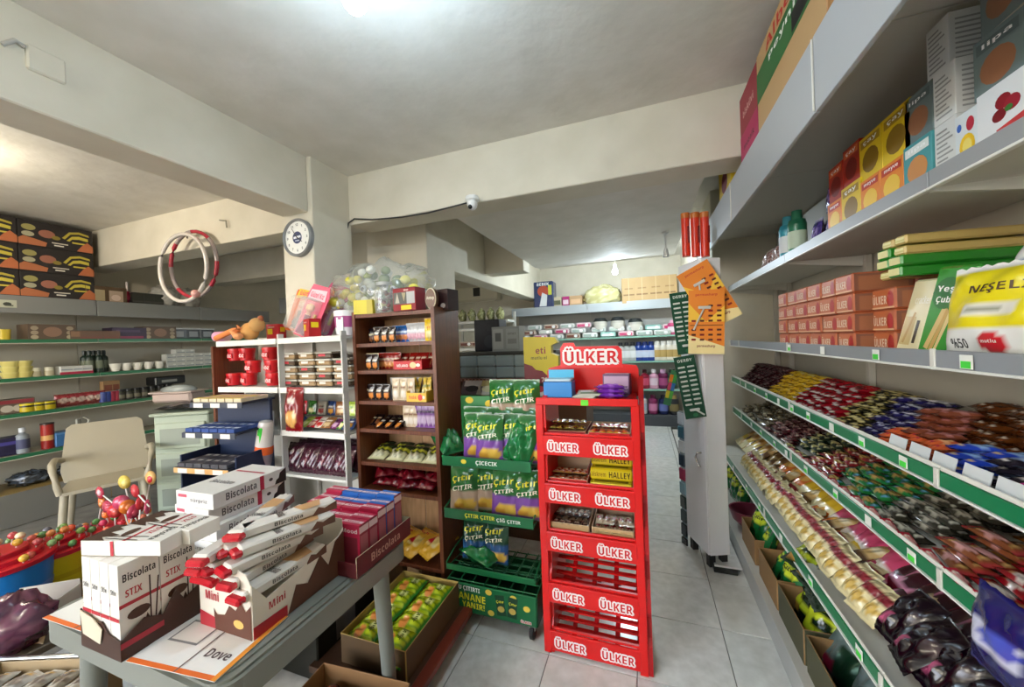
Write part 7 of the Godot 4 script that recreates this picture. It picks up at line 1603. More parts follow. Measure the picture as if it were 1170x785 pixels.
func left_goods() -> void:
	var film := vmat("film", 0.26, 0.0, 0.4)
	var paper := vmat("paper", 0.6)
	var card := vmat("gloss_card", 0.42)
	var gp := vmat("gloss_plastic", 0.3)
	# ---- lollipop tubs by the table ----
	var bench := thing("side_bench", "low brown bench carrying the lollipop tubs beside the table", "bench", at(Vector3(-2.62, 0, -0.9)))
	mi("deck", Sh.new().box(Vector3(0, 0.403, 0), Vector3(0.9, 0.03, 0.7), hx("6a5a48"), 0.004), card, bench)
	for x in [-0.33, 0.33]:
		for z in [-0.25, 0.25]: mi("leg", Sh.new().box(Vector3(x, 0.193, z), Vector3(0.05, 0.386, 0.05), hx("5a4a3c")), card, bench)
	var tub := func(label: String, p: Vector3, r: float, h: float, body: String, print_: String, n: int, balls: Array) -> void:
		var t := thing("lollipop_tub", label, "lollipop tub", at(p))
		mi("tub_body", Sh.new().lathe(Vector3.ZERO, [[0, 0, hx(body)], [r * 0.9, 0, hx(body)], [r, h, hx(body)]], 28), gp, t)
		mi("tub_print", Sh.new().lathe(Vector3.ZERO, [[r * 0.945, h * 0.3, hx(print_)], [r * 0.965, h * 0.45, hx(print_)]], 28), gp, t)
		for k in 3:
			var rk := r * (1.04 - 0.26 * k); var yk := h + 0.022 * k
			mi("lid_tier", Sh.new().lathe(Vector3.ZERO, [[rk, yk - 0.004, hx("b01c2c")], [rk, yk + 0.014, hx("c8222e")], [rk * 0.96, yk + 0.018, hx("c8222e")], [0, yk + 0.0185, hx("b82030")]], 28), gp, t)
		for k in n:
			var a := TAU * k / n + rng.randf_range(-0.2, 0.2)
			var q: float = r * [0.88, 0.62, 0.3][k % 3]
			var b := Vector3(cos(a) * q, h + 0.022 * (k % 3), sin(a) * q)
			var tp := b + Vector3(cos(a) * 0.01, rng.randf_range(0.035, 0.06), sin(a) * 0.01)
			var pop := mi("lollipop", Sh.new().ball(tp, Vector3.ONE * 0.016, hx(balls[k % balls.size()]), 10, 8), film, t)
			mi("stick", Sh.new().tube([b, tp], 0.0025, hx("e8e4dc"), 5), paper, pop)
	var pb: Vector3 = pY(4, 694, 0.42); var py_: Vector3 = pY(68, 664, 0.42); var pr: Vector3 = pY(137, 640, 0.42)
	tub.call("blue lollipop tub with red tiered lid beside the table", pb, 0.15, 0.19, "1f78c0", "5a8ad0", 22, ["d8a83c", "c85a4a", "e0c8a0", "7a9a5c", "b8484a"])
	tub.call("yellow lollipop tub with red tiered lid between blue and pink tubs", py_, 0.115, 0.155, "c8b41c", "b8a010", 18, ["5a8a4c", "7aa04a", "c87a3c", "6a6a74", "d85a3a"])
	tub.call("pink lollipop tub hidden behind the white biscuit boxes", pr, 0.12, 0.16, "c85a7a", "d87a94", 20, ["e8702c", "d83a4c", "5a9a4c", "e87a5a", "c83a5c"])
	var flat := func(label: String, p: Vector3, c1: String, c2: String, yw: float, rl: float) -> void:
		var t := thing("flat_lollipop", label, "lollipop", at(p, yw, 0, rl))
		mi("candy", Sh.new().ball(Vector3.ZERO, Vector3(0.032, 0.036, 0.008), hx(c1), 14, 10), film, t)
		mi("candy_face", Sh.new().ball(Vector3(0.004, -0.004, 0.004), Vector3(0.018, 0.02, 0.007), hx(c2), 12, 8), film, t)
		mi("stick", Sh.new().tube([Vector3(0, -0.03, 0), Vector3(0, -0.13, 0)], 0.003, hx("e8e4dc"), 5), paper, t)
	flat.call("yellow round lollipop with a small smile", pZ(142, 551, pr.z + 0.02), "e0c45a", "e8d478", 20, 10)
	flat.call("cream and red round lollipop beside the yellow one", pZ(172, 546, pr.z + 0.0), "e0b06a", "c8323c", 10, -15)
	flat.call("red bow-shaped lollipop below the yellow one", pZ(154, 561, pr.z + 0.05), "c8303c", "d84a50", 0, 60)
	flat.call("red and white lollipop at the side of the pink tub", pZ(114, 563, pr.z + 0.05), "c83c54", "e0b8bc", 0, 70)
	for k in 8: flat.call(["orange round lollipop in the pink tub", "dark pink round lollipop in the pink tub", "red round lollipop low in the pink tub", "pink round lollipop low in the pink tub"][k % 4] + (" beside the boxes" if k > 3 else ""), pZ(116 + 7.5 * k, 574 + 5 * (k % 3), pr.z + 0.04), ["d8702c", "b0304c", "c83038", "c84a6a"][k % 4], ["e08a4c", "c84a60", "d85a50", "d86a84"][k % 4], 20 * k, 10 * (k % 5) - 20)
	# wrapped stuff and cartons low beside the table
	kind("violet_sack", "snack_sack", "snack sack", [["sack", lumpy(Vector3(0.14, 0.11, 0.1), hx("4a2638"), hx("6a3c50"), 211), film]])
	put("violet_sack", at(pY(0, 748, 0.42) + Vector3(0, 0.0, 0), 30, -18), "violet wrapped sack before the blue tub", "")
	var fc := thing("slanted_carton", "slanted open card box of red sweets beside the table corner", "carton", at(pY(38, 714, 0.42), 35, 0, 0))
	mi("back_wall", Sh.new().box(Vector3(0, 0.06, -0.08), Vector3(0.2, 0.12, 0.004), hx("b8b0a4")), paper, fc)
	mi("side_wall", Sh.new().box(Vector3(0.1, 0.05, 0), Vector3(0.004, 0.1, 0.16), hx("c8c0b4")), paper, fc)
	mi("floor_board", Sh.new().box(Vector3(0, 0.02, 0), Vector3(0.2, 0.004, 0.16), hx("a8a094")), paper, fc)
	kind("red_sweet", "wrapped_sweet", "wrapped sweet", [["sweet", Sh.new().ball(Vector3(0, 0.014, 0), Vector3(0.022, 0.014, 0.018), hx("6a1c2c"), 8, 6), film]])
	for k in 14: put("red_sweet", fc.transform * at(Vector3(-0.07 + 0.035 * (k % 5), 0.024 + 0.004 * (k % 3), -0.05 + 0.04 * int(k / 5.0)), 30 * k), "dark red wrapped sweet in the slanted card box", "dark red sweets")
	kind("tan_pouch", "snack_pouch", "snack pouch", [["pouch", pouch(0.1, 0.14, 0.04, hx("c8a878"), [["e", 0.5, 0.4, 0.3, 0.16, hx("e0a03c")], ["r", 0, 0.8, 1, 1, hx("e8e0d0")]], 10, 12, 212), film]])
	put("tan_pouch", at(pY(34, 736, 0.42), 20, -20), "tan pouch wedged between the slanted box and the table", "")
	kind("globe_toy", "toy_globe", "toy", [["ball", Sh.new().ball(Vector3(0, 0.035, 0), Vector3.ONE * 0.035, hx("3c5060"), 16, 12), film], ["ring", Sh.new().lathe(Vector3.ZERO, [[0.02, 0, hx("2c3038")], [0.026, 0.008, hx("2c3038")], [0.02, 0.01, hx("2c3038")]], 16), gp]])
	put("globe_toy", at(Vector3(-1.52, 0.7225, -0.73)), "dark blue glass ball on the table behind the stick biscuit display", "")
	kind("blue_cup", "drink_can", "can", [["body", Sh.new().lathe(Vector3.ZERO, [[0, 0, hx("c8d0d8")], [0.03, 0, hx("b8c4d4")], [0.032, 0.06, hx("8aa0c8")], [0.03, 0.1, hx("d8dce0")], [0, 0.102, hx("e0e4e8")]], 16), gp]])
	put("blue_cup", at(Vector3(-1.66, 0.7225, -0.85)), "white and blue tin on the table behind the stick biscuit display", "")
	kind("white_card", "cardboard_carton", "carton", open_carton(0.14, 0.07, 0.16, "b8a888", "c0b090"))
	put("white_card", at(Vector3(-1.63, 0.722, -0.74), 20), "small open card box on the table corner", "")
	var wb := thing("wafer_crate", "open carton with a metal rod edge at the table foot", "carton", at(pY(20, 840, 0.3) + Vector3(0, 0, 0.0), 20))
	for p in open_carton(0.42, 0.14, 0.24, "a8906c", "8a6a44"): mi(p[0], p[1], p[2], wb)
	mi("rod", Sh.new().tube([Vector3(-0.24, 0.15, -0.12), Vector3(0.2, 0.15, -0.12)], 0.008, hx("c8ccd0"), 8), vmat("chrome", 0.15, 1.0), wb)
	mi("crate_stand", Sh.new().box(Vector3(0, -0.155, 0), Vector3(0.38, 0.29, 0.22), hx("4a3a2c")), card, wb)
	kind("white_roll", "wrapped_roll", "wrapped roll", [["wrapper", bar(0.12, 0.05, 0.04, hx("c0bab0"), hx("8a7c70"), hx("e0dcd4"), hx("d8a84c"), 213), film]])
	for k in 10: put("white_roll", wb.transform * at(Vector3(-0.15 + 0.075 * (k % 5), 0.06 + 0.03 * int(k / 5.0), 0.04 - 0.09 * int(k / 5.0)), 70 + 12 * (k % 3)), "whitish wrapped roll in the rod-edged carton", "whitish rolls")
	# ---- long shelving of the left room: goods face +x ----
	var X := -5.66
	var lx := func(key: String, px: float, py: float, y: float, label: String, group := "", dx := 0.0, yw := 90.0) -> void:
		var q: Vector3 = pX(px, py, X + dx)
		put(key, at(Vector3(X + dx, y + 0.0015, q.z), yw + rng.randf_range(-4, 4)), label, group)
	kind("black_carton", "shipping_carton", "carton", [["box", carton(0.5, 0.246, 0.34, hx("22211d"), [["f", "p", [0.56, 0.5, 0.66, 0.78, 0.8, 0.85, 0.94, 0.78, 0.95, 0.7, 0.8, 0.76, 0.68, 0.7, 0.6, 0.46], hx("b8a83c")], ["f", "p", [0.62, 0.42, 0.7, 0.62, 0.8, 0.67, 0.93, 0.62, 0.93, 0.5, 0.8, 0.54, 0.7, 0.5, 0.66, 0.4], hx("c8b844")], ["f", "r", 0.7, 0.34, 0.9, 0.4, hx("c8b844")], ["f", "e", 0.13, 0.72, 0.09, 0.12, hx("9a9258")], ["f", "e", 0.12, 0.46, 0.08, 0.1, hx("a8a488")], ["f", "p", [0, 0.04, 0.34, 0.04, 0.36, 0.2, 0.2, 0.3, 0.06, 0.36, 0, 0.26], hx("b06a44")], ["f", "p", [0.76, 0.04, 1, 0.04, 1, 0.3, 0.92, 0.46, 0.84, 0.3], hx("b86a40")], ["f", "e", 0.36, 0.55, 0.11, 0.16, hx("9a6250")], ["f", "r", 0.42, 0.22, 0.64, 0.26, hx("d8d0c0")], ["f", "r", 0.45, 0.12, 0.58, 0.17, hx("e0dcd0")], ["f", "e", 0.48, 0.45, 0.06, 0.08, hx("8a7a30")]], 0.003), paper]])
	for l in 3:
		for c in 2:
			put("black_carton", at(Vector3(-5.672, 2.098 + 0.2475 * l, -1.965 + 0.505 * c), 90), "black carton with yellow arc print, %s of the stack under the ceiling%s" % [["lowest", "middle", "topmost"][l], " by the beam" if c == 0 else ""], "")
	kind("tan_crate", "cardboard_carton", "carton", [["box", carton(0.34, 0.17, 0.3, {"all": hx("5a4630")}, [["f", "r", 0.08, 0.05, 0.45, 0.75, hx("a89878")], ["f", "r", 0.55, 0.05, 0.9, 0.75, hx("b8a08a")], ["f", "e", 0.72, 0.3, 0.12, 0.2, hx("d8c0b0")]]), paper]])
	lx.call("tan_crate", 112, 330, 2.096, "brown carton with two pale panels on the canopy beside black cartons")
	kind("pink_gem", "toy_gem", "toy", [["gem", Sh.new().lathe(Vector3.ZERO, [[0, 0, hx("b8304c")], [0.06, 0.05, hx("d8405c")], [0.06, 0.1, hx("c8304c")], [0, 0.2, hx("e87a8c")]], 8), gp], ["spike", Sh.new().tube([Vector3(0, 0.15, 0.02), Vector3(0, 0.26, 0.02)], 0.012, hx("d8ccc8"), 6), gp]])
	lx.call("pink_gem", 144, 335, 2.096, "pink gem-shaped toy on the grey canopy")
	kind("dark_case", "plastic_case", "case", [["case", carton(0.12, 0.14, 0.2, hx("34322e"), [["f", "r", 0.1, 0.2, 0.9, 0.3, hx("4a4842")]], 0.01), gp]])
	for k in 3: lx.call("dark_case", 153 + 11.0 * k, 335, 2.096, "dark plastic case in the row on the grey canopy", "dark cases")
	kind("white_bundle", "bagged_goods", "bag", [["bag", lumpy(Vector3(0.16, 0.15, 0.13), hx("b0aca2"), hx("c8c4bc"), 221), film]])
	lx.call("white_bundle", 188, 343, 2.096, "crumpled whitish bag on the canopy behind the hoops")
	lx.call("white_bundle", 212, 340, 2.096, "tall crumpled whitish bag behind the hoops", "", -0.05)
	kind("board_sign", "small_sign", "sign", [["board", carton(0.1, 0.07, 0.006, hx("b8baa8"), [["f", "e", 0.45, 0.45, 0.25, 0.25, hx("3c3e38")], ["f", "r", 0.3, 0.2, 0.8, 0.35, hx("4a4c44")]], 0.0), paper]])
	put("board_sign", at(Vector3(-5.488, 1.985, pX(9, 347, -5.49).z), 90), "small pale sticker with a dark emblem on the grey canopy", "")
	# top shelf (1.69)
	kind("brown_set", "gift_carton", "carton", [["box", carton(0.32, 0.15, 0.2, hx("5c4a3a"), [["f", "e", 0.5, 0.5, 0.2, 0.34, hx("8a6a54")], ["f", "e", 0.13, 0.75, 0.08, 0.14, hx("9a8c74")], ["f", "e", 0.13, 0.45, 0.08, 0.14, hx("a09078")], ["f", "e", 0.13, 0.16, 0.08, 0.14, hx("b0a084")], ["f", "e", 0.87, 0.75, 0.08, 0.14, hx("9a8c74")], ["f", "e", 0.87, 0.45, 0.08, 0.14, hx("a09078")], ["f", "e", 0.87, 0.16, 0.08, 0.14, hx("b0a084")]]), card]])
	lx.call("brown_set", 54, 384, 1.69, "brown carton printed with round plates on the top left-room shelf")
	lx.call("brown_set", 178, 384, 1.69, "brown carton printed with round plates beside the silver tins")
	kind("flat_brown", "gift_carton", "carton", [["box", carton(0.26, 0.09, 0.2, hx("6a5040"), [["f", "r", 0.05, 0.3, 0.3, 0.9, hx("8a6a50")], ["f", "r", 0.3, 0.1, 0.95, 0.3, hx("7a4a40")]]), card]])
	for k in 2: lx.call("flat_brown", 94 + 20.0 * k, 384, 1.69, ["flat brown carton beside the round plate print", "flat brown carton beside the purple cases"][k])
	kind("purple_case", "gift_carton", "carton", [["box", carton(0.3, 0.13, 0.2, hx("3a2c40"), [["f", "r", 0.15, 0.05, 0.9, 0.25, hx("8a3450")], ["f", "r", 0.1, 0.6, 0.8, 0.8, hx("544460")]]), card]])
	lx.call("purple_case", 143, 384, 1.69, "dark purple carton with rose stripe on the top left-room shelf")
	kind("tin_box", "metal_tin", "tin", [["tin_body", Sh.new().box(Vector3(0, 0.06, 0), Vector3(0.18, 0.12, 0.18), hx("4c5054"), 0.01), gp], ["lid", Sh.new().box(Vector3(0, 0.128, 0), Vector3(0.19, 0.018, 0.19), hx("c8cacc"), 0.005), gp], ["print_panel", Sh.new().box(Vector3(0, 0.06, 0.0905), Vector3(0.1, 0.07, 0.002), hx("9aa0a4"), 0.0), paper]])
	for k in 3: lx.call("tin_box", 200 + 16.0 * k, 385, 1.69, "grey tin with silver lid on the top left-room shelf", "grey tins")
	kind("mug_yellow", "plastic_mug", "mug", [["cup", Sh.new().lathe(Vector3.ZERO, [[0.04, 0, hx("d0b83c")], [0.045, 0.1, hx("d8c04a")], [0.04, 0.098, hx("a89434")], [0, 0.02, hx("a89434")]], 16), gp]])
	lx.call("mug_yellow", 4, 384, 1.69, "yellow mug at the end of the top left-room shelf")
	# second shelf (1.33)
	kind("bowl_yellow", "stacked_bowl", "bowl", [["bowl", Sh.new().lathe(Vector3.ZERO, [[0, 0, hx("d8cc7a")], [0.045, 0, hx("d8cc7a")], [0.062, 0.045, hx("e0d488")], [0.064, 0.055, hx("e8dc94")], [0.058, 0.053, hx("c8bc6c")], [0, 0.01, hx("c8bc6c")]], 18), gp]])
	for c in 2:
		for l in 3: put("bowl_yellow", at(Vector3(X + 0.06, 1.3315 + 0.052 * l, pX(8 + 15.0 * c, 425, X).z)), "pale yellow bowl in a stack of three on the second left-room shelf", "yellow bowls")
	kind("candle", "small_jar", "jar", [["body", Sh.new().lathe(Vector3.ZERO, [[0, 0, hx("b8b090")], [0.035, 0, hx("b8b090")], [0.035, 0.05, hx("b8b090")]], 14), gp], ["lid", Sh.new().lathe(Vector3.ZERO, [[0.03, 0.05, hx("dcd8c0")], [0.03, 0.085, hx("dcd8c0")], [0, 0.086, hx("e4e0c8")]], 14), gp]])
	for k in 2: lx.call("candle", 41 + 15.0 * k, 428, 1.33, ["beige jar with white lid beside the yellow bowls", "beige jar with white lid beside the red-striped packs"][k], "", 0.06)
	kind("striped_pack", "tissue_pack", "tissue pack", [["pack", carton(0.1, 0.085, 0.1, hx("c4c4be"), [["f", "r", 0, 0, 1, 0.3, hx("b02c48")], ["f", "r", 0.1, 0.5, 0.9, 0.65, hx("8a9098")]], 0.006), paper]])
	for k in 3: lx.call("striped_pack", 74 + 11.0 * k, 424, 1.33, "white pack with a red stripe beside the dark bottles", "red-striped packs", 0.05)
	kind("dark_bottle", "glass_bottle", "bottle", bottle(0.035, 0.24, hx("1c2a1e"), hx("14201a"), hx("6a705c")))
	for k in 5: lx.call("dark_bottle", 97 + 5.5 * k, 420, 1.33, "dark green bottle in the group on the second left-room shelf", "dark bottles", 0.0 + 0.05 * (k % 2))
	kind("tea_cup", "white_cup", "cup", [["cup", Sh.new().lathe(Vector3.ZERO, [[0, 0, hx("dcd8cc")], [0.03, 0, hx("dcd8cc")], [0.036, 0.02, hx("e4e0d4")], [0.052, 0.085, hx("e4e0d4")], [0.048, 0.083, hx("c8c4b8")], [0, 0.012, hx("c8c4b8")]], 18), gp], ["handle", Sh.new().tube([Vector3(0.045, 0.07, 0), Vector3(0.07, 0.06, 0), Vector3(0.068, 0.035, 0), Vector3(0.038, 0.025, 0)], 0.005, hx("e0dcd0"), 6), gp]])
	for k in 5: lx.call("tea_cup", 132 + 12.5 * k, 420, 1.33, "white cup in the row on the second left-room shelf", "white cups", 0.07)
	kind("cup_carton", "cup_carton", "carton", [["box", carton(0.11, 0.055, 0.1, hx("b8bab4"), [["f", "r", 0.1, 0.2, 0.9, 0.4, hx("8a9094")], ["f", "e", 0.7, 0.65, 0.15, 0.2, hx("d0d2cc")]]), paper]])
	for c in 5:
		for l in [3, 4, 4, 3, 3][c]: put("cup_carton", at(Vector3(X + 0.05, 1.3315 + 0.056 * l, pX(191 + 10.5 * c, 415, X).z), 90 + rng.randf_range(-3, 3)), "white cup carton stacked beside the white cups", "white cup cartons")
	# third shelf (1.0)
	kind("mosaic_box", "gift_carton", "carton", [["box", carton(0.16, 0.13, 0.15, hx("6a5a4c"), [["f", "r", 0.05, 0.7, 0.95, 0.95, hx("8a3438")], ["f", "e", 0.4, 0.35, 0.25, 0.25, hx("b8b0a0")]]), card]])
	for k in 2: lx.call("mosaic_box", 6 + 15.0 * k, 466, 1.0, ["brown box with red lid at the end of the third left-room shelf", "brown box with red lid beside the yellow tins"][k])
	kind("yellow_tin", "food_tin", "tin", [["body", Sh.new().lathe(Vector3.ZERO, [[0, 0, hx("b8a41c")], [0.05, 0, hx("b8a41c")], [0.05, 0.045, hx("2c2a1c")], [0.05, 0.06, hx("c8b824")], [0.05, 0.08, hx("34321c")], [0, 0.081, hx("34321c")]], 16), gp]])
	for k in 3: lx.call("yellow_tin", 31 + 12.0 * k, 464, 1.0, "yellow and black tin on the third left-room shelf", "yellow tins", 0.07)
	kind("red_pack", "food_packet", "packet", [["packet", pouch(0.12, 0.13, 0.05, hx("7a3430"), [["e", 0.5, 0.5, 0.36, 0.2, hx("b8a090")], ["r", 0, 0.7, 1, 0.85, hx("8e2c34")]], 10, 12, 222), film]])
	for k in 5: lx.call("red_pack", 72 + 10.0 * k, 458, 1.0, "dull red packet in the row on the third left-room shelf", "dull red packets", 0.05)
	kind("blue_can", "drink_can", "can", [["body", Sh.new().lathe(Vector3.ZERO, [[0, 0, hx("2c3c7a")], [0.033, 0, hx("2c3c7a")], [0.033, 0.1, hx("34488a")], [0.028, 0.11, hx("9a9a9a")], [0, 0.112, hx("9a9a9a")]], 14), gp]])
	kind("red_can", "drink_can", "can", [["body", Sh.new().lathe(Vector3.ZERO, [[0, 0, hx("8e2c3c")], [0.033, 0, hx("8e2c3c")], [0.033, 0.1, hx("a03448")], [0.028, 0.11, hx("9a9a9a")], [0, 0.112, hx("9a9a9a")]], 14), gp]])
	for k in 4: lx.call("blue_can" if k < 2 else "red_can", 118 + 5.0 * k, 454, 1.0, ["navy can on the third left-room shelf", "navy can on the third left-room shelf", "dull red can beside the navy cans", "dull red can beside the navy cans"][k], "navy cans" if k < 2 else "dull red cans", 0.06)
	kind("tall_tan", "cardboard_carton", "carton", [["box", carton(0.08, 0.22, 0.08, hx("b08a5c"), [["f", "r", 0.1, 0.5, 0.9, 0.8, hx("8a4a34")]]), paper]])
	for k in 2: lx.call("tall_tan", 122 + 8.0 * k, 452, 1.0, ["tall tan carton behind the cans", "tall tan carton beside its twin behind the cans"][k], "", -0.1)
	kind("dark_jar", "dark_jar", "jar", [["body", Sh.new().lathe(Vector3.ZERO, [[0, 0, hx("2c2a22")], [0.04, 0, hx("2c2a22")], [0.042, 0.08, hx("3a382e")], [0.034, 0.095, hx("2c2a22")]], 14), gp], ["lid", Sh.new().lathe(Vector3.ZERO, [[0.038, 0.092, hx("1c1c18")], [0.038, 0.12, hx("1c1c18")], [0, 0.121, hx("1c1c18")]], 14), gp], ["label_band", Sh.new().lathe(Vector3.ZERO, [[0.0425, 0.02, hx("6a6450")], [0.0432, 0.06, hx("6a6450")]], 14), paper]])
	for k in 7: lx.call("dark_jar", 138 + 9.0 * k, 450, 1.0, "dark jar in the row on the third left-room shelf", "dark jars", 0.06)
	kind("black_case", "tool_case", "case", [["case", carton(0.32, 0.1, 0.18, hx("1c1c1c"), [["f", "r", 0.2, 0.3, 0.7, 0.6, hx("8a8a84")]], 0.01), gp]])
	lx.call("black_case", 190, 437, 1.123, "black case lying on the dark jars")
	# fourth shelf (0.615)
	kind("purple_box2", "cardboard_carton", "carton", [["box", carton(0.2, 0.16, 0.18, hx("2c2844"), [["f", "r", 0.1, 0.6, 0.9, 0.8, hx("4a448a")]]), card]])
	lx.call("purple_box2", 8, 500, 0.615, "dark purple carton at the end of the low left-room shelf")
	kind("clear_bottle", "plastic_bottle", "bottle", bottle(0.045, 0.24, hx("8a9094"), hx("c8ccd0"), hx("4a4c6a")))
	lx.call("clear_bottle", 26, 510, 0.615, "pale bottle beside the dark purple carton", "", 0.08)
	kind("red_tube", "snack_tube", "tube", [["body", Sh.new().lathe(Vector3.ZERO, [[0, 0, hx("8e2420")], [0.045, 0, hx("8e2420")], [0.045, 0.08, hx("d0a060")], [0.045, 0.13, hx("a02c24")], [0.045, 0.24, hx("8e2420")], [0, 0.241, hx("6a5a50")]], 16), gp], ["lid", Sh.new().lathe(Vector3.ZERO, [[0.047, 0.235, hx("3a3028")], [0.047, 0.25, hx("3a3028")], [0, 0.251, hx("4a4038")]], 16), gp]])
	lx.call("red_tube", 55, 512, 0.615, "red crisp tube on the low left-room shelf", "", 0.08)
	kind("blue_crate", "plastic_box", "box", [["box", carton(0.18, 0.14, 0.16, hx("3c6a9a"), [["f", "r", 0.05, 0.85, 0.95, 0.97, hx("5a88b4")]], 0.006), gp]])
	lx.call("blue_crate", 74, 505, 0.615, "blue plastic box on the low left-room shelf", "", 0.05)
	kind("kettle", "white_pot", "pot", [["body", Sh.new().lathe(Vector3.ZERO, [[0, 0, hx("a8a498")], [0.07, 0, hx("a8a498")], [0.09, 0.06, hx("b4b0a4")], [0.07, 0.13, hx("b4b0a4")], [0, 0.14, hx("b4b0a4")]], 18), gp], ["handle", Sh.new().tube([Vector3(0.05, 0.12, 0), Vector3(0.07, 0.22, 0), Vector3(0.03, 0.26, 0), Vector3(-0.02, 0.24, 0), Vector3(-0.02, 0.13, 0)], 0.012, hx("b0aca0"), 8), gp]])
	lx.call("kettle", 92, 500, 0.615, "white pot with a looped handle on the low left-room shelf", "", 0.08)
	kind("dark_sack", "filled_bag", "bag", [["bag", lumpy(Vector3(0.14, 0.07, 0.12), hx("2c2c2e"), hx("4a525c"), 223), film]])
	for k in 4: put("dark_sack", at(Vector3(-5.62, 0.303, -1.45 - 0.3 * k), 60.0 * k), "dark glossy bag lying on the base of the left-room shelving", "dark bags")
	# drawer tower top, chair card
	kind("black_sheet", "folded_bag", "bag", [["bag", pouch(0.46, 0.3, 0.06, hx("1e1e20"), [["s", 3.0, 2.0, 0.2, hx("5a5c60")]], 14, 12, 224, 0.05, 2.5), film]])
	put("black_sheet", Transform3D(Basis(Vector3.UP, deg_to_rad(30)) * Basis(Vector3.RIGHT, deg_to_rad(-88)), Vector3(-4.22, 0.975, -2.24)), "folded black bag on the drawer tower", "")
	kind("basket", "plastic_basket", "basket", [["tray", Sh.new().box(Vector3(0, 0.05, 0), Vector3(0.4, 0.1, 0.2), hx("b8a49a"), 0.02), gp], ["rim", Sh.new().box(Vector3(0, 0.1, 0), Vector3(0.43, 0.014, 0.23), hx("c4b0a6"), 0.005), gp], ["bag_inside", Sh.new().ball(Vector3(0, 0.12, 0), Vector3(0.18, 0.05, 0.09), hx("9aa09c"), 12, 8), film]])
	put("basket", at(Vector3(pZ(205, 455, -2.42).x, 1.01, -2.42), 20), "pinkish plastic basket with a clear bag on the drawer tower", "")
	kind("card_note", "small_carton", "carton", [["box", carton(0.2, 0.14, 0.05, hx("b0a078"), [["f", "r", 0.1, 0.2, 0.5, 0.8, hx("8a7a50")], ["f", "p", [0.6, 0.2, 0.9, 0.3, 0.75, 0.8], hx("c8bc98")]]), paper]])
	put("card_note", at(Vector3(-5.55, 0.617, pX(132, 480, -5.55).z), 90), "small beige carton standing behind the chair back", "")
	# ---- hoops hung from the beam ----
	for k in 2:
		var t := thing("hula_hoop", ["white hoop hanging from the cream beam", "red and silver hoop hanging behind the white one"][k], "hoop", Transform3D(Basis(Vector3.UP, deg_to_rad([4, 4][k])), pZ([209, 221][k], [306, 302][k], -2.12 - 0.09 * k)))
		for seg in 8:
			var pts := []
			for j in 5:
				var a := TAU * (seg + j / 4.0) / 8
				pts.append(Vector3(cos(a) * 0.29, sin(a) * 0.30, 0))
			mi("tube_segment", Sh.new().tube(pts, 0.017, [hx("d8d0c8"), hx("b0283c") if seg % 2 else hx("a89a98")][k], 8), film, t)
		if k == 0: mi("knob", Sh.new().ball(Vector3(0.17, -0.245, 0.02), Vector3.ONE * 0.035, hx("e0a49c"), 12, 8), film, t)
	var hk := mi("hoop_hook", Sh.new().tube([Vector3(pZ(214, 268, -2.27).x, pZ(214, 266, -2.27).y, -2.285), pZ(214, 268, -2.2), pZ(214, 272, -2.18)], 0.008, hx("9a8a7a"), 6), vmat("painted_metal", 0.42))
	tag(hk, "short peg holding the two hoops on the beam", "hook")

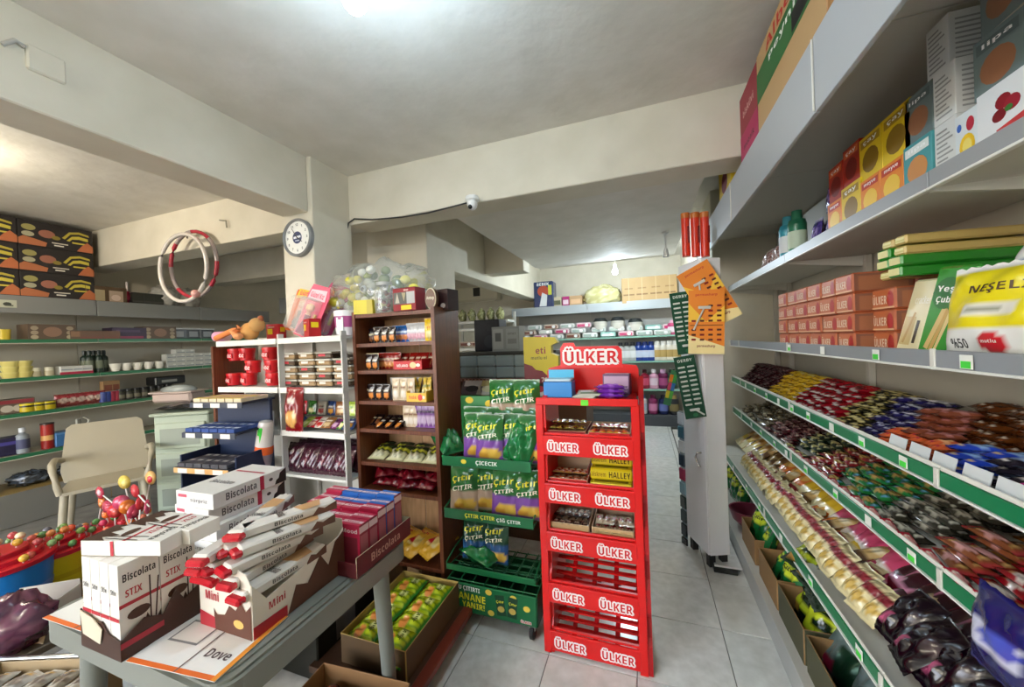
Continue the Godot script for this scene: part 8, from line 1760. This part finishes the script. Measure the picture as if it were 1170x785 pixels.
func back_goods() -> void:
	var film := vmat("film", 0.26, 0.0, 0.4)
	var paper := vmat("paper", 0.6)
	var card := vmat("gloss_card", 0.42)
	var zk := -6.62
	var bx := func(key: String, px: float, y: float, label: String, group := "", dz := 0.0) -> void:
		put(key, at(Vector3(pZ(px, 400, zk + dz).x, y + 0.0015, zk + dz), rng.randf_range(-4, 4)), label, group)
	# canopy top
	kind("blue_pack", "diaper_pack", "pack", [["pack", carton(0.38, 0.5, 0.24, hx("1c2c5c"), [["f", "e", 0.5, 0.65, 0.28, 0.2, hx("b0442c")], ["f", "p", [0.3, 0.1, 0.65, 0.1, 0.7, 0.5, 0.45, 0.6], hx("d8dce0")], ["f", "r", 0.75, 0.5, 0.92, 0.85, hx("c8c83c")], ["f", "t", 0.5, 0.9, 0.1, "BEBEK", hx("e8ecf0"), 0.6]], 0.02), film]])
	bx.call("blue_pack", 625, 2.056, "big navy pack with a red picture on the far canopy")
	for e in [["cr0", 0.18, 0.2, "b8ae94", "5a5c44", 639, "pale carton beside the navy pack"], ["cr1", 0.12, 0.2, "a8286c", "e0c8d4", 650, "magenta carton on the far canopy"], ["cr2", 0.22, 0.2, "b8946c", "d8b088", 661, "tan carton beside the yellowish bag"]]:
		kind(e[0], "shipping_carton", "carton", [["box", carton(e[1], e[2], 0.2, hx(e[3]), [["f", "r", 0.1, 0.3, 0.9, 0.7, hx(e[4])]]), paper]])
		bx.call(e[0], e[5], 2.056, e[6])
	kind("yellow_bundle", "bagged_goods", "bag", [["bag", lumpy(Vector3(0.33, 0.2, 0.15), hx("c4bc84"), hx("d8d4a8"), 301), film]])
	bx.call("yellow_bundle", 691, 2.056, "crumpled yellowish bag on the far canopy")
	kind("tan_carton", "shipping_carton", "carton", [["box", carton(0.22, 0.42, 0.25, hx("b89868"), [["f", "r", 0.1, 0.3, 0.9, 0.36, hx("8a6a44")], ["f", "r", 0.2, 0.55, 0.8, 0.6, hx("9a7a50")], ["f", "r", 0.47, 0, 0.53, 1, hx("c8ac80")]]), paper]])
	for k in 4: bx.call("tan_carton", 720.5 + 15.5 * k, 2.056, "tan carton in the row of four on the far canopy", "tan cartons")
	# shelf one
	kind("pot_dark", "lidded_pot", "pot", [["body", Sh.new().lathe(Vector3.ZERO, [[0, 0, hx("d8d4c8")], [0.1, 0, hx("d8d4c8")], [0.12, 0.1, hx("c8c4b8")], [0.12, 0.14, hx("3a3c3c")]], 16), card], ["lid", Sh.new().lathe(Vector3.ZERO, [[0.125, 0.14, hx("2c3030")], [0.09, 0.2, hx("2c3030")], [0, 0.21, hx("2c3030")]], 16), card]])
	for k in 3: bx.call("pot_dark", 687 + 20.0 * k, 1.64 if k < 2 else 1.60, ["dark-lidded tub on white packs of the upper glass shelf", "dark-lidded tub beside its twin on the upper glass shelf", "dark-lidded tub above the pink packs"][k], "", -0.05)
	var wipe := func(key: String, a: String, b: String) -> void:
		kind(key, "wipes_pack", "wipes pack", [["pack", carton(0.26, 0.09, 0.14, hx(a), [["f", "r", 0.1, 0.2, 0.9, 0.7, hx(b)], ["f", "e", 0.7, 0.5, 0.12, 0.3, hx("f0f0f0")]], 0.02), film]])
	wipe.call("w_white", "dcdcd8", "a8b8b0")
	wipe.call("w_pink", "d8b8c0", "c03a6c")
	wipe.call("w_teal", "8ab8b0", "dce8e4")
	wipe.call("w_brown", "c8b4a4", "7a4a3c")
	for k in 10:
		var key: String = ["w_white", "w_white", "w_teal", "w_white", "w_pink"][k % 5]
		bx.call(key, 675 + 10.3 * k, 1.5 + 0.091 * (k % 2), {"w_white": "white wipes pack on the upper glass shelf", "w_teal": "teal wipes pack on the upper glass shelf", "w_pink": "pink wipes pack on the upper glass shelf"}[key], "wipes packs", 0.06 - 0.1 * (k % 2))
	for k in 12:
		var key2: String = ["w_white", "w_brown", "w_white", "w_pink"][k % 4]
		bx.call(key2, 600 + 6.2 * k, 1.5 + 0.091 * (k % 3), {"w_white": "white wipes pack piled behind the yellow carton", "w_brown": "brownish wipes pack piled behind the yellow carton", "w_pink": "pink wipes pack piled behind the yellow carton"}[key2], "piled wipes packs", 0.02 * (k % 4))
	kind("pink_jar", "pink_jar", "jar", bottle(0.09, 0.24, hx("c8507c"), hx("e0a8c0"), hx("e8d8e0"), 1))
	bx.call("pink_jar", 770, 1.5, "pink jar at the end of the upper glass shelf")
	# bottles
	var B2 := [["bo0", "b8b8b4", "2c2c30", "e0e0e0"], ["bo1", "1c3c8c", "1a2c6a", "c8d0e4"], ["bo2", "dcd4c4", "e8e4dc", "b89a5c"], ["bo3", "8a1c34", "3a1018", "c84a6a"], ["bo4", "d8a0b8", "e8e4e8", "e8d0dc"], ["bo5", "6a1f4c", "c8a0c0", "a84a7c"], ["bo6", "2c4a3c", "1c2c24", "4a7a64"], ["bo7", "e0dcdc", "4a7ab0", "b8c8d8"], ["bo8", "8a2c5c", "6a2048", "d884ac"], ["bo9", "1c2454", "141a3c", "6a78b8"], ["bo10", "2c2c34", "b8a060", "8a7a50"]]
	for e in B2: kind(e[0], "shampoo_bottle", "bottle", bottle(0.075, 0.32, hx(e[1]), hx(e[2]), hx(e[3]), 0 if e[0] in ["bo0", "bo3", "bo4"] else 1))
	var dn := {"bo0": "silver bottle with black cap", "bo1": "blue shampoo bottle", "bo2": "white shampoo bottle", "bo3": "dark red bottle", "bo4": "pale pink bottle", "bo5": "plum bottle", "bo6": "dark green bottle", "bo7": "white detergent bottle", "bo8": "magenta detergent bottle", "bo9": "navy detergent bottle", "bo10": "black detergent bottle"}
	var r2 := ["bo0", "bo0", "bo0", "bo1", "bo1", "bo1", "bo2", "bo2", "bo2", "bo2"]
	for k in 10: bx.call(r2[k], 709 + 7.0 * k, 1.08, dn[r2[k]] + " on the middle glass shelf", dn[r2[k]] + "s")
	var r3 := ["bo3", "bo3", "bo4", "bo5", "bo6"]
	for k in 5: bx.call(r3[k], 725 + 10.5 * k, 0.61, dn[r3[k]] + " on the lower glass shelf", dn[r3[k]] + "s" if k < 2 else "")
	var r4 := ["bo7", "bo8", "bo9", "bo10"]
	for k in 4: bx.call(r4[k], 732 + 12.0 * k, 0.182, dn[r4[k]] + " on the dark base board", "")
	# clumps above the far white shelf, seen past the bookcase
	var fs := thing("far_shelf", "white shelf under the air conditioner with bagged greens", "shelving", at(Vector3(pZ(549, 370, -5.6).x, 0, -5.6)))
	for py in [368, 376, 399]:
		mi("shelf_board", Sh.new().box(Vector3(0, pZ(549, py, -5.6).y, -0.15), Vector3(1.0, 0.04, 0.34), hx("dcdad2")), card, fs)
	for s in [-1, 1]: mi("upright", Sh.new().box(Vector3(s * 0.5, 1.0, -0.3), Vector3(0.04, 2.0, 0.03), hx("c8c6be")), card, fs)
	kind("herb_bag", "herb_bag", "bag", [["bag", lumpy(Vector3(0.07, 0.11, 0.08), hx("8a8a5c"), hx("b8b884"), 302), film]])
	for k in 5: put("herb_bag", at(Vector3(pZ(528 + 10.8 * k, 360, -5.7).x, pZ(549, 367, -5.6).y + 0.02, -5.72), rng.randf_range(-20, 20)), "bag of pale green herbs in the row under the air conditioner", "herb bags")
	for k in 3: bx.call("w_brown", 535 + 10.0 * k, pZ(549, 398, -5.6).y + 0.03, "brownish pack on the far white shelf", "far packs", 0.9)
